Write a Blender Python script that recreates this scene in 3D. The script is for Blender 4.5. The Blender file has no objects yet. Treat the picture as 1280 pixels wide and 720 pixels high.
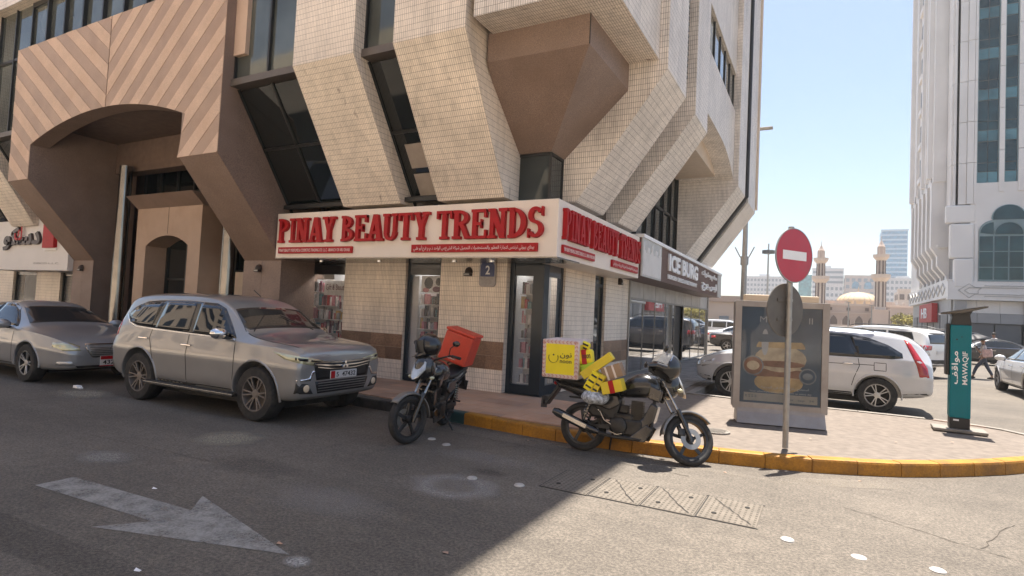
import bpy, bmesh, math, random
from mathutils import Vector, Matrix, noise
from mathutils.bvhtree import BVHTree
from mathutils.geometry import delaunay_2d_cdt
random.seed(7)
S = bpy.context.scene
COL = S.collection
R = math.radians
# ------------------------------------------------------------------ camera
cd = bpy.data.cameras.new('camera'); cam = bpy.data.objects.new('camera', cd); COL.objects.link(cam)
cam.matrix_world = Matrix(((0.879, -0.0231, 0.4755, 0.0), (0.4742, -0.0587, -0.8785, 0.0), (0.0482, 0.998, -0.0407, 1.65), (0, 0, 0, 1)))
cd.sensor_width = 36.0; cd.lens = 20.22; cd.clip_start = 0.05; cd.clip_end = 3000
S.camera = cam
# ------------------------------------------------------------------ sky, sun, exposure
SUN_EL, SUN_AZ = 75.5, 0.0          # azimuth measured from +Y
W = bpy.data.worlds.new('World'); S.world = W; W.use_nodes = True
wn = W.node_tree.nodes; wl = W.node_tree.links
sky = wn.new('ShaderNodeTexSky'); sky.sky_type = 'NISHITA'; sky.sun_disc = False
sky.sun_elevation = R(SUN_EL); sky.sun_rotation = R(SUN_AZ)
sky.air_density = 1.0; sky.dust_density = 1.2; sky.ozone_density = 1.0; sky.altitude = 0
wl.new(sky.outputs[0], wn['Background'].inputs[0]); wn['Background'].inputs[1].default_value = 0.080
sl = bpy.data.lights.new('sun', 'SUN'); sl.energy = 5.0; sl.angle = R(0.55); sl.color = (1.0, 0.93, 0.84)
sun = bpy.data.objects.new('sun', sl); COL.objects.link(sun)
sd = Vector((math.sin(R(SUN_AZ)) * math.cos(R(SUN_EL)), math.cos(R(SUN_AZ)) * math.cos(R(SUN_EL)), math.sin(R(SUN_EL))))
sun.rotation_euler = sd.to_track_quat('Z', 'Y').to_euler(); sun.location = (0, 0, 60)
S.view_settings.view_transform = 'Standard'; S.view_settings.look = 'None'
S.view_settings.exposure = 1.4; S.view_settings.gamma = 1.0
S.render.engine = 'CYCLES'
S.cycles.max_bounces = 7; S.cycles.diffuse_bounces = 4; S.cycles.glossy_bounces = 3; S.cycles.transmission_bounces = 4
S.cycles.transparent_max_bounces = 12; S.cycles.volume_bounces = 0
S.cycles.caustics_reflective = False; S.cycles.caustics_refractive = False
S.cycles.use_denoising = True

# ------------------------------------------------------------------ materials
def nodes(m): return m.node_tree.nodes, m.node_tree.links
def mat(name, col, rough=0.6, metal=0.0, var=0.12, scale=6.0, bump=0.0, bscale=60.0, spec=0.5, coat=0.0, dirt=None, dirtscale=1.2, emit=0.0, alpha=1.0, mottle=0.0):
    """plain procedural surface: base colour broken by two noises, optional dirt clouds, optional fine bump"""
    m = bpy.data.materials.new(name); m.use_nodes = True; n, l = nodes(m)
    b = n['Principled BSDF']; b.inputs['Roughness'].default_value = rough; b.inputs['Metallic'].default_value = metal
    b.inputs['Specular IOR Level'].default_value = spec
    if coat: b.inputs['Coat Weight'].default_value = coat; b.inputs['Coat Roughness'].default_value = 0.080
    tc = n.new('ShaderNodeTexCoord')
    nz = n.new('ShaderNodeTexNoise'); nz.inputs['Scale'].default_value = scale; nz.inputs['Detail'].default_value = 5
    l.new(tc.outputs['Object'], nz.inputs['Vector'])
    rp = n.new('ShaderNodeValToRGB'); rp.color_ramp.elements[0].position = 0.3; rp.color_ramp.elements[1].position = 0.7
    rp.color_ramp.elements[0].color = tuple(c * (1 - var) for c in col) + (1,)
    rp.color_ramp.elements[1].color = tuple(min(1, c * (1 + var)) for c in col) + (1,)
    l.new(nz.outputs['Fac'], rp.inputs['Fac']); out = rp.outputs['Color']
    if mottle:
        n4 = n.new('ShaderNodeTexNoise'); n4.inputs['Scale'].default_value = bscale; n4.inputs['Detail'].default_value = 2
        l.new(tc.outputs['Object'], n4.inputs['Vector'])
        mr = n.new('ShaderNodeMapRange'); mr.inputs[1].default_value = .35; mr.inputs[2].default_value = .65
        mr.inputs[3].default_value = 1 - mottle; mr.inputs[4].default_value = 1 + mottle; l.new(n4.outputs['Fac'], mr.inputs[0])
        mm = n.new('ShaderNodeMix'); mm.data_type = 'RGBA'; mm.blend_type = 'MULTIPLY'; mm.inputs[0].default_value = 1
        l.new(out, mm.inputs[6]); l.new(mr.outputs[0], mm.inputs[7]); out = mm.outputs[2]
    if dirt:
        n2 = n.new('ShaderNodeTexNoise'); n2.inputs['Scale'].default_value = dirtscale; n2.inputs['Detail'].default_value = 7; n2.inputs['Roughness'].default_value = .65
        l.new(tc.outputs['Object'], n2.inputs['Vector'])
        r2 = n.new('ShaderNodeValToRGB'); r2.color_ramp.elements[0].position = .48; r2.color_ramp.elements[1].position = .72
        r2.color_ramp.elements[0].color = (0, 0, 0, 1); r2.color_ramp.elements[1].color = (.8, .8, .8, 1)
        l.new(n2.outputs['Fac'], r2.inputs['Fac'])
        mx = n.new('ShaderNodeMix'); mx.data_type = 'RGBA'; l.new(r2.outputs['Color'], mx.inputs[0]); l.new(out, mx.inputs[6]); mx.inputs[7].default_value = dirt + (1,); out = mx.outputs[2]
    l.new(out, b.inputs['Base Color'])
    if bump:
        n3 = n.new('ShaderNodeTexNoise'); n3.inputs['Scale'].default_value = bscale; n3.inputs['Detail'].default_value = 3
        l.new(tc.outputs['Object'], n3.inputs['Vector'])
        bp = n.new('ShaderNodeBump'); bp.inputs['Strength'].default_value = bump; bp.inputs['Distance'].default_value = .01
        l.new(n3.outputs['Fac'], bp.inputs['Height']); l.new(bp.outputs[0], b.inputs['Normal'])
    if emit: b.inputs['Emission Color'].default_value = tuple(col) + (1,); b.inputs['Emission Strength'].default_value = emit
    if alpha < 1: b.inputs['Alpha'].default_value = alpha
    return m
def tilemat(name, col, mortar, tw, th, off=0.0, ms=0.003, var=0.10, rough=0.35, stain=None, bump=0.35):
    """small glazed tiles laid by the metre through the mesh's UVs"""
    m = bpy.data.materials.new(name); m.use_nodes = True; n, l = nodes(m); b = n['Principled BSDF']
    uv = n.new('ShaderNodeTexCoord'); br = n.new('ShaderNodeTexBrick'); br.offset = off; br.squash = 1
    br.inputs['Scale'].default_value = 1; br.inputs['Mortar Size'].default_value = ms; br.inputs['Mortar Smooth'].default_value = .2
    br.inputs['Brick Width'].default_value = tw; br.inputs['Row Height'].default_value = th; br.inputs['Bias'].default_value = 0
    br.inputs['Color1'].default_value = tuple(c * (1 - var) for c in col) + (1,); br.inputs['Color2'].default_value = tuple(min(1, c * (1 + var)) for c in col) + (1,)
    br.inputs['Mortar'].default_value = mortar + (1,)
    l.new(uv.outputs['UV'], br.inputs['Vector'])
    nz = n.new('ShaderNodeTexNoise'); nz.inputs['Scale'].default_value = 1.1; nz.inputs['Detail'].default_value = 7; nz.inputs['Roughness'].default_value = .6
    l.new(uv.outputs['Object'], nz.inputs['Vector'])
    mr = n.new('ShaderNodeMapRange'); mr.inputs[1].default_value = .35; mr.inputs[2].default_value = .75; mr.inputs[3].default_value = 1.08; mr.inputs[4].default_value = .8
    l.new(nz.outputs['Fac'], mr.inputs[0])
    mm = n.new('ShaderNodeMix'); mm.data_type = 'RGBA'; mm.blend_type = 'MULTIPLY'; mm.inputs[0].default_value = 1
    l.new(br.outputs['Color'], mm.inputs[6]); l.new(mr.outputs[0], mm.inputs[7]); out = mm.outputs[2]
    ms_ = n.new('ShaderNodeMapping'); ms_.inputs['Scale'].default_value = (4.5, 4.5, .4); l.new(uv.outputs['Object'], ms_.inputs[0])
    n5 = n.new('ShaderNodeTexNoise'); n5.inputs['Scale'].default_value = 1; n5.inputs['Detail'].default_value = 6; n5.inputs['Roughness'].default_value = .65; l.new(ms_.outputs[0], n5.inputs['Vector'])
    m5 = n.new('ShaderNodeMapRange'); m5.inputs[1].default_value = .46; m5.inputs[2].default_value = .72; m5.inputs[3].default_value = 1.03; m5.inputs[4].default_value = .80; l.new(n5.outputs['Fac'], m5.inputs[0])
    x5 = n.new('ShaderNodeMix'); x5.data_type = 'RGBA'; x5.blend_type = 'MULTIPLY'; x5.inputs[0].default_value = 1; l.new(out, x5.inputs[6]); l.new(m5.outputs[0], x5.inputs[7]); out = x5.outputs[2]
    if stain:
        mp = n.new('ShaderNodeMapping'); mp.inputs['Scale'].default_value = (7, 7, 1.6); l.new(uv.outputs['Object'], mp.inputs[0])
        n2 = n.new('ShaderNodeTexNoise'); n2.inputs['Scale'].default_value = .8; n2.inputs['Detail'].default_value = 3; l.new(mp.outputs[0], n2.inputs['Vector'])
        r2 = n.new('ShaderNodeValToRGB'); r2.color_ramp.elements[0].position = .67; r2.color_ramp.elements[1].position = .78
        r2.color_ramp.elements[0].color = (0, 0, 0, 1); r2.color_ramp.elements[1].color = (.7, .7, .7, 1); l.new(n2.outputs['Fac'], r2.inputs[0])
        mx = n.new('ShaderNodeMix'); mx.data_type = 'RGBA'; l.new(r2.outputs[0], mx.inputs[0]); l.new(out, mx.inputs[6]); mx.inputs[7].default_value = stain + (1,); out = mx.outputs[2]
    l.new(out, b.inputs['Base Color']); b.inputs['Roughness'].default_value = rough
    bp = n.new('ShaderNodeBump'); bp.inputs['Strength'].default_value = bump; bp.inputs['Distance'].default_value = .004; bp.invert = True
    l.new(br.outputs['Fac'], bp.inputs['Height']); l.new(bp.outputs[0], b.inputs['Normal'])
    return m
def glassmat(name, tint, rough=0.03, refl=1.0, wob=0.0, alpha=1.0, spec=0.5, ior=1.5):
    """window glass backed by a dark room: dark base, sharp reflection; alpha under 1 lets the room show"""
    m = bpy.data.materials.new(name); m.use_nodes = True; n, l = nodes(m); b = n['Principled BSDF']
    b.inputs['Roughness'].default_value = rough; b.inputs['IOR'].default_value = ior; b.inputs['Specular IOR Level'].default_value = spec
    b.inputs['Coat Weight'].default_value = refl * .6 if refl > .5 else 0; b.inputs['Coat Roughness'].default_value = .02
    tc = n.new('ShaderNodeTexCoord'); nz = n.new('ShaderNodeTexNoise'); nz.inputs['Scale'].default_value = .7; nz.inputs['Detail'].default_value = 3
    l.new(tc.outputs['Object'], nz.inputs['Vector'])
    rp = n.new('ShaderNodeValToRGB'); rp.color_ramp.elements[0].color = tuple(c * .7 for c in tint) + (1,); rp.color_ramp.elements[1].color = tuple(min(1, c * 1.35) for c in tint) + (1,)
    rp.color_ramp.elements[0].position = .35; rp.color_ramp.elements[1].position = .65
    l.new(nz.outputs['Fac'], rp.inputs[0]); l.new(rp.outputs[0], b.inputs['Base Color'])
    if wob:
        n3 = n.new('ShaderNodeTexNoise'); n3.inputs['Scale'].default_value = 1.3; n3.inputs['Detail'].default_value = 1; l.new(tc.outputs['Object'], n3.inputs['Vector'])
        bp = n.new('ShaderNodeBump'); bp.inputs['Strength'].default_value = wob; bp.inputs['Distance'].default_value = .05
        l.new(n3.outputs['Fac'], bp.inputs['Height']); l.new(bp.outputs[0], b.inputs['Normal']); l.new(bp.outputs[0], b.inputs['Coat Normal'])
    if alpha < 1:
        b.inputs['Alpha'].default_value = alpha
    return m
def mirrormat(name, tint, metal=.75, rough=.03, wob=.0):
    m = glassmat(name, tint, rough, 0, wob); m.node_tree.nodes['Principled BSDF'].inputs['Metallic'].default_value = metal; return m
def wornpaint(name, col, amount=.5, scale=9, rough=.7):
    """paint worn through to the asphalt below"""
    m = bpy.data.materials.new(name); m.use_nodes = True; n, l = nodes(m); b = n['Principled BSDF']; b.inputs['Roughness'].default_value = rough
    tc = n.new('ShaderNodeTexCoord'); a = n.new('ShaderNodeTexNoise'); a.inputs['Scale'].default_value = scale; a.inputs['Detail'].default_value = 8; a.inputs['Roughness'].default_value = .75
    l.new(tc.outputs['Object'], a.inputs['Vector'])
    n2 = n.new('ShaderNodeTexNoise'); n2.inputs['Scale'].default_value = 6; n2.inputs['Detail'].default_value = 8; l.new(tc.outputs['Object'], n2.inputs['Vector'])
    ad = n.new('ShaderNodeMath'); ad.operation = 'ADD'; l.new(a.outputs['Fac'], ad.inputs[0]); l.new(n2.outputs['Fac'], ad.inputs[1])
    mr = n.new('ShaderNodeMapRange'); mr.inputs[1].default_value = .8; mr.inputs[2].default_value = 1.15; mr.inputs[3].default_value = max(0, amount - .3); mr.inputs[4].default_value = min(1, amount + .3)
    l.new(ad.outputs[0], mr.inputs[0]); l.new(mr.outputs[0], b.inputs['Alpha'])
    b.inputs['Base Color'].default_value = tuple(col) + (1,)
    return m
M = {}
M['tile_e'] = tilemat('cream_tile_cool_light', (.83, .76, .68), (.15, .115, .09), .037, .095, ms=.0028, stain=(.16, .11, .08), var=.07)  # same cream tile, tinted cooler: weaker warm bounce on the side street painted in
M['tile'] = tilemat('cream_tile_warm_light', (.86, .76, .645), (.20, .15, .115), .037, .095, ms=.0026, stain=(.16, .11, .08), var=.045)  # front tile, warm bounce light tinted into its colour
M['tile_wall'] = tilemat('cream_wall_tile', (.90, .79, .66), (.42, .325, .25), .039, .095, ms=.0034, var=.05)
M['tile_plain'] = mat('plain_cream_render', (.60, .49, .38), .7, var=.06, bump=.1)
M['granite'] = mat('brown_granite', (.24, .17, .135), .55, var=.10, scale=2.5, bump=.25, bscale=90, mottle=.28, dirt=(.20, .135, .10), dirtscale=.9)
M['granite_lt'] = mat('light_flamed_granite', (.60, .435, .325), .7, var=.08, scale=2, bump=.2, bscale=120, mottle=.16, dirt=(.54, .37, .26), dirtscale=1.5)
M['granite_dk'] = mat('honed_granite', (.41, .285, .205), .5, var=.08, scale=2, bump=.1, bscale=120, mottle=.2, dirt=(.36, .24, .165), dirtscale=1.5)
M['band1'] = mat('band_granite', (.27, .165, .105), .35, var=.2, scale=4, mottle=.3, bscale=60, bump=.05)
M['band2'] = mat('band_granite_dark', (.19, .115, .075), .35, var=.2, scale=4, mottle=.3, bscale=60, bump=.05)
M['frame'] = mat('dark_aluminium', (.035, .035, .034), .4, metal=.4, var=.1)
M['framenavy'] = mat('navy_powder_coated_frame', (.012, .022, .032), .28, var=.1)
M['sill'] = mat('bronze_sill', (.14, .12, .105), .45, metal=.3, var=.1)
M['glass_dark'] = glassmat('dark_glazing', (.008, .011, .011), .04)
M['glass_up'] = mirrormat('bronze_glazing', (.13, .14, .125), .45, .05, .02)
M['glass_shop'] = glassmat('shop_glass', (.5, .5, .5), .02, alpha=.12)
M['glass_ice'] = mirrormat('mirror_glazing', (.62, .63, .64), .95, .02, .015)
M['glass_car'] = glassmat('car_glass', (.008, .010, .011), .02)
M['sign_white'] = mat('cream_sign_panel', (.84, .74, .64), .45, var=.03, scale=2)
M['sign_white2'] = mat('white_sign_panel', (.72, .68, .65), .45, var=.03, scale=2)
M['red'] = mat('red_acrylic', (.40, .006, .010), .5, var=.12, scale=9, spec=.3)
M['redtxt'] = mat('pale_lettering', (.85, .72, .68), .5, var=.03)
M['white'] = mat('white_lettering', (.85, .85, .85), .5, var=.03)
M['black'] = mat('black_plastic', (.015, .015, .016), .45, var=.2, scale=12)
M['blackgl'] = mat('black_gloss', (.010, .010, .011), .15, var=.2, coat=.6)
M['rubber'] = mat('tyre_rubber', (.022, .021, .020), .8, var=.25, scale=20, dirt=(.07, .06, .05), dirtscale=5, bump=.2)
M['chrome'] = mat('chrome', (.75, .75, .75), .12, metal=1, var=.05)
M['alu'] = mat('brushed_aluminium', (.27, .26, .245), .22, metal=1, var=.12, scale=4)
M['steel'] = mat('galvanised_steel', (.33, .32, .30), .45, metal=.6, var=.12, scale=12)
M['brown_sign'] = mat('brown_sign_panel', (.11, .055, .04), .5, var=.08)
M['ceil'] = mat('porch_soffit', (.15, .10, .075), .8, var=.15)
M['interior'] = mat('shop_interior_wall', (.50, .50, .50), .7, var=.05)
# ------------------------------------------------------------------ mesh builder
class MB:
    def __init__(s): s.v = []; s.f = []
    def add(s, vs, fs):
        o = len(s.v); s.v += [tuple(v) for v in vs]; s.f += [tuple(i + o for i in f) for f in fs]; return s
    def box(s, x0, x1, y0, y1, z0, z1):
        if x0 > x1: x0, x1 = x1, x0
        if y0 > y1: y0, y1 = y1, y0
        if z0 > z1: z0, z1 = z1, z0
        return s.add([(x0, y0, z0), (x1, y0, z0), (x1, y1, z0), (x0, y1, z0), (x0, y0, z1), (x1, y0, z1), (x1, y1, z1), (x0, y1, z1)],
                     [(0, 3, 2, 1), (4, 5, 6, 7), (0, 1, 5, 4), (1, 2, 6, 5), (2, 3, 7, 6), (3, 0, 4, 7)])
    def bar(s, a, b, w, h, up=(0, 0, 1)):
        a = Vector(a); b = Vector(b); d = (b - a).normalized(); u = Vector(up)
        if abs(d.dot(u)) > .99: u = Vector((0, 1, 0))
        sx = d.cross(u).normalized() * w / 2; sz = sx.cross(d).normalized() * h / 2
        vs = [p + i * sx + j * sz for p in (a, b) for i, j in ((-1, -1), (1, -1), (1, 1), (-1, 1))]
        return s.add(vs, [(0, 1, 2, 3), (7, 6, 5, 4), (0, 4, 5, 1), (1, 5, 6, 2), (2, 6, 7, 3), (3, 7, 4, 0)])
    def prism(s, poly, axis, a, b):
        """poly: 2-D points in the two other axes (in x,y,z order), extruded along axis from a to b"""
        def P(p, t):
            return {0: (t, p[0], p[1]), 1: (p[0], t, p[1]), 2: (p[0], p[1], t)}[axis]
        n = len(poly); area = sum(poly[i][0] * poly[(i + 1) % n][1] - poly[(i + 1) % n][0] * poly[i][1] for i in range(n))
        if (area < 0) != (axis == 1): poly = poly[::-1]
        if a > b: a, b = b, a
        vs = [P(p, a) for p in poly] + [P(p, b) for p in poly]
        fs = [tuple(range(n))[::-1], tuple(range(n, 2 * n))] + [(i, (i + 1) % n, n + (i + 1) % n, n + i) for i in range(n)]
        return s.add(vs, fs)
    def tube(s, pts, r, n=8, cap=True):
        pts = [Vector(p) for p in pts]; rs = r if isinstance(r, (list, tuple)) else [r] * len(pts)
        o = len(s.v); prev = None
        for i, p in enumerate(pts):
            d = (pts[min(i + 1, len(pts) - 1)] - pts[max(i - 1, 0)]).normalized()
            u = prev - d * prev.dot(d) if prev is not None else (Vector((0, 0, 1)) if abs(d.z) < .9 else Vector((1, 0, 0))) 
            if prev is None: u = u - d * u.dot(d)
            u.normalize(); prev = u; w = d.cross(u)
            for k in range(n):
                a = 2 * math.pi * k / n; s.v.append(tuple(p + (u * math.cos(a) + w * math.sin(a)) * rs[i]))
        for i in range(len(pts) - 1):
            for k in range(n):
                a, b = o + i * n + k, o + i * n + (k + 1) % n; s.f.append((a, b, b + n, a + n))
        if cap: s.f.append(tuple(o + k for k in range(n))[::-1]); s.f.append(tuple(o + (len(pts) - 1) * n + k for k in range(n)))
        return s
    def cyl(s, a, b, r, n=16, r2=None): return s.tube([a, b], [r, r if r2 is None else r2], n)
    def lathe(s, prof, c=(0, 0, 0), axis='z', n=24, close=False, cap=True):
        """prof: (radius, height) pairs round the axis through c"""
        o = len(s.v); m = len(prof)
        for r, h in prof:
            for k in range(n):
                a = 2 * math.pi * k / n; x, y = r * math.cos(a), r * math.sin(a)
                s.v.append({'z': (c[0] + x, c[1] + y, c[2] + h), 'y': (c[0] + x, c[1] + h, c[2] - y), 'x': (c[0] + h, c[1] + x, c[2] + y)}[axis])
        for i in range(m if close else m - 1):
            for k in range(n):
                a, b = o + i * n + k, o + i * n + (k + 1) % n; j = ((i + 1) % m - i) * n; s.f.append((a, b, b + j, a + j))
        if not close and cap:
            if prof[0][0] > 1e-5: s.f.append(tuple(o + k for k in range(n))[::-1])
            if prof[-1][0] > 1e-5: s.f.append(tuple(o + (m - 1) * n + k for k in range(n)))
        return s
    def ball(s, c, rx, ry=None, rz=None, n=14, m=9, z0=-1, z1=1):
        ry = rx if ry is None else ry; rz = rx if rz is None else rz; o = len(s.v)
        for i in range(m + 1):
            t = math.asin(max(-1, min(1, z0))) + (math.asin(min(1, z1)) - math.asin(max(-1, z0))) * i / m
            for k in range(n):
                a = 2 * math.pi * k / n; s.v.append((c[0] + rx * math.cos(t) * math.cos(a), c[1] + ry * math.cos(t) * math.sin(a), c[2] + rz * math.sin(t)))
        for i in range(m):
            for k in range(n): a, b = o + i * n + k, o + i * n + (k + 1) % n; s.f.append((a, b, b + n, a + n))
        s.f.append(tuple(o + k for k in range(n))[::-1]); s.f.append(tuple(o + m * n + k for k in range(n)))
        return s
    def xf(s, mtx, start=0):
        s.v[start:] = [tuple(mtx @ Vector(v)) for v in s.v[start:]]; return s
    def build(s, name, m, parent=None, smooth=False, bevel=0, ang=35, recalc=False):
        me = bpy.data.meshes.new(name); me.from_pydata(s.v, [], s.f); me.update()
        if recalc:
            bm = bmesh.new(); bm.from_mesh(me); bmesh.ops.recalc_face_normals(bm, faces=bm.faces); bm.to_mesh(me); bm.free()
        return link(name, me, m, parent, smooth, bevel, ang)
def uvbox(me):
    uv = me.uv_layers.new(name='UVMap') if not me.uv_layers else me.uv_layers[0]
    for p in me.polygons:
        n = p.normal; t = Vector((0, 0, 1)).cross(n)
        t = Vector((1, 0, 0)) if t.length < .05 else t.normalized()
        b = n.cross(t)
        for li in p.loop_indices:
            co = me.vertices[me.loops[li].vertex_index].co; uv.data[li].uv = (co.dot(t), co.dot(b))
def link(name, me, m, parent=None, smooth=False, bevel=0, ang=35):
    uvbox(me)
    if m: me.materials.append(M[m] if isinstance(m, str) else m)
    if smooth:
        for p in me.polygons: p.use_smooth = True
        try: me.set_sharp_from_angle(angle=R(ang))
        except Exception: pass
    ob = bpy.data.objects.new(name, me); COL.objects.link(ob)
    if parent: setpar(ob, parent)
    if bevel:
        bv = ob.modifiers.new('bevel', 'BEVEL'); bv.width = bevel; bv.segments = 2; bv.limit_method = 'ANGLE'; bv.angle_limit = R(40)
    return ob
def world_of(o):
    m = Matrix.Translation(o.location) @ o.rotation_euler.to_matrix().to_4x4() @ Matrix.Diagonal(tuple(o.scale) + (1,))
    return (world_of(o.parent) @ o.matrix_parent_inverse @ m) if o.parent else m
def setpar(ob, parent): ob.parent = parent; ob.matrix_parent_inverse = world_of(parent).inverted()
def thing(name, label, cat, loc=(0, 0, 0), group=None):
    o = bpy.data.objects.new(name, None); o.empty_display_size = .2; o.location = loc; COL.objects.link(o)
    o['label'] = label; o['category'] = cat
    if group: o['group'] = group
    return o
def tag(o, label, cat, group=None, kind=None):
    o['label'] = label; o['category'] = cat
    if group: o['group'] = group
    if kind: o['kind'] = kind
    return o
def struct(o): o['kind'] = 'structure'; return o
def stuff(o): o['kind'] = 'stuff'; return o
def lab(o, t): o['label'] = t; return o
def copy_tree(o, parent=None):
    c = o.copy(); COL.objects.link(c)
    if parent: c.parent = parent
    for ch in list(o.children): copy_tree(ch, c)
    return c
# ------------------------------------------------------------------ lettering
ARF = {}
for ch, base, nf in (('ا', 0xFE8D, 2), ('ب', 0xFE8F, 4), ('ة', 0xFE93, 2), ('ت', 0xFE95, 4), ('ج', 0xFE9D, 4), ('ح', 0xFEA1, 4), ('د', 0xFEA9, 2), ('ذ', 0xFEAB, 2), ('ر', 0xFEAD, 2), ('ز', 0xFEAF, 2),
                    ('س', 0xFEB1, 4), ('ش', 0xFEB5, 4), ('ص', 0xFEB9, 4), ('ض', 0xFEBD, 4), ('ط', 0xFEC1, 4), ('ظ', 0xFEC5, 4), ('ع', 0xFEC9, 4), ('ف', 0xFED1, 4), ('ق', 0xFED5, 4), ('ك', 0xFED9, 4),
                    ('ل', 0xFEDD, 4), ('م', 0xFEE1, 4), ('ن', 0xFEE5, 4), ('ه', 0xFEE9, 4), ('و', 0xFEED, 2), ('ي', 0xFEF1, 4), ('أ', 0xFE83, 2)):
    ARF[ch] = (base, nf)
def ar(t):
    """joined Arabic letter forms in visual order"""
    o = []
    for i, c in enumerate(t):
        if c not in ARF: o.append(c); continue
        base, nf = ARF[c]; pj = i > 0 and t[i - 1] in ARF and ARF[t[i - 1]][1] == 4; nj = i + 1 < len(t) and t[i + 1] in ARF and nf == 4
        o.append(chr(base + (3 if pj and nj else 2 if nj else 1 if pj else 0)))
    return ''.join(o[::-1])
def lettering(text, m, parent, origin, udir, vdir, width, height, ext=.004, name='lettering', bold=0.0, shear=0):
    """text fitted into a width x height box, its lower left corner at origin"""
    c = bpy.data.curves.new(name, 'FONT'); c.body = text; c.extrude = .5; c.resolution_u = 3; c.offset = bold
    o = bpy.data.objects.new(name, c); COL.objects.link(o); bpy.context.view_layer.update()
    me = bpy.data.meshes.new_from_object(o.evaluated_get(bpy.context.evaluated_depsgraph_get())); bpy.data.objects.remove(o)
    xs = [v.co.x for v in me.vertices]; ys = [v.co.y for v in me.vertices]
    x0, x1, y0, y1 = min(xs), max(xs), min(ys), max(ys)
    u = Vector(udir).normalized(); v = Vector(vdir).normalized(); n = u.cross(v); og = Vector(origin)
    for q in me.vertices:
        p = q.co; q.co = og + u * ((p.x - x0) / (x1 - x0) * width + shear * (p.y - y0) / (y1 - y0) * height) + v * ((p.y - y0) / (y1 - y0) * height) + n * ((p.z + .5) * ext)
    me.materials.clear(); me.update()
    return link(name, me, m, parent)
# ================================================================== GROUND
def asphalt():
    m = bpy.data.materials.new('asphalt'); m.use_nodes = True; n, l = nodes(m); b = n['Principled BSDF']; b.inputs['Roughness'].default_value = .82
    tc = n.new('ShaderNodeTexCoord')
    def noise_(sc, det, rg=.5, vec=None):
        z = n.new('ShaderNodeTexNoise'); z.inputs['Scale'].default_value = sc; z.inputs['Detail'].default_value = det; z.inputs['Roughness'].default_value = rg
        l.new(vec or tc.outputs['Object'], z.inputs['Vector']); return z.outputs['Fac']
    def mulrange(col, fac, a, c, lo, hi):
        mr = n.new('ShaderNodeMapRange'); mr.inputs[1].default_value = a; mr.inputs[2].default_value = c; mr.inputs[3].default_value = lo; mr.inputs[4].default_value = hi; l.new(fac, mr.inputs[0])
        mm = n.new('ShaderNodeMix'); mm.data_type = 'RGBA'; mm.blend_type = 'MULTIPLY'; mm.inputs[0].default_value = 1; l.new(col, mm.inputs[6]); l.new(mr.outputs[0], mm.inputs[7]); return mm.outputs[2]
    rp = n.new('ShaderNodeValToRGB'); rp.color_ramp.elements[0].position = .35; rp.color_ramp.elements[1].position = .68
    rp.color_ramp.elements[0].color = (.100, .085, .068, 1); rp.color_ramp.elements[1].color = (.152, .129, .103, 1); l.new(noise_(.45, 6, .6), rp.inputs[0])
    col = mulrange(rp.outputs[0], noise_(170, 2), .3, .7, .5, 1.55)
    col = mulrange(col, noise_(42, 3), .35, .65, .66, 1.34)
    mp = n.new('ShaderNodeMapping'); mp.inputs['Scale'].default_value = (.18, 1.6, 1); l.new(tc.outputs['Object'], mp.inputs[0])
    col = mulrange(col, noise_(1.1, 5, .6, mp.outputs[0]), .35, .7, 1.06, .86)
    # dark oil drips
    col = mulrange(mulrange(col, noise_(9, 4), .35, .65, .9, 1.1), noise_(2.7, 4, .6), .62, .74, 1, .82)
    l.new(col, b.inputs['Base Color'])
    bp = n.new('ShaderNodeBump'); bp.inputs['Strength'].default_value = .5; bp.inputs['Distance'].default_value = .004; l.new(noise_(190, 3), bp.inputs['Height']); l.new(bp.outputs[0], b.inputs['Normal'])
    return m
M['asphalt'] = asphalt()
M['sand'] = mat('dusty_ground', (.30, .25, .20), .95, var=.15, scale=.05)
M['kerb_yellow'] = mat('worn_yellow_kerb_paint', (.40, .175, .012), .6, var=.18, scale=5, dirt=(.16, .075, .02), dirtscale=3.6, bump=.5, bscale=45, mottle=.12)
M['kerb_teal'] = mat('worn_teal_kerb_paint', (.02, .07, .075), .6, var=.2, scale=5, dirt=(.06, .07, .07), dirtscale=4, bump=.3)
M['kerb_black'] = mat('worn_black_kerb_paint', (.02, .022, .026), .6, var=.2, scale=5, dirt=(.07, .07, .07), dirtscale=4, bump=.3)
M['kerb_grey'] = mat('concrete_kerb', (.24, .215, .185), .8, var=.15, scale=5, dirt=(.2, .18, .16), dirtscale=3, bump=.3)
M['bedding'] = mat('paver_bedding', (.17, .14, .115), .9, var=.2, scale=9)
M['pav_red'] = mat('red_brown_slab', (.52, .30, .19), .55, var=.18, scale=1.4, dirt=(.46, .33, .25), dirtscale=1.6, bump=.15)
M['pav_red2'] = mat('dark_red_brown_slab', (.42, .25, .165), .55, var=.18, scale=1.4, dirt=(.42, .30, .23), dirtscale=2, bump=.15)
M['pav_pink'] = mat('sand_pink_paver', (.40, .27, .205), .85, var=.15, scale=3, dirt=(.52, .40, .31), dirtscale=1.4, bump=.4, mottle=.2, bscale=70)
M['pav_pink2'] = mat('sand_beige_paver', (.43, .325, .25), .85, var=.15, scale=3, dirt=(.50, .39, .31), dirtscale=1.8, bump=.4, mottle=.2, bscale=70)
M['pav_pink3'] = mat('brick_red_paver', (.34, .205, .155), .85, var=.15, scale=3, dirt=(.48, .36, .28), dirtscale=1.8, bump=.4, mottle=.2, bscale=70)
M['pav_grey'] = mat('grey_paver', (.22, .205, .19), .8, var=.2, scale=3, dirt=(.33, .30, .27), dirtscale=1.8, bump=.4)
struct(MB().box(-600, 600, -70, 700, -.30, -.012).build('ground', 'sand'))
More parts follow.
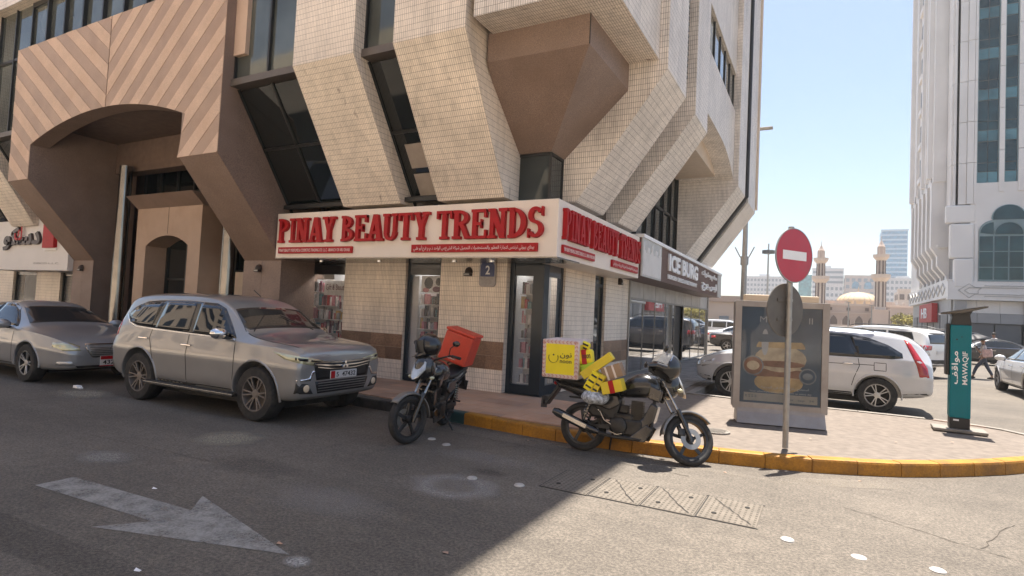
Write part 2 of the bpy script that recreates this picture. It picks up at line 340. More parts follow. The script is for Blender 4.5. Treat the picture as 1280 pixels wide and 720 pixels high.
struct(MB().add([(-130, -5.4, 0), (60, -5.4, 0), (60, 100, 0), (-130, 100, 0)], [(0, 1, 2, 3)]).build('road', 'asphalt'))
M['pale_paving'] = mat('pale_bounce_paving', (.62, .53, .42), .85, var=.08, scale=.6)
pv_root = struct(MB().box(-130, 30.0, -29.9, -5.5, -.012, .14).build('bounce_paving', 'pale_paving'))  # unseen pale surface, added to bounce warm sunlight up onto the facade

# kerb line (outer foot of the kerb), then the pavement behind it
KP = [(-60, 7.12), (-11.9, 7.12), (-5.05, 7.08), (-4.52, 7.05), (-3.7, 6.97), (-2.93, 6.92), (-2.0, 6.97), (-1.13, 7.11), (-.18, 7.36), (.61, 7.74), (1.05, 8.03), (1.44, 8.38), (1.83, 8.74), (2.18, 9.13), (2.55, 9.62), (2.82, 10.15), (2.98, 10.7), (3.0, 11.2), (2.86, 11.7), (2.55, 12.05), (2.1, 12.28), (1.6, 12.36)]
KQ = [(1.6, 12.36), (-2.3, 12.30), (-2.3, 27.6), (-4.4, 27.6)]
def offs(P, d):
    o = []
    for i, p in enumerate(P):
        a = Vector(P[max(i - 1, 0)]); b = Vector(P[min(i + 1, len(P) - 1)]); p = Vector(p)
        n1 = (p - a).normalized() if i > 0 else (b - p).normalized(); n2 = (b - p).normalized() if i < len(P) - 1 else n1
        t = (n1 + n2).normalized(); nn = Vector((-t.y, t.x)); k = d / max(.5, nn.dot(Vector((-n1.y, n1.x)))); o.append((p.x + nn.x * k, p.y + nn.y * k))
    return o
pav = offs(KP, .15) + offs(KQ, .15)[1:-1] + [(-4.55, 27.6), (-4.55, 9.6), (-60, 9.6)]
def sheet(poly, z0, z1, name, m, parent=None):
    bm = bmesh.new(); vs = [bm.verts.new((x, y, z1)) for x, y in poly]; f = bm.faces.new(vs)
    if f.normal.z < 0: f.normal_flip()
    f.normal_update()
    if f.normal.z < 0: bmesh.ops.reverse_faces(bm, faces=[f])
    if z0 < z1:
        r = bmesh.ops.extrude_face_region(bm, geom=[f]); vv = [g for g in r['geom'] if isinstance(g, bmesh.types.BMVert)]
        for v in vv: v.co.z = z0
    bmesh.ops.recalc_face_normals(bm, faces=bm.faces) if z0 < z1 else None
    bmesh.ops.triangulate(bm, faces=[g for g in bm.faces if len(g.verts) > 4])
    me = bpy.data.meshes.new(name); bm.to_mesh(me); bm.free(); return link(name, me, m, parent)
pavement = struct(sheet(pav, -.01, .135, 'pavement', 'bedding'))
# kerb stones, one object each
def resample(P, step):
    P = [Vector(p) for p in P]; out = [P[0]]; acc = 0
    for a, b in zip(P, P[1:]):
        L = (b - a).length; t = step - acc
        while t <= L: out.append(a + (b - a) * (t / L)); t += step
        acc = L - (t - step)
    return out
KX = [p for p in KP if p[0] > -13]
line = resample([(-13.0, 7.12)] + [p for p in KP if p[0] > -12], .5)
inner = offs([tuple(p) for p in line], .15)
random.seed(3)
for i in range(len(line) - 1):
    a, b = line[i], line[i + 1]; c, d = Vector(inner[i + 1]), Vector(inner[i]); g = .004; j = random.uniform(-.004, .004)
    t = (b - a).normalized() * g; a2, b2, c2, d2 = a + t, b - t, c - t, d + t
    z = .155 + j; xm = (a.x + b.x) / 2
    kk = 'kerb_black' if xm < -5.05 else 'kerb_teal' if xm < -4.5 else 'kerb_grey' if a.y > 10.2 else 'kerb_yellow'
    mb = MB(); e = .022; nn = (d - a).normalized()
    prof = [(0, -.01), (0.0, z - .03), (.007, z - .008), (.03, z), (.15, z)]
    vs = []
    for (P0, D0) in ((a2, (d2 - a2).normalized()), (b2, (c2 - b2).normalized())):
        for (o_, zz) in prof + [(.15, -.01)]: q = P0 + D0 * o_; vs.append((q.x, q.y, zz))
    n_ = 6; mb.add(vs, [tuple(range(n_))[::-1], tuple(range(n_, 2 * n_))] + [(k, (k + 1) % n_, n_ + (k + 1) % n_, n_ + k) for k in range(n_)])
    mb.build('kerb_stone', kk, pavement, recalc=True)
bx = MB(); 
bx.box(-60, -13.004, 7.12, 7.27, -.01, .15); struct(bx.build('kerb', 'kerb_black'))
lineq = resample(KQ[:3], 1.0); innq = offs([tuple(p) for p in lineq], .15)
for i in range(len(lineq) - 1):
    a, b, c, d = lineq[i], lineq[i + 1], Vector(innq[i + 1]), Vector(innq[i]); t = (b - a).normalized() * .004
    MB().add([(*(a + t), -.01), (*(b - t), -.01), (*(c - t), -.01), (*(d + t), -.01), (*(a + t), .15), (*(b - t), .15), (*(c - t), .15), (*(d + t), .15)],
             [(0, 3, 2, 1), (4, 5, 6, 7), (0, 1, 5, 4), (1, 2, 6, 5), (2, 3, 7, 6), (3, 0, 4, 7)]).build('kerb_stone', 'kerb_grey', pavement, recalc=True)
# pavers
def clip(poly, conv):
    """clip a convex polygon by a convex counter-clockwise one"""
    out = poly
    for i in range(len(conv)):
        a, b = conv[i], conv[(i + 1) % len(conv)]; ex, ey = b[0] - a[0], b[1] - a[1]; src = out; out = []
        if not src: return []
        for k in range(len(src)):
            p, q = src[k], src[(k + 1) % len(src)]
            sp = ex * (p[1] - a[1]) - ey * (p[0] - a[0]); sq = ex * (q[1] - a[1]) - ey * (q[0] - a[0])
            if sp >= 0: out.append(p)
            if (sp >= 0) != (sq >= 0): t = sp / (sp - sq); out.append((p[0] + (q[0] - p[0]) * t, p[1] + (q[1] - p[1]) * t))
    return out
def parea(p): return abs(sum(p[i][0] * p[(i + 1) % len(p)][1] - p[(i + 1) % len(p)][0] * p[i][1] for i in range(len(p)))) / 2 if len(p) > 2 else 0
def lay(conv, x0, x1, y0, y1, w, d, gap, mats, near, jit=.003, name='paver', bond=.5, z=.15):
    cells = []; r = 0; y = y0
    while y < y1:
        x = x0 - (w * bond if r % 2 else 0)
        while x < x1:
            q = clip([(x + gap / 2, y + gap / 2), (x + w - gap / 2, y + gap / 2), (x + w - gap / 2, y + d - gap / 2), (x + gap / 2, y + d - gap / 2)], conv)
            if parea(q) > w * d * .08: cells.append(q)
            x += w
        y += d; r += 1
    cells.sort(key=lambda q: sum(p[0] for p in q) ** 2 / len(q) ** 2 + sum(p[1] for p in q) ** 2 / len(q) ** 2)
    rest = [MB() for _ in mats]
    for i, q in enumerate(cells):
        k = random.choice(range(len(mats))); zz = z + random.uniform(-jit, jit); n = len(q)
        cx = sum(p[0] for p in q) / n; cy = sum(p[1] for p in q) / n; s = 1 - .016 / w
        tl = random.uniform(-jit, jit) * .5
        vs = [(p[0], p[1], .12) for p in q] + [(p[0], p[1], zz - .004) for p in q] + [(cx + (p[0] - cx) * s, cy + (p[1] - cy) * s, zz + tl * (1 if j < n / 2 else -1)) for j, p in enumerate(q)]
        fs = [tuple(range(2 * n, 3 * n))] + [(a + j, a + (j + 1) % n, a + n + (j + 1) % n, a + n + j) for a in (0, n) for j in range(n)]
        mb = MB().add(vs, fs) if i < near else rest[k].add(vs, fs)
        if i < near: mb.build(name, mats[k], pavement)
    for k, mb in enumerate(rest):
        if mb.v: stuff(mb.build(name + '_field', mats[k], pavement))
ki = offs(KP, .154)
isl = [(-2.62, 7.12)] + [p for p in ki if p[0] > -2.55 and p[1] < 12.3] + [(1.6, 12.20), (-2.62, 12.16)]
random.seed(5)
lay(isl, -2.62, 3.2, 7.0, 12.3, .2, .1, .004, ['pav_pink', 'pav_pink2', 'pav_pink3', 'pav_pink'], 300, .0025, 'paver')
lay([(-11.2, 7.276), (-5.05, 7.236), (-4.5, 7.205), (-3.7, 7.13), (-2.93, 7.08), (-2.63, 7.08), (-2.63, 9.3), (-11.2, 9.3)], -11.2, -2.6, 7.0, 9.3, .4, .4, .004, ['pav_red', 'pav_red', 'pav_red2'], 150, .002, 'pavement_slab', bond=.5)
lay([(-4.4, 9.304), (-2.63, 9.304), (-2.63, 12.16), (-2.46, 12.16), (-2.46, 27.5), (-4.4, 27.5)], -4.4, -2.4, 9.304, 27.5, .2, .2, .005, ['pav_grey', 'pav_grey'], 60, .003, 'cobble', bond=.5)
# ------------------------------------------------------------------ road markings and wear
M['paint_arrow'] = wornpaint('worn_white_road_paint', (.30, .285, .26), .72, 45)
M['paint_old'] = wornpaint('ghost_of_old_road_paint', (.30, .285, .26), .45, 7)
M['paint_old2'] = wornpaint('yellowed_old_road_paint', (.36, .32, .24), .5, 7)
arrow = MB().add([(x, y, .004) for x, y in ((-5.78, 2.44), (-4.25, 2.53), (-4.47, 2.24), (-3.01, 2.70), (-4.48, 3.07), (-4.24, 2.82), (-5.79, 2.73))], [(0, 1, 5, 6), (2, 3, 1), (1, 3, 5), (3, 4, 5)]).build('road_arrow', 'paint_arrow')
struct(arrow)
def soft(name, cx, cy, rx, ry, col, a0, ring, rot=0, z=.003, stripes=0):
    """a dusty stain with soft edges lying on the asphalt; ring > 0 leaves its middle bare"""
    m = bpy.data.materials.new(name); m.use_nodes = True; n, l = nodes(m); b = n['Principled BSDF']; b.inputs['Roughness'].default_value = .9; b.inputs['Base Color'].default_value = col + (1,)
    tc = n.new('ShaderNodeTexCoord'); vm = n.new('ShaderNodeVectorMath'); vm.operation = 'SUBTRACT'; vm.inputs[1].default_value = (.5, .5, 0); l.new(tc.outputs['Generated'], vm.inputs[0])
    ml = n.new('ShaderNodeMapping'); ml.inputs['Scale'].default_value = (2, 2, 0); l.new(vm.outputs[0], ml.inputs[0])
    ln = n.new('ShaderNodeVectorMath'); ln.operation = 'LENGTH'; l.new(ml.outputs[0], ln.inputs[0])
    nz = n.new('ShaderNodeTexNoise'); nz.inputs['Scale'].default_value = 5; nz.inputs['Detail'].default_value = 7; nz.inputs['Roughness'].default_value = .7; l.new(tc.outputs['Object'], nz.inputs['Vector'])
    ad = n.new('ShaderNodeMath'); ad.operation = 'MULTIPLY_ADD'; l.new(nz.outputs['Fac'], ad.inputs[0]); ad.inputs[1].default_value = .55; l.new(ln.outputs['Value'], ad.inputs[2])
    rp = n.new('ShaderNodeValToRGB'); e = rp.color_ramp.elements; e[0].position = .0; e[0].color = (a0 * (.35 if ring else 1),) * 3 + (1,); e[1].position = 1.0; e[1].color = (0, 0, 0, 1)
    q = e.new(.72 if ring else .6); q.color = (a0,) * 3 + (1,); q2 = e.new(.50); q2.color = (a0 * (.3 if ring else 1),) * 3 + (1,)
    l.new(ad.outputs[0], rp.inputs[0]); out = rp.outputs[0]
    n2 = n.new('ShaderNodeTexNoise'); n2.inputs['Scale'].default_value = 60; n2.inputs['Detail'].default_value = 3; l.new(tc.outputs['Object'], n2.inputs['Vector'])
    mr = n.new('ShaderNodeMapRange'); mr.inputs[1].default_value = .35; mr.inputs[2].default_value = .65; mr.inputs[3].default_value = .55; mr.inputs[4].default_value = 1.3; l.new(n2.outputs['Fac'], mr.inputs[0])
    mu = n.new('ShaderNodeMath'); mu.operation = 'MULTIPLY'; l.new(out, mu.inputs[0]); l.new(mr.outputs[0], mu.inputs[1]); l.new(mu.outputs[0], b.inputs['Alpha'])
    c, s = math.cos(R(rot)), math.sin(R(rot))
    struct(MB().add([(cx + a * rx * c - d * ry * s, cy + a * rx * s + d * ry * c, z) for a, d in ((-1, -1), (1, -1), (1, 1), (-1, 1))], [(0, 1, 2, 3)]).build('road_stain', m))
soft('dust_ring', -2.98, 4.56, .66, .52, (.36, .33, .30), .55, 1, 4)
soft('dust_blob', -2.89, 2.66, .15, .12, (.40, .38, .35), .7, 0)
soft('dust_sweep', -3.6, 3.6, .9, .35, (.34, .31, .28), .28, 0, 12)
soft('dust_sweep2', -3.3, 5.6, 1.1, .3, (.34, .31, .28), .25, 0, -4, .0034)
soft('oil_mark', -2.95, 5.15, .35, .16, (.03, .028, .025), .3, 0, 0, .0038)
soft('oil_mark2', -4.9, 3.9, .8, .3, (.035, .033, .03), .2, 0, 10, .0036)
soft('old_paint_a', -6.28, 3.22, .52, .30, (.30, .28, .25), .6, 0, 4, .0030)
soft('old_paint_b', -6.10, 4.46, .50, .42, (.36, .32, .24), .6, 0, 30, .0032)
soft('old_paint_c', -10.4, 4.95, .85, .42, (.36, .32, .25), .6, 0, -10, .0034)
soft('tyre_track', -4.5, 1.9, 4.5, .16, (.03, .028, .025), .18, 0, 3, .0042)
# thin cracks / patch joints in the asphalt
M['crack'] = mat('tar_joint', (.035, .032, .03), .9, var=.2)
def ribbon(pts, w, z, name, m, parent=None):
    mb = MB(); P = [Vector(p) for p in pts]
    vs = []
    for i, p in enumerate(P):
        t = (P[min(i + 1, len(P) - 1)] - P[max(i - 1, 0)]).normalized(); nn = Vector((-t.y, t.x)) * w / 2 * random.uniform(.5, 1.4); vs += [(*(p - nn), z), (*(p + nn), z)]
    mb.add(vs, [(2 * i, 2 * i + 2, 2 * i + 3, 2 * i + 1) for i in range(len(P) - 1)]); return mb.build(name, m, parent)
def wob(a, b, n, amp):
    a = Vector(a); b = Vector(b); t = (b - a).normalized(); nn = Vector((-t.y, t.x)); return [tuple(a + (b - a) * i / n + nn * random.uniform(-amp, amp)) for i in range(n + 1)]
random.seed(11)
# ------------------------------------------------------------------ dimpled concrete trench covers in the road
M['dimple'] = mat('dark_dimple', (.095, .082, .067), .9)
M['cover'] = mat('dimpled_concrete_cover', (.160, .136, .108), .85, var=.15, scale=8, bump=.5, bscale=80)
M['hole'] = mat('dark_socket', (.02, .018, .016), .9, var=.1)
xs = [-2.34, -1.86, -1.38, -.91, -.42]
covlab = ['dimpled trench cover lying in the shadow nearest the left end of the row', 'dimpled trench cover crossed by the edge of the building shadow', 'sunlit dimpled trench cover in the middle of the row behind the black motorcycle', 'cracked sunlit trench cover at the right end of the row']
for i in range(4):
    y0 = 5.08 + i * .015 - .02; y1 = y0 + .66; x0, x1 = xs[i] + .012, xs[i + 1] - .012
    t = thing('trench_cover', covlab[i], 'utility cover', ((x0 + x1) / 2, (y0 + y1) / 2, 0), 'concrete trench covers in the road')
    MB().box(x0, x1, y0, y1, -.01, .007).build('slab', 'cover', t)
    d = MB()
    nx, ny = 10, 12
    for a in range(nx):
        for b in range(ny):
            cx, cy = x0 + (x1 - x0) * (a + .5) / nx, y0 + (y1 - y0) * (b + .5) / ny; d.box(cx - .009, cx + .009, cy - .012, cy + .012, .0065, .0085)
    stuff(d.build('stud_pattern', 'dimple', t))
    for (a, b) in ((.25, .25), (.75, .75)):
        cx, cy = x0 + (x1 - x0) * a, y0 + (y1 - y0) * b; MB().lathe([(.022, .0), (.022, .0125)], (cx, cy, 0), n=10).build('lifting_socket', 'hole', t)
    fr = MB(); fr.box(x0 - .014, x1 + .014, y0 - .014, y0 - .004, -.01, .005).box(x0 - .014, x1 + .014, y1 + .004, y1 + .014, -.01, .005).box(x0 - .012, x0 - .004, y0, y1, -.01, .0045); fr.build('joint', 'crack', t)
    if i in (1, 2, 3): ribbon(wob((x0 + .05, y1 - .03), (x1 - .05, y0 + .03), 9, .015), .008, .0125, 'crack_line', 'crack', t)
M['stud'] = mat('white_ceramic_stud', (.44, .42, .39), .5, var=.15, scale=20, dirt=(.2, .18, .16), dirtscale=14)
for i, (x, y, l_) in enumerate(((-4.28, 5.98, 'white road stud beside the front wheel of the motorcycle with the red box'), (-3.97, 5.85, 'white road stud just right of the fallen kickstand shadow of the red box motorcycle'),
                                (-2.98, 4.87, 'white road stud at the rim of the dusty ring, left of a close pair'), (-2.5, 4.95, 'white road stud, right one of a close pair in the shade'),
                                (-.2, 4.99, 'white road stud in the sun just below the end trench cover'), (.27, 4.95, 'worn flattened white road stud between two whole ones'), (.74, 5.0, 'white road stud nearest the bottom right corner of the street'))):
    flat = .4 if i == 5 else 1
    tag(MB().lathe([(.052, 0), (.050, .008 * flat), (.042, .014 * flat), (.0001, .017 * flat)], (x, y, 0), n=16).build('road_stud', 'stud', smooth=True), l_, 'road stud', 'white ceramic studs across the road')
lit = MB(); lit.box(-11.12, -10.98, 5.12, 5.2, .003, .05).box(-10.99, -10.92, 5.14, 5.19, .002, .03); tag(lit.build('crumpled_paper', 'white', bevel=.01), 'crumpled white paper cup lying on the road behind the silver suv', 'litter')
random.seed(21)
for i, (x, y, l_) in enumerate(((-4.95, 2.95, 'tiny pale scrap of paper on the road above the arrow'), (-3.55, 2.05, 'tiny pale scrap of paper near the bottom edge below the arrow'), (-3.2, 2.78, 'small dark leaf lying near the arrow tip'), (-2.2, 3.3, 'small dark leaf on the shaded asphalt right of the arrow tip'))):
    a = random.random() * 6; q = MB().add([(x + math.cos(a + k * 1.57) * .028 * (1 + .5 * (k % 2)), y + math.sin(a + k * 1.57) * .018, .004 + .006 * (k % 2)) for k in range(4)], [(0, 1, 2, 3)])
    tag(q.build('scrap' if i < 2 else 'fallen_leaf', 'white' if i < 2 else 'pav_red2'), l_, 'litter' if i < 2 else 'leaf')
M['crackm'] = mat('dusty_crack', (.075, .063, .050), .95, var=.2)
random.seed(31)
for a_, b_, n_, w_ in (((-6.8, 6.55), (-1.2, 6.35), 60, .010), ((-4.6, 4.9), (-3.7, 5.9), 16, .007), ((-3.7, 5.9), (-3.2, 6.4), 9, .006), ((.2, 6.2), (1.6, 5.4), 22, .007), ((1.1, 5.7), (1.5, 6.6), 12, .006), ((-1.9, 3.0), (-.6, 3.5), 18, .006), ((-7.5, 3.6), (-5.2, 3.75), 26, .007)):
    struct(ribbon(wob(a_, b_, n_, .022), w_, .0042, 'road_crack', 'crackm'))
soft('gutter_sand', -2.0, 6.74, 2.6, .12, (.30, .26, .21), .3, 0, -1, .0048); soft('gutter_sand_b', .3, 7.15, 1.1, .14, (.30, .26, .21), .3, 0, 30, .0049)
for i, (x, y, z) in enumerate(((-.9, 6.75, .004), (.4, 7.35, .004), (-3.3, 6.72, .004), (.9, 9.3, .155), (-.1, 8.7, .155), (-1.9, 8.3, .155), (1.6, 9.9, .155))):
    q = MB().add([(x + .022 * math.cos(k * 1.57 + i), y + .016 * math.sin(k * 1.57 + i), z + .006 * (k % 2)) for k in range(4)], [(0, 1, 2, 3)])
    tag(q.build('fallen_leaf', 'pav_red2'), ('dry leaf in the gutter below the kerb near the right motorcycle', 'dry leaf in the gutter below the no entry sign', 'dry leaf in the gutter between the motorcycles', 'dry leaf on the pavers near the parking meter', 'dry leaf on the pavers in front of the billboard', 'dry leaf on the shaded pavement behind the yellow box motorcycle', 'dry leaf beside the slab of the parking meter')[i], 'leaf', 'dry leaves and scraps on the ground')
# round drain lid let into the pavement
t = thing('drain_lid', 'round pale drain lid let into the pavers between motorcycle wheel and billboard', 'drain lid', (-1.25, 8.35, .15))
MB().lathe([(.19, .0), (.19, .157), (.165, .157), (.165, .153), (.0001, .153)], (-1.25, 8.35, 0), n=28).build('lid', 'kerb_grey', t)
g = MB()
for k in range(-3, 4): g.box(-1.25 - .13, -1.25 + .13, 8.35 + k * .04 - .008, 8.35 + k * .04 + .008, .152, .158)
stuff(g.build('rib', 'kerb_grey', t))
# ================================================================== CORNER BUILDING
BL = thing('corner_building', 'cream tiled office block with overhanging slanted piers, brown granite arch and street level shops', 'building', (-10, 14, 0))
HT = 22.0
def piece(name, m, mb, lab_=None, **k):
    o = mb.build(name, m, BL, **k)
    if lab_: o['label'] = lab_
    return o
# dark body behind the glazing
piece('core', 'tile_plain', MB().box(-40, -2.95, 9.3, 22.6, 6.0, HT).box(-40, -4.7, 10.9, 26.0, 3.2, 6.0).box(-40, -11.6, 10.9, 26, -.05, 3.2).box(-40, -4.55, 12.9, 26, -.05, 3.2))
piece('storeys_and_shadow_block', 'tile_plain', MB().box(-40, -2.4, 7.3, 22.8, 15.5, HT).box(-2.4, -1.93, 8.0, 20.0, 16.5, HT))  # unseen top; the projecting second block is added to set the shadow edge
FP = [(6.8, HT), (6.8, 5.75), (8.2, 3.53), (9.35, 3.53), (9.35, HT)]            # (y, z) of a front pier
EP = [(-2.3, HT), (-2.3, 5.72), (-3.8, 3.6), (-4.45, 3.6), (-4.45, HT)]          # (x, z) of an east pier
for x0, x1, l_ in ((-8.26, -6.84, 'slanted front pier left of the narrow window bay'), (-6.01, -4.66, 'slanted front pier next to the corner box'), (-22.15, -20.7, 'slanted pier beyond the brown arch'), (-25.6, -24.2, None), (-29.0, -27.6, None)):
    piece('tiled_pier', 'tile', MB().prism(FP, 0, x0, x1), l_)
for y0, y1, l_ in ((9.2, 10.6, 'side street pier nearest the corner'), (11.5, 12.8, 'second side street pier'), (18.1, 19.8, 'third side street pier beyond the vault'), (20.72, 22.9, 'last side street pier at the far end')):
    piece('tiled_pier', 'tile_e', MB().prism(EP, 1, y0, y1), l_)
# corner box over the brown inverted pyramid and its small glass box
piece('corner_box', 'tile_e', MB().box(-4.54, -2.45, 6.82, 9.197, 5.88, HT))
cv = [(-4.62, 7.38, 5.9), (-2.95, 7.38, 5.9), (-2.95, 9.197, 5.9), (-4.62, 9.197, 5.9), (-4.62, 7.38, 5.45), (-2.95, 7.38, 5.44), (-2.95, 9.197, 5.44), (-4.62, 9.197, 5.45), (-4.82, 8.64, 4.36), (-4.05, 8.64, 4.36), (-4.05, 9.197, 4.36), (-4.82, 9.197, 4.36)]
piece('brown_soffit', 'granite', MB().add(cv, [(0, 1, 2, 3), (0, 4, 5, 1), (1, 5, 6, 2), (2, 6, 7, 3), (3, 7, 4, 0), (4, 8, 9, 5), (5, 9, 10, 6), (6, 10, 11, 7), (7, 11, 8, 4), (8, 11, 10, 9)]), recalc=True)
piece('soffit_joint', 'frame', MB().box(-2.956, -2.944, 7.372, 7.385, 5.44, 5.88))
M['glass_mid'] = mirrormat('grey_glazing', (.055, .065, .065), .4, .04, .02)
w = piece('corner_window', 'frame', MB().box(-4.80, -4.77, 8.665, 8.70, 3.47, 4.34).box(-4.80, -4.06, 8.66, 8.70, 4.31, 4.355).box(-4.10, -4.06, 8.66, 8.70, 3.47, 4.31).box(-4.10, -4.058, 8.70, 9.196, 4.31, 4.355).box(-4.10, -4.06, 9.16, 9.196, 3.47, 4.31))
MB().box(-4.77, -4.10, 8.68, 8.69, 3.47, 4.31).build('pane', 'glass_mid', w); MB().box(-4.085, -4.075, 8.70, 9.16, 3.47, 4.31).build('pane', 'glass_mid', w)
piece('backing', 'ceil', MB().box(-4.77, -4.15, 8.75, 9.19, 3.4, 4.34))
# ---- glazing bays of the front between the piers: upright above the sill, leaning back below it
def lerp(a, b, t): return a + (b - a) * t
def bay(x0, x1, nx, rows=2, top=HT, uprows=(7.9, 10.2, 12.5), low=True, dark='glass_dark', z0=5.88):
    fr = MB(); n = nx
    fr.box(x0, x1, 6.98, 7.3, z0 - .13, z0)                                  # sill
    o = piece('window_bay', 'sill', fr)
    f2 = MB(); xs = [lerp(x0, x1, i / n) for i in range(n + 1)]
    for i, x in enumerate(xs): MB().box(x - .025, x + .025, 7.035, 7.145, z0, min(top, 14)).build('mullion', 'frame', o)
    zs = [z0] + list(uprows)
    for z in uprows: f2.box(x0, x1, 7.05, 7.15, z - .04, z + .04)
    f2.build('cross_bar', 'frame', o)
    for i in range(n):
        for a, b in zip(zs, zs[1:]):
            MB().box(xs[i] + .025, xs[i + 1] - .025, 7.09, 7.10, a + .04, b - .04).build('pane', 'glass_up', o)
    if low:
        A = (7.16, z0 - .14); B = (8.62, 3.55)
        f3 = MB(); d = Vector((0, B[0] - A[0], B[1] - A[1])).normalized(); nrm = Vector((1, 0, 0)).cross(d)
        def pt(x, t, off=0): p = Vector((x, lerp(A[0], B[0], t), lerp(A[1], B[1], t))) + nrm * off; return p
        for x in xs: f3.bar(pt(x, 0), pt(x, 1), .05, .06, nrm)
        for r in range(1, rows + 1):
            t = (r / rows) * .93; f3.bar(pt(x0, t), pt(x1, t), .05, .05, nrm)
        f3.build('sloping_mullion', 'frame', o)
        for i in range(n):
            for r in range(rows):
                t0, t1 = r / rows * .93 + .012, (r + 1) / rows * .93 - .012
                MB().add([pt(xs[i] + .025, t0), pt(xs[i + 1] - .025, t0), pt(xs[i + 1] - .025, t1), pt(xs[i] + .025, t1)], [(0, 1, 2, 3)]).build('sloping_pane', dark, o)
    return o
bay(-10.2, -8.26, 2); b2 = bay(-6.84, -6.01, 1, 2); bay(-20.7, -18.82, 2); bay(-24.2, -22.15, 2)
piece('transom', 'frame', MB().box(-10.2, -8.26, 8.4, 8.5, 3.6, 3.68)); piece('transom', 'frame', MB().box(-6.84, -6.01, 8.3, 8.42, 3.58, 3.66))
# beige patches painting the reflections in the lower panes of the narrow bay
M['reflection_beige'] = mat('painted_reflection_beige', (.34, .29, .25), .7, var=.1)
for t0, t1, l_ in ((.55, .72, None), (.76, .92, None)):
    A, B = (7.16, 5.74), (8.62, 3.55)
    MB().add([(-6.62, lerp(A[0], B[0], t0) - .02, lerp(A[1], B[1], t0) - .01), (-6.1, lerp(A[0], B[0], t0) - .02, lerp(A[1], B[1], t0) - .01), (-6.1, lerp(A[0], B[0], t1) - .02, lerp(A[1], B[1], t1) - .01), (-6.62, lerp(A[0], B[0], t1) - .02, lerp(A[1], B[1], t1) - .01)], [(0, 1, 2, 3)]).build('pane_reflection', 'reflection_beige', b2)
# windows above the brown arch and the cream beam over them
o = piece('window_band', 'frame', MB().box(-18.82, -10.2, 7.05, 7.15, 7.9, 7.98).box(-18.82, -10.2, 7.04, 7.16, 9.18, 9.3))
xs = [-18.82 + i * .908 for i in range(10)] + [-10.2]
for x in xs[1:-1]: MB().box(x - .03, x + .03, 7.0, 7.14, 7.98, 9.18).build('mullion', 'frame', o)
for i in range(len(xs) - 1):
    if xs[i + 1] - xs[i] > .3: MB().box(xs[i] + .03, xs[i + 1] - .03, 7.09, 7.1, 7.98, 9.18).build('pane', 'glass_up', o)
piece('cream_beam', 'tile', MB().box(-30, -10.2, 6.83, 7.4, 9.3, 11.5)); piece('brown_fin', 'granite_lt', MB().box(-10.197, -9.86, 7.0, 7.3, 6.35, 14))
# ---- brown granite arch: face laid in diagonal strips, alternate ones honed darker
def arch_pts(x0, z0, x1, z1, zt, n=22):
    cx = (x0 + x1) / 2; zb = (z0 + z1) / 2; w_ = (x1 - x0) / 2; s = zt - zb; r = (w_ * w_ + s * s) / (2 * s); zc = zt - r; a0 = math.asin(w_ / r)
    return [(cx + r * math.sin(a0 * (2 * i / n - 1)), zc + r * math.cos(a0 * (2 * i / n - 1))) for i in range(n + 1)]
ap = arch_pts(-17.74, 5.29, -11.30, 5.28, 5.82)
face = [(-18.82, 4.41), (-17.74, 4.41)] + ap + [(-11.42, 4.9), (-11.46, 4.41), (-10.2, 4.41), (-10.2, 7.9), (-18.82, 7.9)]
def slab(polys, y, th, name, m, parent, pr=0):
    """coplanar convex outlines (x, z) welded into one flat slab"""
    bm = bmesh.new()
    for p in polys:
        try: bm.faces.new([bm.verts.new((x, y - pr, z)) for x, z in p])
        except ValueError: pass
    bmesh.ops.remove_doubles(bm, verts=bm.verts[:], dist=.0008)
    r = bmesh.ops.extrude_face_region(bm, geom=bm.faces[:])
    for v in [q for q in r['geom'] if isinstance(q, bmesh.types.BMVert)]: v.co.y = y + th
    bmesh.ops.recalc_face_normals(bm, faces=bm.faces[:])
    me = bpy.data.meshes.new(name); bm.to_mesh(me); bm.free(); return link(name, me, m, parent)
QF = [[(-18.82, 4.41), (-17.74, 4.41), (-17.74, 7.9), (-18.82, 7.9)]] + [[p, q, (q[0], 7.9), (p[0], 7.9)] for p, q in zip(ap, ap[1:])]
QF += [[ap[-1], (-11.42, 4.9), (-11.46, 4.41), (-10.2, 4.41), (-10.2, 7.9), (ap[-1][0], 7.9)]]
QF[-1:] = [[(-11.46, 4.41), (-10.2, 4.41), (-10.2, 7.9), (-11.30, 7.9), (-11.30, 5.28)]]
arch = slab(QF, 6.812, .39, 'granite_arch', 'granite', BL)
def strips(xa, xb, slope, m0, m1, pitch, y=6.8):
    nx, nz = -math.sin(slope), math.cos(slope)
    cells = [clip(q, [(xa, 0), (xb, 0), (xb, 9), (xa, 9)]) for q in QF]; cells = [c for c in cells if parea(c) > 1e-5]
    ds = [p[0] * nx + p[1] * nz for c in cells for p in c]; k0, k1 = math.floor(min(ds) / pitch), math.ceil(max(ds) / pitch); tx, tz = nz, -nx; B = 60
    for k in range(k0, k1):
        a, b = k * pitch + .004, (k + 1) * pitch - .004
        sq = [(nx * a - tx * B, nz * a - tz * B), (nx * a + tx * B, nz * a + tz * B), (nx * b + tx * B, nz * b + tz * B), (nx * b - tx * B, nz * b - tz * B)]
        out = [c for c in (clip(q, sq) for q in cells) if parea(c) > 2e-5]
        if not out: out = []
        if out: slab(out, y, .011, 'granite_strip', m0 if k % 2 else m1, arch, 0 if k % 2 else .004)
strips(-14.29, -10.2, R(41.5), 'granite_dk', 'granite_lt', .28)
strips(-18.82, -14.33, R(144.5), 'granite_dk', 'granite_lt', .28)
SP = [(6.814, 7.9), (6.814, 4.41), (8.45, 2.5), (8.45, .15), (9.4, .15), (9.4, 7.9)]
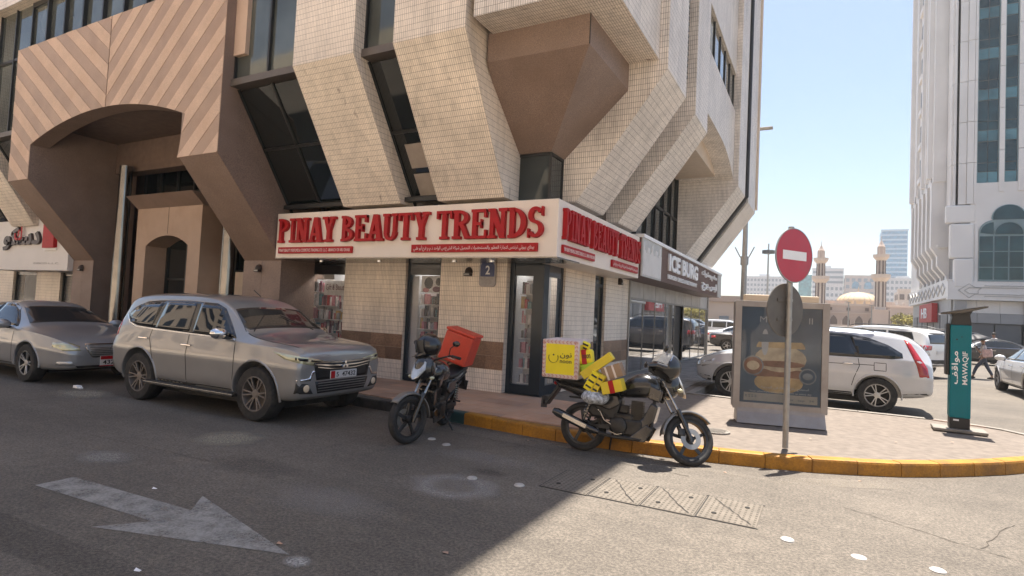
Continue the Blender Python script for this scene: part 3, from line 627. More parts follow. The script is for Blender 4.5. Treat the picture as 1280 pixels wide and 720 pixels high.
piece('arch_leg', 'granite', MB().prism(SP, 0, -11.414, -10.206), 'right leg of the brown arch sweeping back to the street wall')
piece('arch_leg', 'granite', MB().prism(SP, 0, -18.814, -17.746), 'left leg of the brown arch')
piece('arch_head', 'ceil', MB().box(-17.74, -11.42, 7.205, 9.4, 5.84, 7.6).box(-17.735, -11.425, 8.82, 9.2, 5.0, 5.84))
# honed slabs cladding the side of the right leg and the street wall of both legs
for (x0, x1) in ((-11.42, -10.2), (-18.82, -17.74)):
    for (a, b) in ((.15, .78), (.80, 1.62), (1.64, 2.49)):
        for h in range(2): piece('granite_slab', 'granite', MB().box(lerp(x0, x1, h / 2) + .004, lerp(x0, x1, (h + 1) / 2) - .004, 8.436, 8.452, a, b))
# porch: framed niche with an arched window, columns, dark screen
nich = [(-16.05, .15), (-15.59, .15), (-15.59, 2.9)] + arch_pts(-15.59, 2.9, -13.79, 2.9, 3.16, 12)[1:-1] + [(-13.79, 2.9), (-13.79, .15), (-13.3, .15), (-13.3, 3.88), (-16.05, 3.88)]
fr = piece('porch_frame', 'granite_dk', MB().prism(nich, 1, 8.6, 9.35)); MB().prism([(8.28, 4.17), (8.6, 3.885), (9.35, 3.885), (9.35, 4.17)], 0, -16.08, -13.27).build('hood', 'granite', fr)
MB().box(-14.672, -14.662, 8.594, 8.6, 3.2, 3.88).build('joint', 'frame', fr)
wd = MB().box(-15.59, -15.53, 9.15, 9.22, .15, 2.95).box(-13.85, -13.79, 9.15, 9.22, .15, 2.95).box(-14.72, -14.66, 9.15, 9.22, .15, 3.1).box(-15.59, -13.79, 9.16, 9.23, 2.05, 2.11).build('arched_window', 'frame', fr)
for a, b in ((-15.53, -14.72), (-14.66, -13.85)):
    for c, d in ((.2, 2.05), (2.11, 3.12)): MB().box(a, b, 9.19, 9.2, c, d).build('pane', 'glass_dark', wd)
for x, r in ((-16.81, .155), (-12.22, .165)):
    c = piece('metal_column', 'alu', MB().lathe([(r, .15), (r, 5.1)], (x, 8.62, 0), n=28), None, smooth=True)
    MB().lathe([(r + .035, 0), (r + .035, .08), (r + .002, .12)], (x, 8.62, .15), n=28).build('column_foot', 'steel', c, smooth=True)
    MB().box(x - .002, x + .004, 8.62 - r - .003, 8.62 - r + .002, .3, 5.08).build('seam', 'frame', c)
scr = piece('porch_screen', 'frame', MB().box(-17.74, -11.42, 9.66, 9.72, 2.3, 2.38).box(-17.74, -11.42, 9.66, 9.72, 4.5, 4.58))
xs = [-17.74 + i * .79 for i in range(9)]
for x in xs: MB().box(x - .03, x + .03, 9.64, 9.73, .15, 5.4).build('mullion', 'frame', scr)
for i in range(8):
    for a, b in ((.2, 2.3), (2.38, 4.5), (4.58, 5.4)): MB().box(xs[i] + .03, xs[i + 1] - .03, 9.69, 9.70, a, b).build('pane', 'glass_dark', scr)
piece('porch_back', 'ceil', MB().box(-18.8, -11.0, 9.8, 10.4, .15, 5.9))
piece('pale_notice', 'tile_plain', MB().box(-13.1, -12.5, 9.3, 9.33, 1.2, 2.3))
# street shops: wall, piers between the windows, brown dado of granite pieces
Zt = 2.72
def tw(x0, x1, z0=.15, z1=Zt, y=9.27): piece('tiled_wall', 'tile_wall', MB().box(x0, x1, y, y + .3, z0, z1))
for x0, x1 in ((-9.17, -7.5), (-6.63, -5.14)):
    tw(x0, x1)
    nseg = 4
    for i in range(nseg):
        a, b = lerp(x0, x1, i / nseg), lerp(x0, x1, (i + 1) / nseg)
        for c, d in ((.56, .81), (.813, 1.075)): piece('granite_piece', random.choice(('band1', 'band2')), MB().box(a + .002, b - .002, 9.262, 9.275, c, d))
piece('tiled_wall', 'tile_wall', MB().box(-4.7, -4.4, 10.28, 11.95, .15, 2.75)); piece('tiled_wall', 'tile_wall', MB().box(-4.7, -4.4, 12.66, 14.42, .15, 2.75)); piece('tiled_wall', 'tile_wall', MB().box(-4.7, -4.402, 11.95, 12.66, .15, .5))
for y0, y1, k in ((10.28, 11.95, 4), (12.66, 14.42, 4)):
    for i in range(k):
        a, b = lerp(y0, y1, i / k), lerp(y0, y1, (i + 1) / k)
        for c, d in ((.56, .81), (.813, 1.075)): piece('granite_piece', random.choice(('band1', 'band2')), MB().box(-4.405, -4.392, a + .002, b - .002, c, d))
# wall behind the sign, under the piers
piece('lintel', 'tile_wall', MB().box(-11.0, -4.45, 9.30, 9.6, Zt, 3.55).box(-4.75, -4.45, 9.6, 26.0, Zt, 3.62))
# shop windows
def shopwin(x0, x1, z0, z1, y, cols, name='shop_window', m='framenavy', head=None, fw=.06):
    o = piece(name, m, MB().box(x0, x0 + fw, y, y + .09, z0, z1).box(x1 - fw, x1, y, y + .09, z0, z1).box(x0 + fw, x1 - fw, y, y + .09, z0, z0 + .12).box(x0 + fw, x1 - fw, y, y + .09, z1 - fw, z1))
    xs = [lerp(x0 + fw, x1 - fw, i / cols) for i in range(cols + 1)]
    if head: MB().box(x0 + fw, x1 - fw, y + .01, y + .08, head, z1 - fw).build('dark_header', 'blackgl', o)
    for i in range(cols): MB().box(xs[i] + .004, xs[i + 1] - .004, y + .04, y + .05, z0 + .12, (head or z1 - fw)).build('pane', 'glass_shop', o)
    return o
shopwin(-11.0, -9.17, .3, Zt - .01, 9.35, 2, m='steel', head=2.28, fw=.035)
shopwin(-7.5, -6.63, .16, Zt - .01, 9.34, 1, head=2.3)
# glazed corner cabinet
cb = piece('corner_shopfront', 'framenavy', MB().box(-5.14, -5.05, 9.40, 9.5, .15, Zt).box(-4.66, -4.44, 9.40, 9.52, .15, Zt).box(-5.05, -4.66, 9.41, 9.5, .15, .32).box(-4.535, -4.44, 9.52, 9.62, .15, Zt).box(-4.535, -4.445, 10.19, 10.28, .15, Zt).box(-4.53, -4.45, 9.62, 10.19, .15, .32).box(-5.05, -4.66, 9.42, 9.5, 2.32, Zt))
MB().box(-4.53, -4.452, 9.62, 10.19, 2.32, 2.62).build('dark_header', 'blackgl', cb)
MB().box(-5.05, -4.66, 9.45, 9.46, .32, 2.32).build('pane', 'glass_shop', cb); MB().box(-4.49, -4.48, 9.62, 10.19, .32, 2.32).build('pane', 'glass_shop', cb)
shw = MB().box(-4.49, -4.46, 11.95, 12.0, .5, 2.72).box(-4.49, -4.46, 12.61, 12.66, .5, 2.72).box(-4.49, -4.46, 12.0, 12.61, 2.3, 2.36).build('side_window', 'framenavy', BL); MB().box(-4.50, -4.49, 12.0, 12.61, .5, 2.72).build('pane', 'glass_mid', shw)
# white shop interior
piece('interior', 'interior', MB().box(-11.0, -4.75, 10.75, 10.8, .15, Zt).box(-11.0, -4.6, 9.6, 10.8, 2.66, 2.74).box(-11.0, -4.5, 9.5, 10.8, .15, .17).box(-7.5, -7.44, 9.5, 10.8, .17, 2.66).box(-4.62, -4.56, 10.3, 10.8, .17, 2.66).box(-5.2, -5.14, 9.6, 10.8, .17, 2.66))
M['lamp_white'] = mat('shop_ceiling_lamp', (1.0, .96, .92), .5, var=.01, emit=16.0)
for x0, x1 in ((-10.8, -9.4), (-7.25, -6.85), (-5.05, -4.8)): piece('ceiling_lamp', 'lamp_white', MB().box(x0, x1, 9.85, 10.0, 2.62, 2.655))
# ---- ICE BURG shopfront: tall mirror glass along the side street
ice = piece('mirror_shopfront', 'steel', MB().box(-4.47, -4.36, 14.42, 14.5, .15, 2.72).box(-4.47, -4.36, 25.95, 26.05, .15, 2.72).box(-4.46, -4.37, 14.5, 25.95, 2.12, 2.17).box(-4.46, -4.37, 14.5, 25.95, .15, .2))
M['frost'] = mat('pale_header_panel', (.46, .44, .41), .35, var=.15, scale=3)
ys = [14.5, 15.9, 17.2, 18.5, 19.8, 21.2, 22.6, 24.3, 25.95]
for i, (a, b) in enumerate(zip(ys, ys[1:])):
    if i: MB().box(-4.44, -4.405, a - .009, a + .009, .2, 2.12).build('mullion', 'steel', ice)
    MB().box(-4.43, -4.42, a + .02, b - .02, 2.17, 2.72).build('header_pane', 'frost', ice)
    if i != 4: MB().box(-4.43, -4.42, a + .02, b - .02, .2, 2.12).build('pane', 'glass_ice', ice)
MB().box(-4.6, -4.5, 19.8, 21.2, .15, 2.12).build('open_doorway', 'black', ice)
tr = MB()
for i in range(14):
    tr.prism([(14.55 + i * .1, 2.1), (14.65 + i * .1, 2.1), (14.6 + i * .1, 2.03)], 0, -4.372, -4.355)
stuff(tr.build('scalloped_trim', 'white', ice))
piece('end_wall', 'tile_plain', MB().box(-4.9, -4.45, 26.05, 26.5, .15, 3.6))
# ---- east side bays
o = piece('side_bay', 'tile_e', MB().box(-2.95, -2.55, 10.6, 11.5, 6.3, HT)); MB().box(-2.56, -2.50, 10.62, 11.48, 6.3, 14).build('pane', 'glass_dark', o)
M['louvre'] = mat('dark_louvre', (.03, .033, .04), .4, var=.2)
f = MB()
for k in range(60): z = 6.4 + k * .12; f.bar((-2.48, 10.62, z), (-2.48, 11.48, z + .06), .02, .05)
stuff(f.build('louvre', 'louvre', o))
piece('recess_wall', 'tile_e', MB().box(-4.45, -4.1, 10.6, 11.5, 3.5, 6.4)); piece('recess_glass', 'glass_dark', MB().box(-4.1, -4.05, 10.62, 11.48, 3.5, 5.0))
# vaulted balcony between the second and third piers
vp = [(12.803, 6.46), (14.2, 6.47), (15.3, 6.47), (15.9, 6.46), (16.5, 6.41), (17.0, 6.32), (17.5, 6.18), (17.85, 6.05), (18.097, 5.92)]
vault = [(12.803, 7.98)] + vp + [(18.097, 7.98)]
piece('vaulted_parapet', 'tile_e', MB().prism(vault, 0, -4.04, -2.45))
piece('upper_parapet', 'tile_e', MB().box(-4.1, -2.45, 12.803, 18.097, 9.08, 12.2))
o = piece('side_window_band', 'frame', MB().box(-2.60, -2.48, 12.81, 18.09, 7.983, 8.04))
for i in range(7):
    y = lerp(12.85, 18.05, i / 6)
    if i < 6: MB().box(-2.54, -2.53, y + .03, lerp(12.85, 18.05, (i + 1) / 6) - .03, 8.04, 9.08).build('pane', 'glass_up', o)
    MB().box(-2.58, -2.50, y - .03, y + .03, 8.04, 9.08).build('mullion', 'frame', o)
o = piece('tall_side_window', 'frame', MB().box(-4.16, -4.06, 12.8, 18.1, 3.5, 3.56).box(-4.16, -4.06, 12.8, 18.1, 4.7, 4.76))
for i in range(7):
    y = lerp(12.85, 18.08, i / 6); MB().box(-4.17, -4.05, y - .03, y + .03, 3.56, 6.2).build('mullion', 'frame', o)
    if i < 6:
        for a, b in ((3.56, 4.7), (4.76, 6.2)): MB().box(-4.12, -4.11, y + .03, lerp(12.85, 18.08, (i + 1) / 6) - .03, a, b).build('pane', 'glass_mid', o)
piece('dark_groove', 'louvre', MB().prism([(-2.36, HT), (-2.36, 5.74), (-3.86, 3.62), (-4.4, 3.62), (-4.4, HT)], 1, 19.803, 20.717))
piece('black_pipe', 'black', MB().tube([(-2.30, 20.2, 21), (-2.30, 20.2, 5.8), (-3.8, 20.2, 3.7)], .07))
piece('stone_cap', 'tile_plain', MB().box(-4.2, -2.25, 22.9, 23.3, 5.9, HT))
# ---- left neighbour shop front below its sign
piece('tiled_wall', 'tile_wall', MB().box(-26, -24.6, 9.27, 9.6, .15, 2.6)); piece('tiled_wall', 'tile_wall', MB().box(-22.95, -21.4, 9.27, 9.6, .15, 2.6)); piece('lintel', 'tile_wall', MB().box(-30, -18.8, 9.3, 9.6, 2.4, 3.6))
shopwin(-24.6, -22.95, .16, 2.4, 9.34, 2, 'shop_window', 'frame', head=2.1); shopwin(-21.4, -18.9, .16, 2.4, 9.34, 3, 'shop_window', 'frame', head=2.1)
piece('interior', 'black', MB().box(-30, -18.8, 10.4, 10.5, .15, 2.6)); piece('door_sticker', 'white', MB().box(-20.1, -19.95, 9.33, 9.335, 1.4, 1.7).box(-19.75, -19.6, 9.33, 9.335, 1.5, 1.8))
# ================================================================== SIGNS
def letter(ch, h, w, t):
    """heavy slab-serif capital as a set of outlines in a w x h box"""
    s = .27 * w if ch != 'I' else .42 * w; b = .13 * h; q = .10 * h
    def R_(x0, x1, z0, z1): return [(x0, z0), (x1, z0), (x1, z1), (x0, z1)]
    def serif(cx, wd, z): return R_(cx - wd / 2, cx + wd / 2, z, z + q)
    def arc(cx, cz, rx, rz, th, a0, a1, tz=None, n=14):
        tz = tz or th * .62; o = []
        A = [R(a0 + (a1 - a0) * i / n) for i in range(n + 1)]
        return [[(cx + rx * math.cos(a), cz + rz * math.sin(a)), (cx + rx * math.cos(c), cz + rz * math.sin(c)), (cx + (rx - th) * math.cos(c), cz + (rz - tz) * math.sin(c)), (cx + (rx - th) * math.cos(a), cz + (rz - tz) * math.sin(a))] for a, c in zip(A, A[1:])]
    def diag(x0, z0, x1, z1, th): return [(x0 - th / 2, z0), (x0 + th / 2, z0), (x1 + th / 2, z1), (x1 - th / 2, z1)]
    l = s / 2 + .08 * w
    if ch == 'P': return [R_(l - s / 2, l + s / 2, 0, h), serif(l, s * 1.75, 0), R_(0, l, h - q, h)] + arc(l + .08 * w, h * .73, w * .60, h * .27, s * .95, -90, 90) + [R_(l, l + .1 * w, h - q, h), R_(l, l + .1 * w, h * .46, h * .46 + q)]
    if ch == 'I': return [R_(w / 2 - s / 2, w / 2 + s / 2, 0, h), serif(w / 2, w * .95, 0), serif(w / 2, w * .95, h - q)]
    if ch == 'N': return [R_(l - s * .38, l + s * .38, 0, h), R_(w - l - s * .38, w - l + s * .38, 0, h), diag(l, h, w - l, 0, s * 1.1), serif(l, s * 1.7, 0), R_(0, l, h - q, h), serif(w - l, s * 1.7, h - q)]
    if ch == 'A': return [diag(l * .8, 0, w / 2 - .02 * w, h, s * .8), diag(w - l * .8, 0, w / 2 + .02 * w, h, s * 1.1), R_(w * .28, w * .72, h * .26, h * .26 + q), serif(l * .8, s * 1.75, 0), serif(w - l * .8, s * 1.75, 0)]
    if ch == 'Y': return [diag(w / 2, h * .42, l, h, s), diag(w / 2, h * .42, w - l, h, s * .8), R_(w / 2 - s / 2, w / 2 + s / 2, 0, h * .48), serif(w / 2, s * 2, 0), serif(l, s * 1.6, h - q), serif(w - l, s * 1.6, h - q)]
    if ch == 'B': return [R_(l - s / 2, l + s / 2, 0, h), R_(0, l, 0, q), R_(0, l, h - q, h)] + arc(l, h * .75, w * .60, h * .25, s * .95, -90, 90) + arc(l, h * .27, w * .72, h * .27, s, -90, 90)
    if ch == 'E': return [R_(l - s / 2, l + s / 2, 0, h), R_(0, w, 0, q), R_(0, w * .96, h - q, h), R_(l, w * .68, h * .46, h * .46 + q), R_(w - q * .9, w, 0, h * .3), R_(w * .96 - q * .9, w * .96, h * .72, h), R_(w * .60, w * .68, h * .36, h * .66)]
    if ch == 'U': return [R_(l - s / 2, l + s / 2, h * .3, h), R_(w - l - s * .35, w - l + s * .35, h * .3, h), serif(l, s * 1.7, h - q), serif(w - l, s * 1.5, h - q)] + arc(w / 2, h * .32, w / 2 - l + s / 2, h * .32, s * .9, 180, 360)
    if ch == 'T': return [R_(w / 2 - s / 2, w / 2 + s / 2, 0, h), serif(w / 2, s * 2, 0), R_(0, w, h - q, h), R_(0, q * .9, h * .72, h), R_(w - q * .9, w, h * .72, h)]
    if ch == 'R': return letter('P', h, w, t) + [diag(w * .52, h * .5, w - s * .5, 0, s), R_(w - s * 1.1, w * 1.04, 0, q)]
    if ch == 'D': return [R_(l - s / 2, l + s / 2, 0, h), R_(0, l, 0, q), R_(0, l, h - q, h)] + arc(l, h / 2, w - l, h / 2, s * 1.1, -90, 90, q * 1.1, 20)
    if ch == 'S': return arc(w / 2, h * .73, w * .46, h * .27, s, 25, 270, q * 1.1) + arc(w / 2, h * .28, w * .48, h * .28, s, -155, 90, q * 1.1) + [R_(w * .86, w * .96, h * .70, h), R_(.02 * w, .13 * w, 0, h * .3)]
    return []
def build_letters(text, parent, o, u, length, h, depth, m='red', gap=.02, bold=.0):
    """each letter a part of its own; u = direction of writing, z up"""
    wd = {'I': .52, 'N': 1.12, 'A': 1.08, 'U': 1.05, 'B': 1.0, 'P': .95, 'R': 1.08, 'S': .88, 'E': .95, 'T': 1.0, 'D': 1.02, 'Y': 1.05, ' ': .42}
    tot = sum(wd[c] for c in text); u = Vector(u); n = u.cross(Vector((0, 0, 1))); x = 0
    for c in text:
        w = wd[c] / tot * length
        if c != ' ':
            mb = MB()
            for k, poly in enumerate(letter(c, h, w - gap, depth)):
                area = sum(poly[i][0] * poly[(i + 1) % 4][1] - poly[(i + 1) % 4][0] * poly[i][1] for i in range(4))
                if area < 0: poly = poly[::-1]
                d = depth + (k % 7) * .0006; B = [Vector(o) + u * (x + p[0]) + Vector((0, 0, p[1])) for p in poly]
                mb.add(B + [p + n * d for p in B], [(3, 2, 1, 0), (4, 5, 6, 7)] + [(i, (i + 1) % 4, 4 + (i + 1) % 4, 4 + i) for i in range(4)])
            mb.build('letter', m, parent)
        x += w
M['glow_edge'] = mat('clear_acrylic_edge', (.62, .12, .10), .4, var=.02)
def pinay(parent, o, u, L):
    u = Vector(u); n = u.cross(Vector((0, 0, 1))); o = Vector(o)
    def rect(a, b, z0, z1, d0, d1, name, m):
        P = [o + u * a, o + u * b]; vs = []
        for d in (d0, d1):
            for p, z in ((P[0], z0), (P[1], z0), (P[1], z1), (P[0], z1)): vs.append((*(p + n * d).to_2d(), z))
        return MB().add(vs, [(0, 1, 2, 3), (4, 7, 6, 5), (0, 4, 5, 1), (1, 5, 6, 2), (2, 6, 7, 3), (3, 7, 4, 0)]).build(name, m, parent, recalc=True)
    build_letters('PINAY BEAUTY TRENDS', parent, (o + u * (.012 * L)).to_3d() + Vector((0, 0, 2.845)), u, L * .965, .50, .075)
    s1 = rect(.012 * L, .335 * L, 2.625, 2.755, 0, .045, 'red_strip', 'red'); s2 = rect(.562 * L, .958 * L, 2.625, 2.765, 0, .045, 'red_strip', 'red')
    lettering('PINAY BEAUTY PERFUMES & COSMETICS TRADING CO. L.L.C. -BRANCH OF ABU DHABI', 'redtxt', s1, o + u * (.018 * L) + n * .0455 + Vector((0, 0, 2.658)), u, (0, 0, 1), L * .31, .06, .002)
    lettering(ar('بيناي بيوتي ترندس لتجارة العطور والمستحضرات التجميل شركة الشخص الواحد ذ م م فرع أبو ظبي'), 'redtxt', s2, o + u * (.57 * L) + n * .0455 + Vector((0, 0, 2.64)), u, (0, 0, 1), L * .38, .105, .002)
sg = thing('beauty_shop_sign', 'long cream fascia with big raised red letters PINAY BEAUTY TRENDS wrapping the street corner', 'shop sign', (-7, 8.6, 2.5))
MB().prism([(-10.17, 8.25), (-3.70, 8.25), (-3.70, 12.82), (-4.46, 12.82), (-4.46, 9.262), (-10.17, 9.262)], 2, 2.535, 3.47).build('fascia', 'sign_white', sg, bevel=.008)
MB().box(-10.18, -3.69, 8.244, 9.2, 2.525, 2.545).build('bottom_trim', 'alu', sg)
pinay(sg, (-10.12, 8.248, 0), (1, 0, 0), 6.36); pinay(sg, (-3.698, 8.36, 0), (0, 1, 0), 4.44)
s = MB()
for x in (-9.4, -7.8, -6.0, -5.2): s.lathe([(.05, 0), (.05, .02), (.0001, .02)], (x, 8.8, 2.505), n=12)
s.build('downlight', 'chrome', sg)
# restaurant sign next to it
s2 = thing('restaurant_sign', 'brown fascia with pale raised letters ICE BURG and Arabic beside the red lettered sign', 'shop sign', (-4, 18, 2.6))
MB().box(-4.44, -3.66, 12.835, 24.4, 2.60, 3.48).build('fascia', 'brown_sign', s2); MB().box(-4.44, -3.60, 12.84, 24.42, 3.481, 3.56).build('top_rail', 'white', s2)
M['palegrey'] = mat('silver_panel', (.50, .50, .49), .35, var=.1, metal=.2)
fl = MB().box(-3.66, -3.63, 12.84, 14.6, 2.60, 3.478).build('silver_panel', 'palegrey', s2)
f = MB()
for k in range(16):
    y = 12.92 + k * .105; f.box(-3.63, -3.615, y, y + .04, 2.64, 3.40 - .25 * abs(math.sin(k * .9)))
stuff(f.build('skyline_bars', 'white', fl)); MB().box(-3.66, -3.63, 23.6, 24.4, 2.60, 3.478).build('silver_panel', 'palegrey', s2)
lettering('ICE BURG', 'white', s2, (-3.658, 15.4, 2.93), (0, 1, 0), (0, 0, 1), 4.0, .46, .05, bold=.04)
lettering('BURGER GRILLS & RESTAURANT', 'white', s2, (-3.658, 15.4, 2.72), (0, 1, 0), (0, 0, 1), 4.0, .12, .03, bold=.015)
lettering(ar('ايس برج'), 'white', s2, (-3.658, 20.2, 2.68), (0, 1, 0), (0, 0, 1), 3.1, .38, .05, bold=.03); lettering(ar('مطعم ومشويات'), 'white', s2, (-3.658, 20.2, 3.12), (0, 1, 0), (0, 0, 1), 3.1, .28, .04, bold=.02)
# discount shop sign at the far left
s3 = thing('left_shop_sign', 'white fascia with black and red Arabic lettering left of the brown arch', 'shop sign', (-21, 8.6, 2.2))
MB().box(-24.0, -18.83, 8.3, 9.25, 2.2, 3.72).build('fascia', 'sign_white2', s3)
M['redblk'] = mat('dark_acrylic_letters', (.05, .028, .028), .4, var=.1)
lettering(ar('دسكو'), 'redblk', s3, (-22.75, 8.3, 2.80), (1, 0, 0), (0, 0, 1), 2.35, .72, .07, bold=.04)
lettering(ar('ك'), 'red', s3, (-22.0, 8.228, 3.1), (1, 0, 0), (0, 0, 1), .5, .42, .008, bold=.03)
MB().box(-20.15, -19.5, 8.2, 8.3, 2.85, 3.9).build('red_block', 'red', s3); MB().box(-20.18, -19.47, 8.26, 8.298, 2.78, 2.86).build('block_edge', 'white', s3)
lettering('DISCO L.L.C.', 'redblk', s3, (-20.8, 8.299, 2.38), (1, 0, 0), (0, 0, 1), 1.5, .05, .002)
# number plate and wall lamps
pl = thing('building_number_plate', 'blue and grey rounded plate with the number 2 on the tiled wall', 'number plate', (-5.54, 9.25, 2.1))
def rrect(x0, x1, z0, z1, r, n=5):
    o = []
    for cx, cz, a in ((x1 - r, z0 + r, -90), (x1 - r, z1 - r, 0), (x0 + r, z1 - r, 90), (x0 + r, z0 + r, 180)):
        o += [(cx + r * math.cos(R(a + 90 * k / n)), cz + r * math.sin(R(a + 90 * k / n))) for k in range(n + 1)]
    return o
M['plateblue'] = mat('navy_enamel', (.012, .03, .13), .3, var=.1); M['plategrey'] = mat('grey_enamel', (.36, .33, .32), .4, var=.15, scale=20)
MB().prism(rrect(-5.72, -5.36, 2.09, 2.56, .07), 1, 9.235, 9.268).build('plate', 'plategrey', pl)
MB().prism([(-5.69, 2.28), (-5.39, 2.28), (-5.39, 2.47)] + rrect(-5.69, -5.39, 2.3, 2.535, .06)[6:18] + [(-5.69, 2.47)], 1, 9.230, 9.234).build('blue_field', 'plateblue', pl)
lettering('2', 'white', pl, (-5.58, 9.2298, 2.32), (1, 0, 0), (0, 0, 1), .095, .165, .003, bold=.02)
M['lampdark'] = mat('bronze_lamp', (.035, .022, .016), .5, var=.2)
for i, (x, y, z, d, l_) in enumerate(((-5.97, 9.27, 2.36, 0, 'small dark wall lamp left of the number plate'), (-10.88, 8.43, 2.32, 0, 'small dark wall lamp on the right leg of the brown arch'), (-18.3, 8.43, 2.28, 0, 'small dark wall lamp on the left leg of the brown arch'), (-4.4, 13.6, 2.5, 1, 'small dark wall lamp on the side street wall before the mirror glass'))):
    t = thing('wall_lamp', l_, 'lamp', (x, y, z), 'dark shell shaped wall lamps')
    a = MB().ball((0, 0, 0), .078, .10, .10, z0=-.15, n=14); a.box(-.07, .07, -.09, .0, -.075, -.02); b = MB().box(-.06, .06, -.095, -.085, -.06, -.03)
    for q, nm, mm in ((a, 'shell', 'lampdark'), (b, 'lens', 'steel')):
        q.xf(Matrix.Translation((x, y, z)) @ Matrix.Rotation(R(90) if d else 0, 4, 'Z')); q.build(nm, mm, t, smooth=nm == 'shell')
# ================================================================== WHITE TOWER ON THE RIGHT
M['tw_white'] = mat('pale_stone_cladding', (.78, .75, .71), .6, var=.05, scale=.35, dirt=(.68, .65, .61), dirtscale=.25)
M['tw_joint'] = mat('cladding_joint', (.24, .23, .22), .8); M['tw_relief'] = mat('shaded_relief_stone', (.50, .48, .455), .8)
M['tw_grey'] = mat('grey_stone_cladding', (.34, .335, .33), .55, var=.08, scale=.5)
M['tw_grey2'] = mat('dark_grey_shutter', (.12, .125, .13), .5, var=.08, scale=.5)
M['tw_glass'] = mirrormat('teal_glazing', (.022, .055, .06), .22, .03, .05)
M['tw_glass2'] = mirrormat('pale_teal_spandrel', (.09, .19, .20), .25, .06, .05)
M['tw_frame'] = mat('teal_grey_mullion', (.22, .30, .31), .5, var=.05)
TW = thing('white_tower', 'tall white stone tower with teal window strips and scalloped balconies on the right', 'tower', (12, 66, 0))
YT, XW, XE = 60.0, 9.39, 34.0
def tp(name, m, mb, par=None, **k): return mb.build(name, m, par or TW, **k)
tp('body', 'tw_joint', MB().box(XW + .3, XE, YT + .3, 84, 4.4, 62))
tp('ground_floor', 'tw_grey2', MB().box(XW + 1.0, XE, YT + 1.0, 84, -.05, 4.4))
# cladding panels of the front corner: storey high slabs, joints recessed
st = 3.5; z0 = 12.45
for k in range(15):
    a, b = z0 + k * st, z0 + (k + 1) * st
    for x0, x1 in ((XW + .45, XW + 1.0), (XW + 1.0, 10.85), (10.85, 11.05)):
        tp('stone_panel', 'tw_white', MB().box(x0 + .012, x1 - .012, YT + (.14 if x0 < XW + .5 else 0), YT + .4, a + .02, b - .02))
    tp('stone_panel', 'tw_white', MB().box(XW, XW + .4, YT + .6, YT + 2.4, a + .02, b - .02)); tp('stone_panel', 'tw_white', MB().box(XW + .15, XW + .6, YT + .3, YT + .58, a + .02, b - .02))
for x0, x1 in ((12.50, 12.85), (13.72, 17.5), (17.5, 21)):
    for k in range(15): tp('stone_panel', 'tw_white', MB().box(x0 + .01, x1 - .01, YT, YT + .4, z0 + .95 + k * st + .02, z0 + .95 + (k + 1) * st - .02))
# teal strips of windows
for x0, x1, n in ((11.05, 12.50, 2), (12.85, 13.72, 1)):
    wf = tp('window_strip', 'tw_frame', MB().box(x0, x0 + .05, YT + .1, YT + .3, 14.2, 60).box(x1 - .05, x1, YT + .1, YT + .3, 14.2, 60))
    for k in range(14):
        zb = 14.2 + k * st
        for i in range(n):
            a, b = x0 + .05 + (x1 - x0 - .1) * i / n, x0 + .05 + (x1 - x0 - .1) * (i + 1) / n
            for c, d, mm in ((0, .95, 'tw_glass2'), (.95, 1.7, 'tw_glass'), (1.7, 3.5, 'tw_glass')):
                MB().box(a + .025, b - .025, YT + .2 + random.uniform(0, .02), YT + .24, zb + c + .03, zb + d - .03).build('pane', mm, wf)
# lower front: plain field with the big foil-headed window
pl_ = [(11.25, 7.35)]
def lobe(cx, cz, r, a0, a1, n=9): return [(cx + r * math.cos(R(a0 + (a1 - a0) * i / n)), cz + r * math.sin(R(a0 + (a1 - a0) * i / n))) for i in range(n + 1)]
WL, WR_, WB = 11.25, 15.1, 6.0
foil = [(WL, WB), (WR_, WB), (WR_, 10.0)] + lobe(14.15, 10.1, .95, 0, 88) + lobe(13.17, 11.2, 1.12, -14, 194, 16)[1:-1] + lobe(12.2, 10.1, .95, 92, 180)
tp('arched_glazing', 'tw_frame', MB().prism(foil, 1, YT - .02, YT + .1))
ag = TW.children[-1]
rows = [WB + .1, 7.15, 8.45, 9.75, 10.0]
for r in range(3):
    for i in range(4):
        a, b = WL + (WR_ - WL) * i / 4, WL + (WR_ - WL) * (i + 1) / 4; MB().box(a + .05, b - .05, YT - .05, YT - .03, rows[r] + .04, rows[r + 1] - .04).build('pane', 'tw_glass', ag)
for cx, a0, a1, r, cz in ((14.15, 5, 84, .86, 10.0), (12.2, 96, 175, .86, 10.0)): MB().prism([(cx, 9.85)] + lobe(cx, cz, r, a0 - 5 if cx > 13 else a0 - 5, a1 + 5), 1, YT - .05, YT - .03).build('pane', 'tw_glass', ag)
MB().prism(lobe(13.17, 11.25, 1.02, -10, 190, 16), 1, YT - .05, YT - .03).build('pane', 'tw_glass', ag); MB().prism([(12.3, 9.85), (14.05, 9.85)] + lobe(13.17, 9.95, .87, 0, 180, 12), 1, YT - .07, YT - .055).build('pane', 'tw_glass', ag)
rim = MB(); P = lobe(13.17, 9.95, .93, 0, 180, 14)
for p, q in zip(P, P[1:]): rim.bar((p[0], YT - .075, p[1]), (q[0], YT - .075, q[1]), .04, .07)
rim.build('mullion', 'tw_frame', ag)
tp('front_field', 'tw_white', MB().box(XW + 1.3, 22, YT + .08, YT + .5, 5.95, 14.2)); tp('front_field', 'tw_white', MB().box(15.2, 22, YT, YT + .5, 5.95, 14.2).box(XW + 1.6, 11.2, YT + .03, YT + .5, 5.95, 14.2))
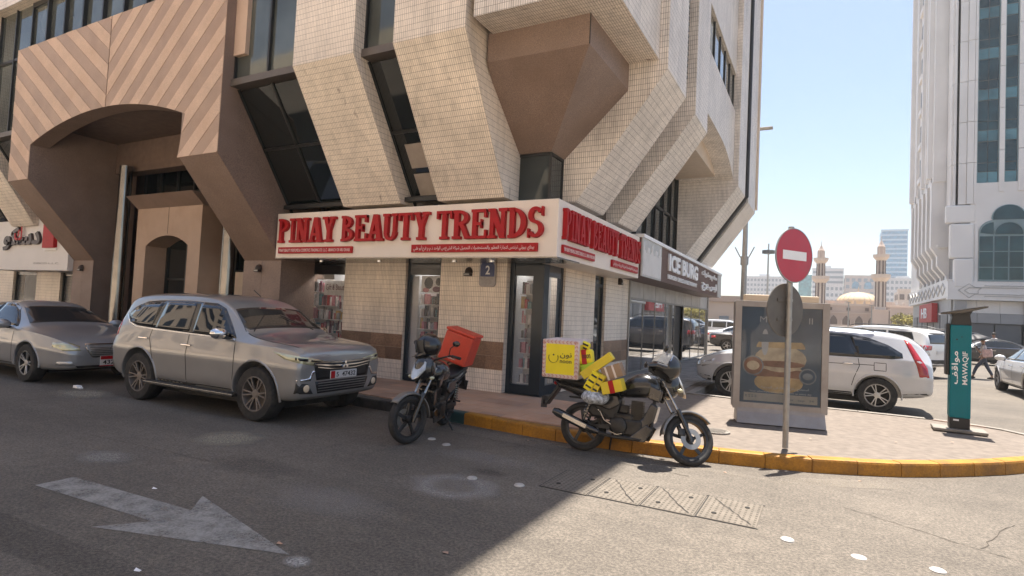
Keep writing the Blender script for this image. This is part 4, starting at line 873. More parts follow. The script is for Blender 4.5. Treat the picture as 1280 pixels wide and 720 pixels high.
# stepped corner mouldings left of the big window
for zz0, zz1, dx in ((10.9, 12.4, -.55), (7.9, 10.8, -.25), (5.4, 7.85, 0.05)):
    tp('corner_moulding', 'tw_white', MB().box(XW + .15 + dx, 11.05 - (.0 if dx < -.3 else .15), YT - .25 - dx * .5, YT + .5, zz0, zz1), bevel=.12)
tp('carved_band', 'tw_white', MB().box(XW - .2, 24, YT - .25, YT + .4, 4.42, 5.95)); cb_ = TW.children[-1]
dm = MB()
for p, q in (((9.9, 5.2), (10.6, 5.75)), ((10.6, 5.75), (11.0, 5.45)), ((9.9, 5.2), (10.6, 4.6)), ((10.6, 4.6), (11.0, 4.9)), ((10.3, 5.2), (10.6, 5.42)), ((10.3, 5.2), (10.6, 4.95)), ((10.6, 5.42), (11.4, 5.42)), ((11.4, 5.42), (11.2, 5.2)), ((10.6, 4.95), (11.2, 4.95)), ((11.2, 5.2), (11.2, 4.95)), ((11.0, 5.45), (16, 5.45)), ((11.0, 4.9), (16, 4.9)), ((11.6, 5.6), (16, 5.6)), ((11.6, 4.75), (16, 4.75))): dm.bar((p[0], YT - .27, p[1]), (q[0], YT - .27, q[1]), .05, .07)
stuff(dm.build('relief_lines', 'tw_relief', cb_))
# ground floor: grey stone panels, pale upper strip, shutters
for i in range(9):
    x = XW + .35 + i * 1.5
    tp('grey_panel', 'tw_grey', MB().box(x + .012, x + 1.488, YT + .15, YT + .3, 2.55, 3.35))
    tp('pale_panel', 'tw_white', MB().box(x + .01, x + 1.49, YT + .35, YT + .6, 3.37, 4.4))
for x0, x1 in ((XW + .3, XW + 1.1), (XW + 4.9, XW + 5.6)): tp('grey_pier', 'tw_grey', MB().box(x0, x1, YT - .05, YT + .5, 0, 4.4))
for i in range(2): tp('shutter', 'tw_grey2', MB().box(XW + 1.3 + i * 1.75, XW + 2.95 + i * 1.75, YT + .3, YT + .5, .1, 2.5))
for i in range(3): tp('shutter', 'tw_grey2', MB().box(XW + 5.8 + i * 1.75, XW + 7.4 + i * 1.75, YT + .3, YT + .5, .1, 2.5))
# west face: scalloped balconies stepping out, fluted verticals above
YS = [62.6 + i * 2.55 for i in range(6)]
for i, y in enumerate(YS):
    # pointed fin between bays: tall pier with two shoulders
    prof = [(XW + .4, 5.9), (XW + .1, 5.9), (XW + .1, 6.6), (XW - .55, 7.5), (XW - .55, 8.3), (XW - 1.05, 9.2), (XW - 1.05, 15), (XW + .4, 15)]
    tp('scalloped_fin', 'tw_white', MB().prism(prof, 1, y, y + .8))
    tp('balcony_recess', 'tw_grey2', MB().box(XW + .28, XW + .32, y + .85, y + 2.5, 6, 13.4))
tp('balcony_floor', 'tw_white', MB().box(XW - .6, XW + .3, 62.4, 77.5, 9.1, 9.35)); tp('balcony_band', 'tw_white', MB().box(XW - .15, XW + .4, 60.6, 84.8, 4.6, 6.2)); bb_ = TW.children[-1]
dm = MB()
for i in range(10):
    y = 61.3 + i * 2.35
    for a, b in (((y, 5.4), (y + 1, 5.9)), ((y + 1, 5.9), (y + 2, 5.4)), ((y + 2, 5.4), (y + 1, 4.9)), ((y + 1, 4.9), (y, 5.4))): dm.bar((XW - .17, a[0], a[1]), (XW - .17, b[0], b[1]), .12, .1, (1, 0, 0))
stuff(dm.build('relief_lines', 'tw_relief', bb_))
for i in range(6):
    y = YS[i]
    # pointed arch head over each bay
    hd = [(y + .75, 13.3), (y + 1.25, 14.4), (y + 1.66, 15.6), (y + 2.1, 14.4), (y + 2.56, 13.3), (y + 2.56, 16.2), (y + .75, 16.2)]
    tp('arch_head', 'tw_white', MB().add([(XW - 1.02, *p) for p in hd[:3] + [(y + 1.66, 16.2), (y + .75, 16.2)]] + [(XW + .3, *p) for p in hd[:3] + [(y + 1.66, 16.2), (y + .75, 16.2)]], [(0, 1, 2, 3, 4), (9, 8, 7, 6, 5), (0, 5, 6, 1), (1, 6, 7, 2)]), recalc=True)
tp('fluted_wall', 'tw_white', MB().box(XW - .95, XW + .3, 62.5, 77.6, 15.0, 62).box(XW, XW + .3, 77.6, 84.6, 6, 62))
for y, w, dx in ((63.3, .5, .35), (65.3, .35, .25), (67.5, .5, .3), (71.5, .5, .25), (75.2, .6, .35)): tp('flute', 'tw_white', MB().box(XW - .95 - dx, XW - .95, y, y + w, 15.5, 62))
for k in range(13):
    z = 17 + k * 3.5
    for y in (69.1,):
        o = tp('balcony_opening', 'tw_grey2', MB().box(XW - .99, XW - .95, y, y + 1.7, z, z + 2.0)); MB().box(XW - 1.2, XW - .995, y - .1, y + 1.8, z - .55, z - .05).build('balcony', 'tw_white', o)
tp('west_base', 'tw_grey', MB().box(XW + .2, XW + .6, 60.8, 84, 0, 4.6))
for i in range(6): tp('shop_opening', 'tw_grey2', MB().box(XW + .12, XW + .18, 62 + i * 3.6, 64.6 + i * 3.6, .1, 3.2))
rs = thing('red_shop_sign', 'small red illuminated looking shop sign on the side of the white tower', 'shop sign', (XW - .3, 70, 3.3))
MB().box(XW - .35, XW + .1, 66.6, 74.5, 2.55, 4.35).build('panel', 'red', rs); lettering('HB', 'white', rs, (XW - .36, 73, 2.95), (0, -1, 0), (0, 0, 1), 3.6, 1.0, .03, bold=.02)
# ================================================================== MOSQUE AND THE FAR CITY
M['mosque'] = mat('pink_sandstone', (.46, .365, .305), .85, var=.08, scale=.2)
M['mosque_lt'] = mat('pale_sandstone', (.54, .455, .385), .85, var=.06, scale=.2)
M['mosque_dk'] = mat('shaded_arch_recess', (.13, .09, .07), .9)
M['dome'] = mat('sand_dome', (.55, .42, .26), .7, var=.08, scale=.5)
MQ = thing('mosque', 'pink sandstone mosque with a ribbed dome and arcaded walls in the distance', 'mosque', (4, 155, 0))
def mq(name, m, mb, **k): return mb.build(name, m, MQ, **k)
mq('wall', 'mosque', MB().box(-30, 19, 152, 175, 0, 6.6)); mq('upper_hall', 'mosque', MB().box(0, 14, 156, 172, 6.6, 7.9))
mq('parapet', 'mosque_lt', MB().box(-30, 19, 151.8, 152.4, 6.6, 7.1)); mq('cornice', 'mosque_lt', MB().box(-30.1, 19.1, 151.7, 152, 4.9, 5.1))
pt_ = MB()
for i in range(26): x = -29 + i * 1.85; pt_.prism([(x, 7.1), (x + .5, 7.1), (x + .5, 7.5), (x + .25, 7.85), (x, 7.5)], 1, 151.9, 152.2)
stuff(pt_.build('crenellation', 'mosque_lt', MQ))
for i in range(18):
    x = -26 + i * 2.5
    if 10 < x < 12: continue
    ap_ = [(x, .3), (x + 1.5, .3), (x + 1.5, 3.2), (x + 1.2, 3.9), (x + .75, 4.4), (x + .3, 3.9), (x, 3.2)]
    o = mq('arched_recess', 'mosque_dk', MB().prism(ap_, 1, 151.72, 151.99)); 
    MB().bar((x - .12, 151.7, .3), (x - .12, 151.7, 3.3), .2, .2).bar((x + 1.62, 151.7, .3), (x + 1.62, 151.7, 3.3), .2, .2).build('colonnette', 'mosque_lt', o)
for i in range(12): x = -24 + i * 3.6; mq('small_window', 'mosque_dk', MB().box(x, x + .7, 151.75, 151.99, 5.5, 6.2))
mq('projecting_porch', 'mosque', MB().box(12.6, 18, 146.5, 151.6, 0, 6.2)); 
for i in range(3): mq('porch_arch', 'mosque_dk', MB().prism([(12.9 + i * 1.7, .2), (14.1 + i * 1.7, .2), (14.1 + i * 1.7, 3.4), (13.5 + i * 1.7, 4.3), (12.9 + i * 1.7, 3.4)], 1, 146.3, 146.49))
dmo = [(4.6, 0), (4.6, 1.2), (4.55, 1.6)] + [(4.6 * math.cos(R(a)), 1.8 + 3.6 * math.sin(R(a))) for a in range(0, 86, 8)] + [(.12, 5.5), (.05, 7.4), (.0001, 7.5)]
d = mq('dome', 'dome', MB().lathe([(r, z * .66) for r, z in dmo], (7.4, 160, 6.6), n=40), smooth=True)
rb = MB()
for k in range(24):
    a = 2 * math.pi * k / 24; rb.tube([(7.4 + 4.62 * math.cos(R(t)) * math.cos(a), 160 + 4.62 * math.cos(R(t)) * math.sin(a), 6.6 + .66 * (1.85 + 3.62 * math.sin(R(t)))) for t in range(0, 90, 15)], .07, 5)
stuff(rb.build('rib', 'mosque_lt', d))
def minaret(x, y, zt, label):
    t = thing('minaret', label, 'minaret', (x, y, 0), 'twin minarets of the mosque'); s = zt / 21.3
    def b(name, m, mb, **k): mb.xf(Matrix.Translation((x, y, 0)) @ Matrix.Diagonal((.93, .93, s, 1))); return mb.build(name, m, t, **k)
    b('base', 'mosque', MB().box(-1.6, 1.6, -1.6, 1.6, 0, 5.6).box(-1.75, 1.75, -1.75, 1.75, 5.6, 5.9))
    b('shaft', 'mosque_lt', MB().lathe([(1.2, 5.9), (1.15, 6.3), (1.12, 12.3)], n=8)); b('upper_shaft', 'mosque_lt', MB().lathe([(1.0, 13.4), (.95, 17.0)], n=8))
    for z0_, z1_, r in ((6.5, 12.0, 1.05), (13.6, 16.6, .9)):
        f = MB()
        for k in range(8):
            a = 2 * math.pi * (k + .5) / 8; f.bar((r * math.cos(a), r * math.sin(a), z0_), (r * math.cos(a), r * math.sin(a), z1_), .38, .18, (math.cos(a), math.sin(a), 0))
        b('dark_flute', 'mosque_dk', f)
    b('balcony', 'mosque_lt', MB().lathe([(1.15, 12.0), (1.9, 12.8), (2.0, 13.6), (1.85, 13.6), (1.85, 12.9), (1.0, 12.9)], n=16)); b('balcony', 'mosque_lt', MB().lathe([(.95, 16.6), (1.6, 17.3), (1.7, 17.95), (1.5, 17.95), (1.5, 17.4), (.8, 17.4)], n=16))
    b('lantern', 'mosque', MB().lathe([(.72, 17.4), (.7, 19.6), (.8, 19.7), (.5, 20.2), (.25, 20.8), (.08, 21.0), (.05, 22.0), (.0001, 22.1)], n=12))
    pl2 = MB()
    for k in range(6): a = math.pi * k / 3; pl2.cyl((.74 * math.cos(a), .74 * math.sin(a), 17.5), (.74 * math.cos(a), .74 * math.sin(a), 19.6), .1, 6)
    b('colonnette', 'mosque_lt', pl2)
minaret(-.6, 150, 20.6, 'left minaret, seen just right of the red no entry disc'); minaret(10.95, 148, 21.2, 'right minaret in front of the blue glass skyscraper')
def block(name, label, x0, x1, y, dep, z1, wallm, glassm, storeys, cols, strip=False, roof=None, wf=.6, hf=.5):
    t = thing(name, label, 'building', ((x0 + x1) / 2, y + dep / 2, 0), 'blocks of the far skyline')
    MB().box(x0, x1, y, y + dep, 0, z1).build('wall', wallm, t)
    g = MB(); sh = z1 / storeys
    for k in range(storeys):
        zb = k * sh + sh * .25
        if strip: g.box(x0 + .3, x1 - .3, y - .12, y - .02, zb, zb + sh * hf)
        else:
            for i in range(cols):
                cw = (x1 - x0) / cols; a = x0 + i * cw + cw * (1 - wf) / 2; g.box(a, a + cw * wf, y - .12, y - .02, zb, zb + sh * hf)
        for i in range(max(2, int(dep / 5))):
            a = y + 1 + i * 5; g.box(x0 - .12, x0 - .02, a, a + 2.6, zb, zb + sh * hf); g.box(x1 + .02, x1 + .12, a, a + 2.6, zb, zb + sh * hf)
    stuff(g.build('window_grid', glassm, t))
    if roof: MB().box(x0 + (x1 - x0) * .3, x0 + (x1 - x0) * .6, y + 2, y + dep - 2, z1, z1 + roof).build('roof_house', wallm, t)
    MB().box(x0 - .3, x1 + .3, y - .3, y + .4, z1, z1 + .9).build('parapet', wallm, t)
    return t
M['far_white'] = mat('far_white_render', (.55, .55, .56), .8, var=.05, scale=.05); M['far_pink'] = mat('far_pink_render', (.50, .42, .38), .8, var=.05, scale=.05)
M['far_blue'] = mirrormat('far_blue_glazing', (.12, .26, .38), .3, .1); M['far_blue2'] = mat('far_pale_blue_cladding', (.42, .52, .60), .5, var=.05); M['far_teal'] = mirrormat('far_teal_glazing', (.10, .27, .30), .3, .1); M['far_grey'] = mat('far_window_grey', (.20, .235, .27), .5, var=.1)
block('blue_skyscraper', 'tall blue glass skyscraper behind the right minaret', 29.5, 42.5, 400, 14, 59.5, 'far_blue2', 'far_blue', 22, 1, True, 0, hf=.62)
block('white_office_block', 'white block with rows of square windows below the blue skyscraper', 30.5, 49, 380, 16, 29.5, 'far_white', 'far_grey', 9, 9, roof=2)
block('grey_office_block', 'grey glass fronted office block behind the left minaret', -6, 10.5, 395, 20, 36, 'far_white', 'far_grey', 12, 1, True, 2.5, hf=.45)
block('teal_office_block', 'low teal glazed block between the mast and the left minaret', -13.5, -6.5, 398, 16, 32, 'far_teal', 'far_teal', 9, 3)
t_ = block('pink_arcaded_block', 'pinkish block with two arched top windows above the mosque dome', 11, 26, 390, 16, 31.5, 'far_pink', 'far_grey', 8, 5, roof=0)
for x in (14.8, 21): MB().prism([(x, 24.5), (x + 3.4, 24.5), (x + 3.4, 27)] + lobe(x + 1.7, 27, 1.7, 5, 175, 8) + [(x, 27)], 1, 389.5, 389.9).build('arched_window', 'far_blue', t_)
block('long_white_block', 'long low white apartment block left of the red disc', -46, -21, 400, 18, 31, 'far_white', 'far_grey', 10, 12)
block('small_white_block', 'small white block between the two minarets', 1, 9, 340, 12, 23, 'far_white', 'far_grey', 7, 4)
block('slim_white_block', 'slim white building beside the edge of the white tower', 49.5, 56, 350, 15, 44, 'far_white', 'far_grey', 14, 3)
block('low_tan_block', 'low tan building behind the small tree', 22, 44, 230, 12, 14.5, 'mosque_lt', 'mosque_dk', 4, 10)
bw = thing('beige_wall_building', 'low beige building with one small window beyond the mirror shopfront', 'building', (-14, 62, 0))
MB().box(-40, -3.2, 60, 70, 0, 4.1).build('wall', 'mosque_lt', bw); MB().box(-40, -3.2, 59.8, 60, 3.6, 4.2).build('coping', 'mosque', bw)
for x in (-9.0, -14): MB().box(x, x + .9, 59.9, 59.99, 1.5, 2.2).build('window', 'far_grey', bw)
bw2 = MB().box(-3.1, 9, 138, 139, 0, 2.2).build('boundary_wall', 'mosque_lt'); tag(bw2, 'long pale boundary wall in front of the mosque', 'wall')
M['blue_paint'] = mat('blue_hoarding', (.03, .07, .22), .6)
tag(MB().box(-1.8, 1.4, 136.5, 137.5, 0, 3.4).build('blue_hoarding', 'blue_paint', bevel=.05), 'bright blue site hoarding in front of the mosque just right of the billboard', 'hoarding')
block('palace_block', 'hazy domed block just visible left above the billboard', -38, -32, 420, 12, 34, 'far_white', 'far_grey', 8, 3)
# building across the street, behind the camera
op = thing('opposite_building', 'plain beige block facing the corner from across the street behind the viewer', 'building', (-14, -36, 0))
M['opp'] = mat('opposite_beige', (.60, .50, .40), .8, var=.08, scale=.3)
MB().box(-130, 26, -44, -30, 0, 30).build('wall', 'opp', op)
g = MB()
for k in range(7):
    for i in range(36): g.box(-128 + i * 4.2, -125.6 + i * 4.2, -30.0, -29.95, 4.5 + k * 3.5, 6.4 + k * 3.5)
stuff(g.build('window_grid', 'glass_dark', op))
# ------------------------------------------------------------------ street lamp, mast, tree
sl_ = thing('street_lamp', 'tall grey street lamp rising behind the corner building', 'street lamp', (-2.92, 25.62, 0))
MB().tube([(-2.92, 25.62, 0), (-2.92, 25.62, 4), (-2.92, 25.62, 9.6)], [.13, .11, .07], 12).build('pole', 'steel', sl_, smooth=True)
MB().tube([(-2.92, 25.62, 9.6), (-2.75, 25.62, 9.75), (-2.55, 25.62, 9.78)], .04, 8).build('arm', 'steel', sl_); MB().box(-2.6, -1.98, 25.52, 25.74, 9.70, 9.80).build('lamp_head', 'steel', sl_, bevel=.03)
cl = MB().lathe([(.16, 0), (.16, .35)], (-2.92, 25.62, 4.05), n=12).build('collar', 'steel', sl_); MB().tube([(-3.3, 25.62, 4.8), (-3.1, 25.62, 4.4), (-2.92, 25.62, 4.2), (-2.74, 25.62, 4.4), (-2.55, 25.62, 4.8)], .025, 6).build('bracket', 'steel', cl)
ms = thing('floodlight_mast', 'thin tall mast with a ring of floodlights far beyond the street lamp', 'mast', (-10.2, 130, 0))
MB().cyl((-10.2, 130, 0), (-10.2, 130, 18.3), .25, 10, .14).build('pole', 'steel', ms); MB().lathe([(.9, 0), (.9, .15)], (-10.2, 130, 16.4), n=14).build('ring', 'steel', ms)
for k in range(8): a = k * math.pi / 4; MB().box(-.3, .3, -.2, .2, -.4, .3).xf(Matrix.Translation((-10.2 + .9 * math.cos(a), 130 + .9 * math.sin(a), 16.6))).build('floodlight', 'black', ms)
for i, (x, y, h, l_) in enumerate(((-7.3, 100, 5.2, 'slim dark post standing over the car park behind the billboard'), (3.4, 100, 5.4, 'thin pole in front of the mosque dome, left one of two'), (6.1, 96, 4.9, 'dark post in front of the mosque dome, right one of two'))):
    t = thing('lamp_post', l_, 'post', (x, y, 0), 'thin posts in the car park'); MB().cyl((x, y, 0), (x, y, h), .11, 8, .07).build('pole', 'steel', t); MB().box(x - .3, x + .3, y - .1, y + .1, h, h + .12).build('head', 'steel', t)
M['leaf'] = mat('dusty_olive_leaf', (.34, .29, .05), .8, var=.3, scale=1.5); M['leaf2'] = mat('deep_olive_leaf', (.20, .18, .035), .8, var=.3, scale=1.5); M['bark'] = mat('grey_brown_bark', (.10, .075, .055), .9, var=.2, bump=.3)
def tree(x, y, h, r, label, n=2600, zc=.62):
    t = thing('tree', label, 'tree', (x, y, 0)); rnd = random.Random(int(x * 10 + 99)); tk = MB(); tk.tube([(x, y, 0), (x + .1, y, h * .25), (x, y + .05, h * .4)], [h * .055, h * .04, h * .03], 8)
    tips = []
    for k in range(9):
        a = k * 2.4; e = (x + r * .72 * math.cos(a) * rnd.uniform(.5, 1), y + r * .72 * math.sin(a) * rnd.uniform(.5, 1), h * rnd.uniform(.55, .85)); tips.append(e)
        tk.tube([(x, y, h * .36), ((x + e[0]) / 2, (y + e[1]) / 2, h * .55), e], [h * .022, h * .014, h * .006], 5)
    tk.build('trunk', 'bark', t)
    for nm, mm in (('crown', 'leaf'), ('inner_crown', 'leaf2')):
        mb = MB(); cl_ = [(x + r * rnd.uniform(-.95, .95), y + r * rnd.uniform(-.8, .8), h * zc + h * .28 * rnd.uniform(-1, 1)) for _ in range(26)]
        for _ in range(n):
            c = rnd.choice(cl_); q = r * .30; p = Vector((c[0] + rnd.gauss(0, q * .6), c[1] + rnd.gauss(0, q * .6), c[2] + rnd.gauss(0, q * .42)))
            if ((p.x - x) / r) ** 2 + ((p.y - y) / r) ** 2 + ((p.z - h * zc) / (h * .42)) ** 2 > 1.15: continue
            a = Vector((rnd.gauss(0, 1), rnd.gauss(0, 1), rnd.gauss(0, .6))).normalized(); b = a.cross(Vector((rnd.gauss(0, 1), rnd.gauss(0, 1), rnd.gauss(0, 1)))).normalized(); s = rnd.uniform(.10, .2) * r * .45
            mb.add([p - a * s, p + b * s * .5, p + a * s, p - b * s * .5], [(0, 1, 2, 3)])
        o = mb.build(nm, mm, t); stuff(o)
    return t
tree(11.95, 110, 4.4, 2.35, 'low bushy olive yellow tree between mosque and white tower')
# ================================================================== VEHICLES
def paint(name, col, flake=.36, rough=.28):
    m = mat(name, col, rough, metal=flake, var=.03, scale=3, coat=1.0, dirt=tuple(c * .88 + .01 for c in col), dirtscale=2.2); m.node_tree.nodes['Principled BSDF'].inputs['Coat Roughness'].default_value = .035; return m
M['p_silver'] = paint('warm_silver_paint', (.32, .312, .30)); M['p_silver2'] = paint('cool_silver_paint', (.34, .345, .35)); M['p_white'] = paint('pearl_white_paint', (.74, .74, .74), .1); M['p_crv'] = paint('light_silver_paint', (.56, .565, .58), .2)
M['p_black'] = paint('black_paint', (.018, .019, .022), .2); M['p_dark'] = paint('dark_graphite_paint', (.05, .052, .06), .5); M['p_white2'] = paint('plain_white_paint', (.72, .72, .71), .05)
M['lens_red'] = mat('red_tail_lens', (.36, .012, .012), .12, var=.15, scale=15, coat=1); M['lens_clear'] = mat('clear_headlamp_lens', (.50, .50, .49), .08, metal=.4, var=.2, scale=14, coat=1); M['lens_amber'] = mat('yellowed_headlamp_lens', (.58, .56, .36), .08, metal=.3, var=.15, scale=12, coat=1)
M['rim'] = mat('silver_alloy_rim', (.50, .50, .50), .3, metal=.8, var=.1); M['rim_dk'] = mat('dusty_grey_rim', (.20, .175, .155), .5, metal=.5, var=.15, scale=9); M['clad'] = mat('matt_black_cladding', (.022, .021, .020), .65, var=.2, dirt=(.06, .055, .05), dirtscale=4)
M['plate_w'] = mat('white_number_plate', (.62, .60, .58), .4, var=.03); M['seam'] = mat('panel_gap', (.012, .012, .012), .9); M['cabin'] = mat('dark_cabin', (.012, .012, .013), .8); M['tissue'] = mat('tissue_box', (.55, .52, .45), .8, var=.1)
M['fog'] = mat('warm_fog_lamp', (.75, .60, .42), .2, var=.1, emit=.0); M['dkchrome'] = mat('dark_grille', (.03, .03, .032), .3, metal=.5, var=.2)
def pinterp(P, x):
    if x <= P[0][0]: return P[0][1]
    for (a, va), (b, vb) in zip(P, P[1:]):
        if x <= b:
            t = (x - a) / (b - a); return va + (vb - va) * t
    return P[-1][1]
def body_mesh(sp):
    """loft: stations (x, z_bottom, z_waist, z_shoulder, z_top, half widths waist/shoulder/top) -> smooth hull, wheel wells cut out"""
    st = sp['stations']; ring = []
    mb = MB(); n = None
    for (x, zb, zw, zs, zt, hw, hs, ht) in st:
        cr = .03 if zt - zs > .25 else .02; zr = zt - (.05 if zt - zs > .2 else .012)
        half = [(0, zb), (hw * .55, zb), (hw * .90, zb + .015), (hw * .985, zb + .10), (hw - .012, lerp(zb, zw, .55)), (hw + .008, zw), (lerp(hw, hs, .62), lerp(zw, zs, .7)), (hs, zs), (lerp(hs, ht, .08), lerp(zs, zr, .08)), (lerp(hs, ht, .55), lerp(zs, zr, .55)), (ht, zr), (ht * .90, zt - .004), (ht * .5, zt + cr * .8), (0, zt + cr)]
        rg = [(x, -y, z) for y, z in half] + [(x, y, z) for y, z in half[-2:0:-1]]
        n = len(rg); mb.v += rg
    for i in range(len(st) - 1):
        for k in range(n): a, b = i * n + k, i * n + (k + 1) % n; mb.f.append((a, a + n, b + n, b))
    mb.f.append(tuple(range(n))); mb.f.append(tuple((len(st) - 1) * n + k for k in range(n))[::-1])
    me = bpy.data.meshes.new('hull'); me.from_pydata(mb.v, [], mb.f); me.update()
    bm = bmesh.new(); bm.from_mesh(me); bmesh.ops.recalc_face_normals(bm, faces=bm.faces)
    cl = bm.edges.layers.float.new('crease_edge')
    hard = set(sp.get('hard', ()))
    for e in bm.edges:
        ks = [v.index for v in e.verts]; ki = [k % n for k in ks]; si = [k // n for k in ks]
        if ki[0] == ki[1] and (ki[0] in (7, n - 7) ): e[cl] = .9
        if ki[0] == ki[1] and (ki[0] in (5, n - 5, 10, n - 10)): e[cl] = .7
        if si[0] == si[1] and si[0] in hard: e[cl] = .35
        if ki[0] == ki[1] and ki[0] in (2, n - 2): e[cl] = .4
    bm.to_mesh(me); bm.free()
    o = bpy.data.objects.new('hull', me); COL.objects.link(o); ss = o.modifiers.new('s', 'SUBSURF'); ss.levels = ss.render_levels = 2
    cut = []
    for xw in (sp['xf'], sp['xr']):
        for s in (-1, 1):
            c = MB().cyl((xw, s * (sp['hw'] - .30), sp['r']), (xw, s * (sp['hw'] + .3), sp['r']), sp['r'] * sp.get('arch', 1.17), 36)
            c.box(xw - sp['r'] * sp.get('arch', 1.17) * .97, xw + sp['r'] * sp.get('arch', 1.17) * .97, s * (sp['hw'] - .30), s * (sp['hw'] + .3), -.4, sp['r'] * .55) if False else None
            co = c.build('cut', None); cut.append(co); b = o.modifiers.new('b', 'BOOLEAN'); b.operation = 'DIFFERENCE'; b.object = co; b.solver = 'EXACT'
    bpy.context.view_layer.update(); dg = bpy.context.evaluated_depsgraph_get()
    out = bpy.data.meshes.new_from_object(o.evaluated_get(dg))
    for c in cut + [o]: bpy.data.objects.remove(c)
    out.materials.clear(); return out
class Proj:
    """lays outlines onto the car body as thin panels"""
    def __init__(s, me): s.me = me; bm = bmesh.new(); bm.from_mesh(me); s.t = BVHTree.FromBMesh(bm); bm.free()
    def on(s, p, axis, sgn):
        if axis == 'side': o, d = Vector((p[0], sgn * 3, p[1])), Vector((0, -sgn, 0))
        elif axis == 'front': o, d = Vector((6, p[0], p[1])), Vector((-1, 0, 0))
        elif axis == 'rear': o, d = Vector((-6, p[0], p[1])), Vector((1, 0, 0))
        elif axis == 'top': o, d = Vector((p[0], p[1], 4)), Vector((0, 0, -1))
        elif axis == 'fq': dd = Vector((-1, -sgn * .9, 0)).normalized(); side = Vector((-dd.y, dd.x, 0)) * -sgn; o, d = side * p[0] - dd * 6 + Vector((0, 0, p[1])), dd
        h = s.t.ray_cast(o, d)
        if h[0] is None:
            h = s.t.find_nearest(o + d * 3); return h[0], h[1]
        nn = h[1]
        return h[0], (nn if nn.dot(d) < 0 else -nn)
    def patch(s, poly, name, m, parent, axis='side', sgn=-1, off=.004, th=.006, step=.07, puff=0):
        P = [Vector(p) for p in poly]; bd = []
        for a, b in zip(P, P[1:] + P[:1]):
            k = max(1, int((b - a).length / step)); bd += [a + (b - a) * i / k for i in range(k)]
        n = len(bd); xs = [p.x for p in bd]; ys = [p.y for p in bd]; pts = list(bd)
        def inside(q):
            c = False
            for i in range(n):
                a, b = bd[i], bd[(i + 1) % n]
                if (a.y > q[1]) != (b.y > q[1]) and q[0] < (b.x - a.x) * (q[1] - a.y) / (b.y - a.y) + a.x: c = not c
            return c
        x = min(xs) + step * .6
        while x < max(xs):
            y = min(ys) + step * .6
            while y < max(ys):
                if inside((x, y)) and min((q - Vector((x, y))).length for q in bd) > step * .4: pts.append(Vector((x, y)))
                y += step
            x += step
        r = delaunay_2d_cdt([Vector(p) for p in pts], [(i, (i + 1) % n) for i in range(n)], [], 1, 1e-5)
        vs = []
        for q in r[0]: p, nn = s.on(q, axis, sgn); vs.append(p + nn * off)
        mb = MB().add(vs, [tuple(f) for f in r[2]]); o = mb.build(name, m, parent, smooth=True, recalc=False)
        # make every face look outward
        me = o.data; c = sum((v.co for v in me.vertices), Vector()) / len(me.vertices); pp, nn = s.on((sum(xs) / n, sum(ys) / n), axis, sgn)
        if sum((p.normal.dot(nn) * p.area for p in me.polygons), 0) < 0: me.flip_normals()
        sm = o.modifiers.new('thick', 'SOLIDIFY'); sm.thickness = th; sm.offset = -1
        return o
    def line(s, pts, w, name, m, parent, axis='side', sgn=-1, off=.002):
        P = [Vector(p) for p in pts]; D = [P[0]]
        for a, b in zip(P, P[1:]):
            k = max(1, int((b - a).length / .06)); D += [a + (b - a) * (i + 1) / k for i in range(k)]
        vs = []
        for i, p in enumerate(D):
            t = (D[min(i + 1, len(D) - 1)] - D[max(i - 1, 0)]).normalized(); nn = Vector((-t.y, t.x)) * w / 2
            for q in (p - nn, p + nn): h, no = s.on(q, axis, sgn); vs.append(h + no * off)
        return MB().add(vs, [(2 * i, 2 * i + 1, 2 * i + 3, 2 * i + 2) for i in range(len(D) - 1)]).build(name, m, parent, smooth=True)
def wheel(parent, x, y, r, w, rimm, spokes=5, sgn=-1, twin=False, steer=0):
    """tyre with a dished alloy rim as its child"""
    rr = r * .66; mx = Matrix.Translation((x, y, r)) @ Matrix.Rotation(steer, 4, 'Z')
    ty = MB().lathe([(rr * .98, -w / 2), (r * .93, -w / 2), (r * .985, -w * .40), (r, -w * .25), (r, w * .25), (r * .985, w * .40), (r * .93, w / 2), (rr * .98, w / 2), (rr * .96, 0)], axis='y', n=40, close=True); ty.xf(mx)
    t = ty.build('wheel', 'rubber', parent, smooth=True, ang=50)
    f = sgn * w * .5
    rm = MB().lathe([(rr * 1.0, sgn * w * .46), (rr * .94, sgn * w * .50), (rr * .90, sgn * w * .42), (rr * .88, -sgn * w * .3), (.0001, -sgn * w * .3)], axis='y', n=32, cap=False)
    rm.xf(mx); rm.build('rim_barrel', 'rim_dk' if rimm == 'rim_dk' else 'clad', t, smooth=True, recalc=True)
    sp = MB()
    for k in range(spokes):
        for da in ((-.13, .13) if twin else (0,)):
            a = 2 * math.pi * k / spokes + da; ca, sa = math.cos(a), math.sin(a); wd = r * (.055 if twin or spokes > 8 else .10)
            sp.bar((ca * r * .10, f * .72, sa * r * .10), (math.cos(a + da * .25) * rr * .94, f * .90, math.sin(a + da * .25) * rr * .94), wd, .022, (0, 1, 0))
    sp.lathe([(r * .17, f * .55), (r * .17, f * .80), (r * .10, f * .86), (.0001, f * .86)], axis='y', n=18)
    sp.lathe([(rr * .90, f * .78), (rr * .90, f * .97), (rr * 1.0, f * .97), (rr * 1.0, f * .78)], axis='y', n=32, close=True)
    sp.xf(mx); sp.build('rim', rimm, t, recalc=True, bevel=.003)
    return t
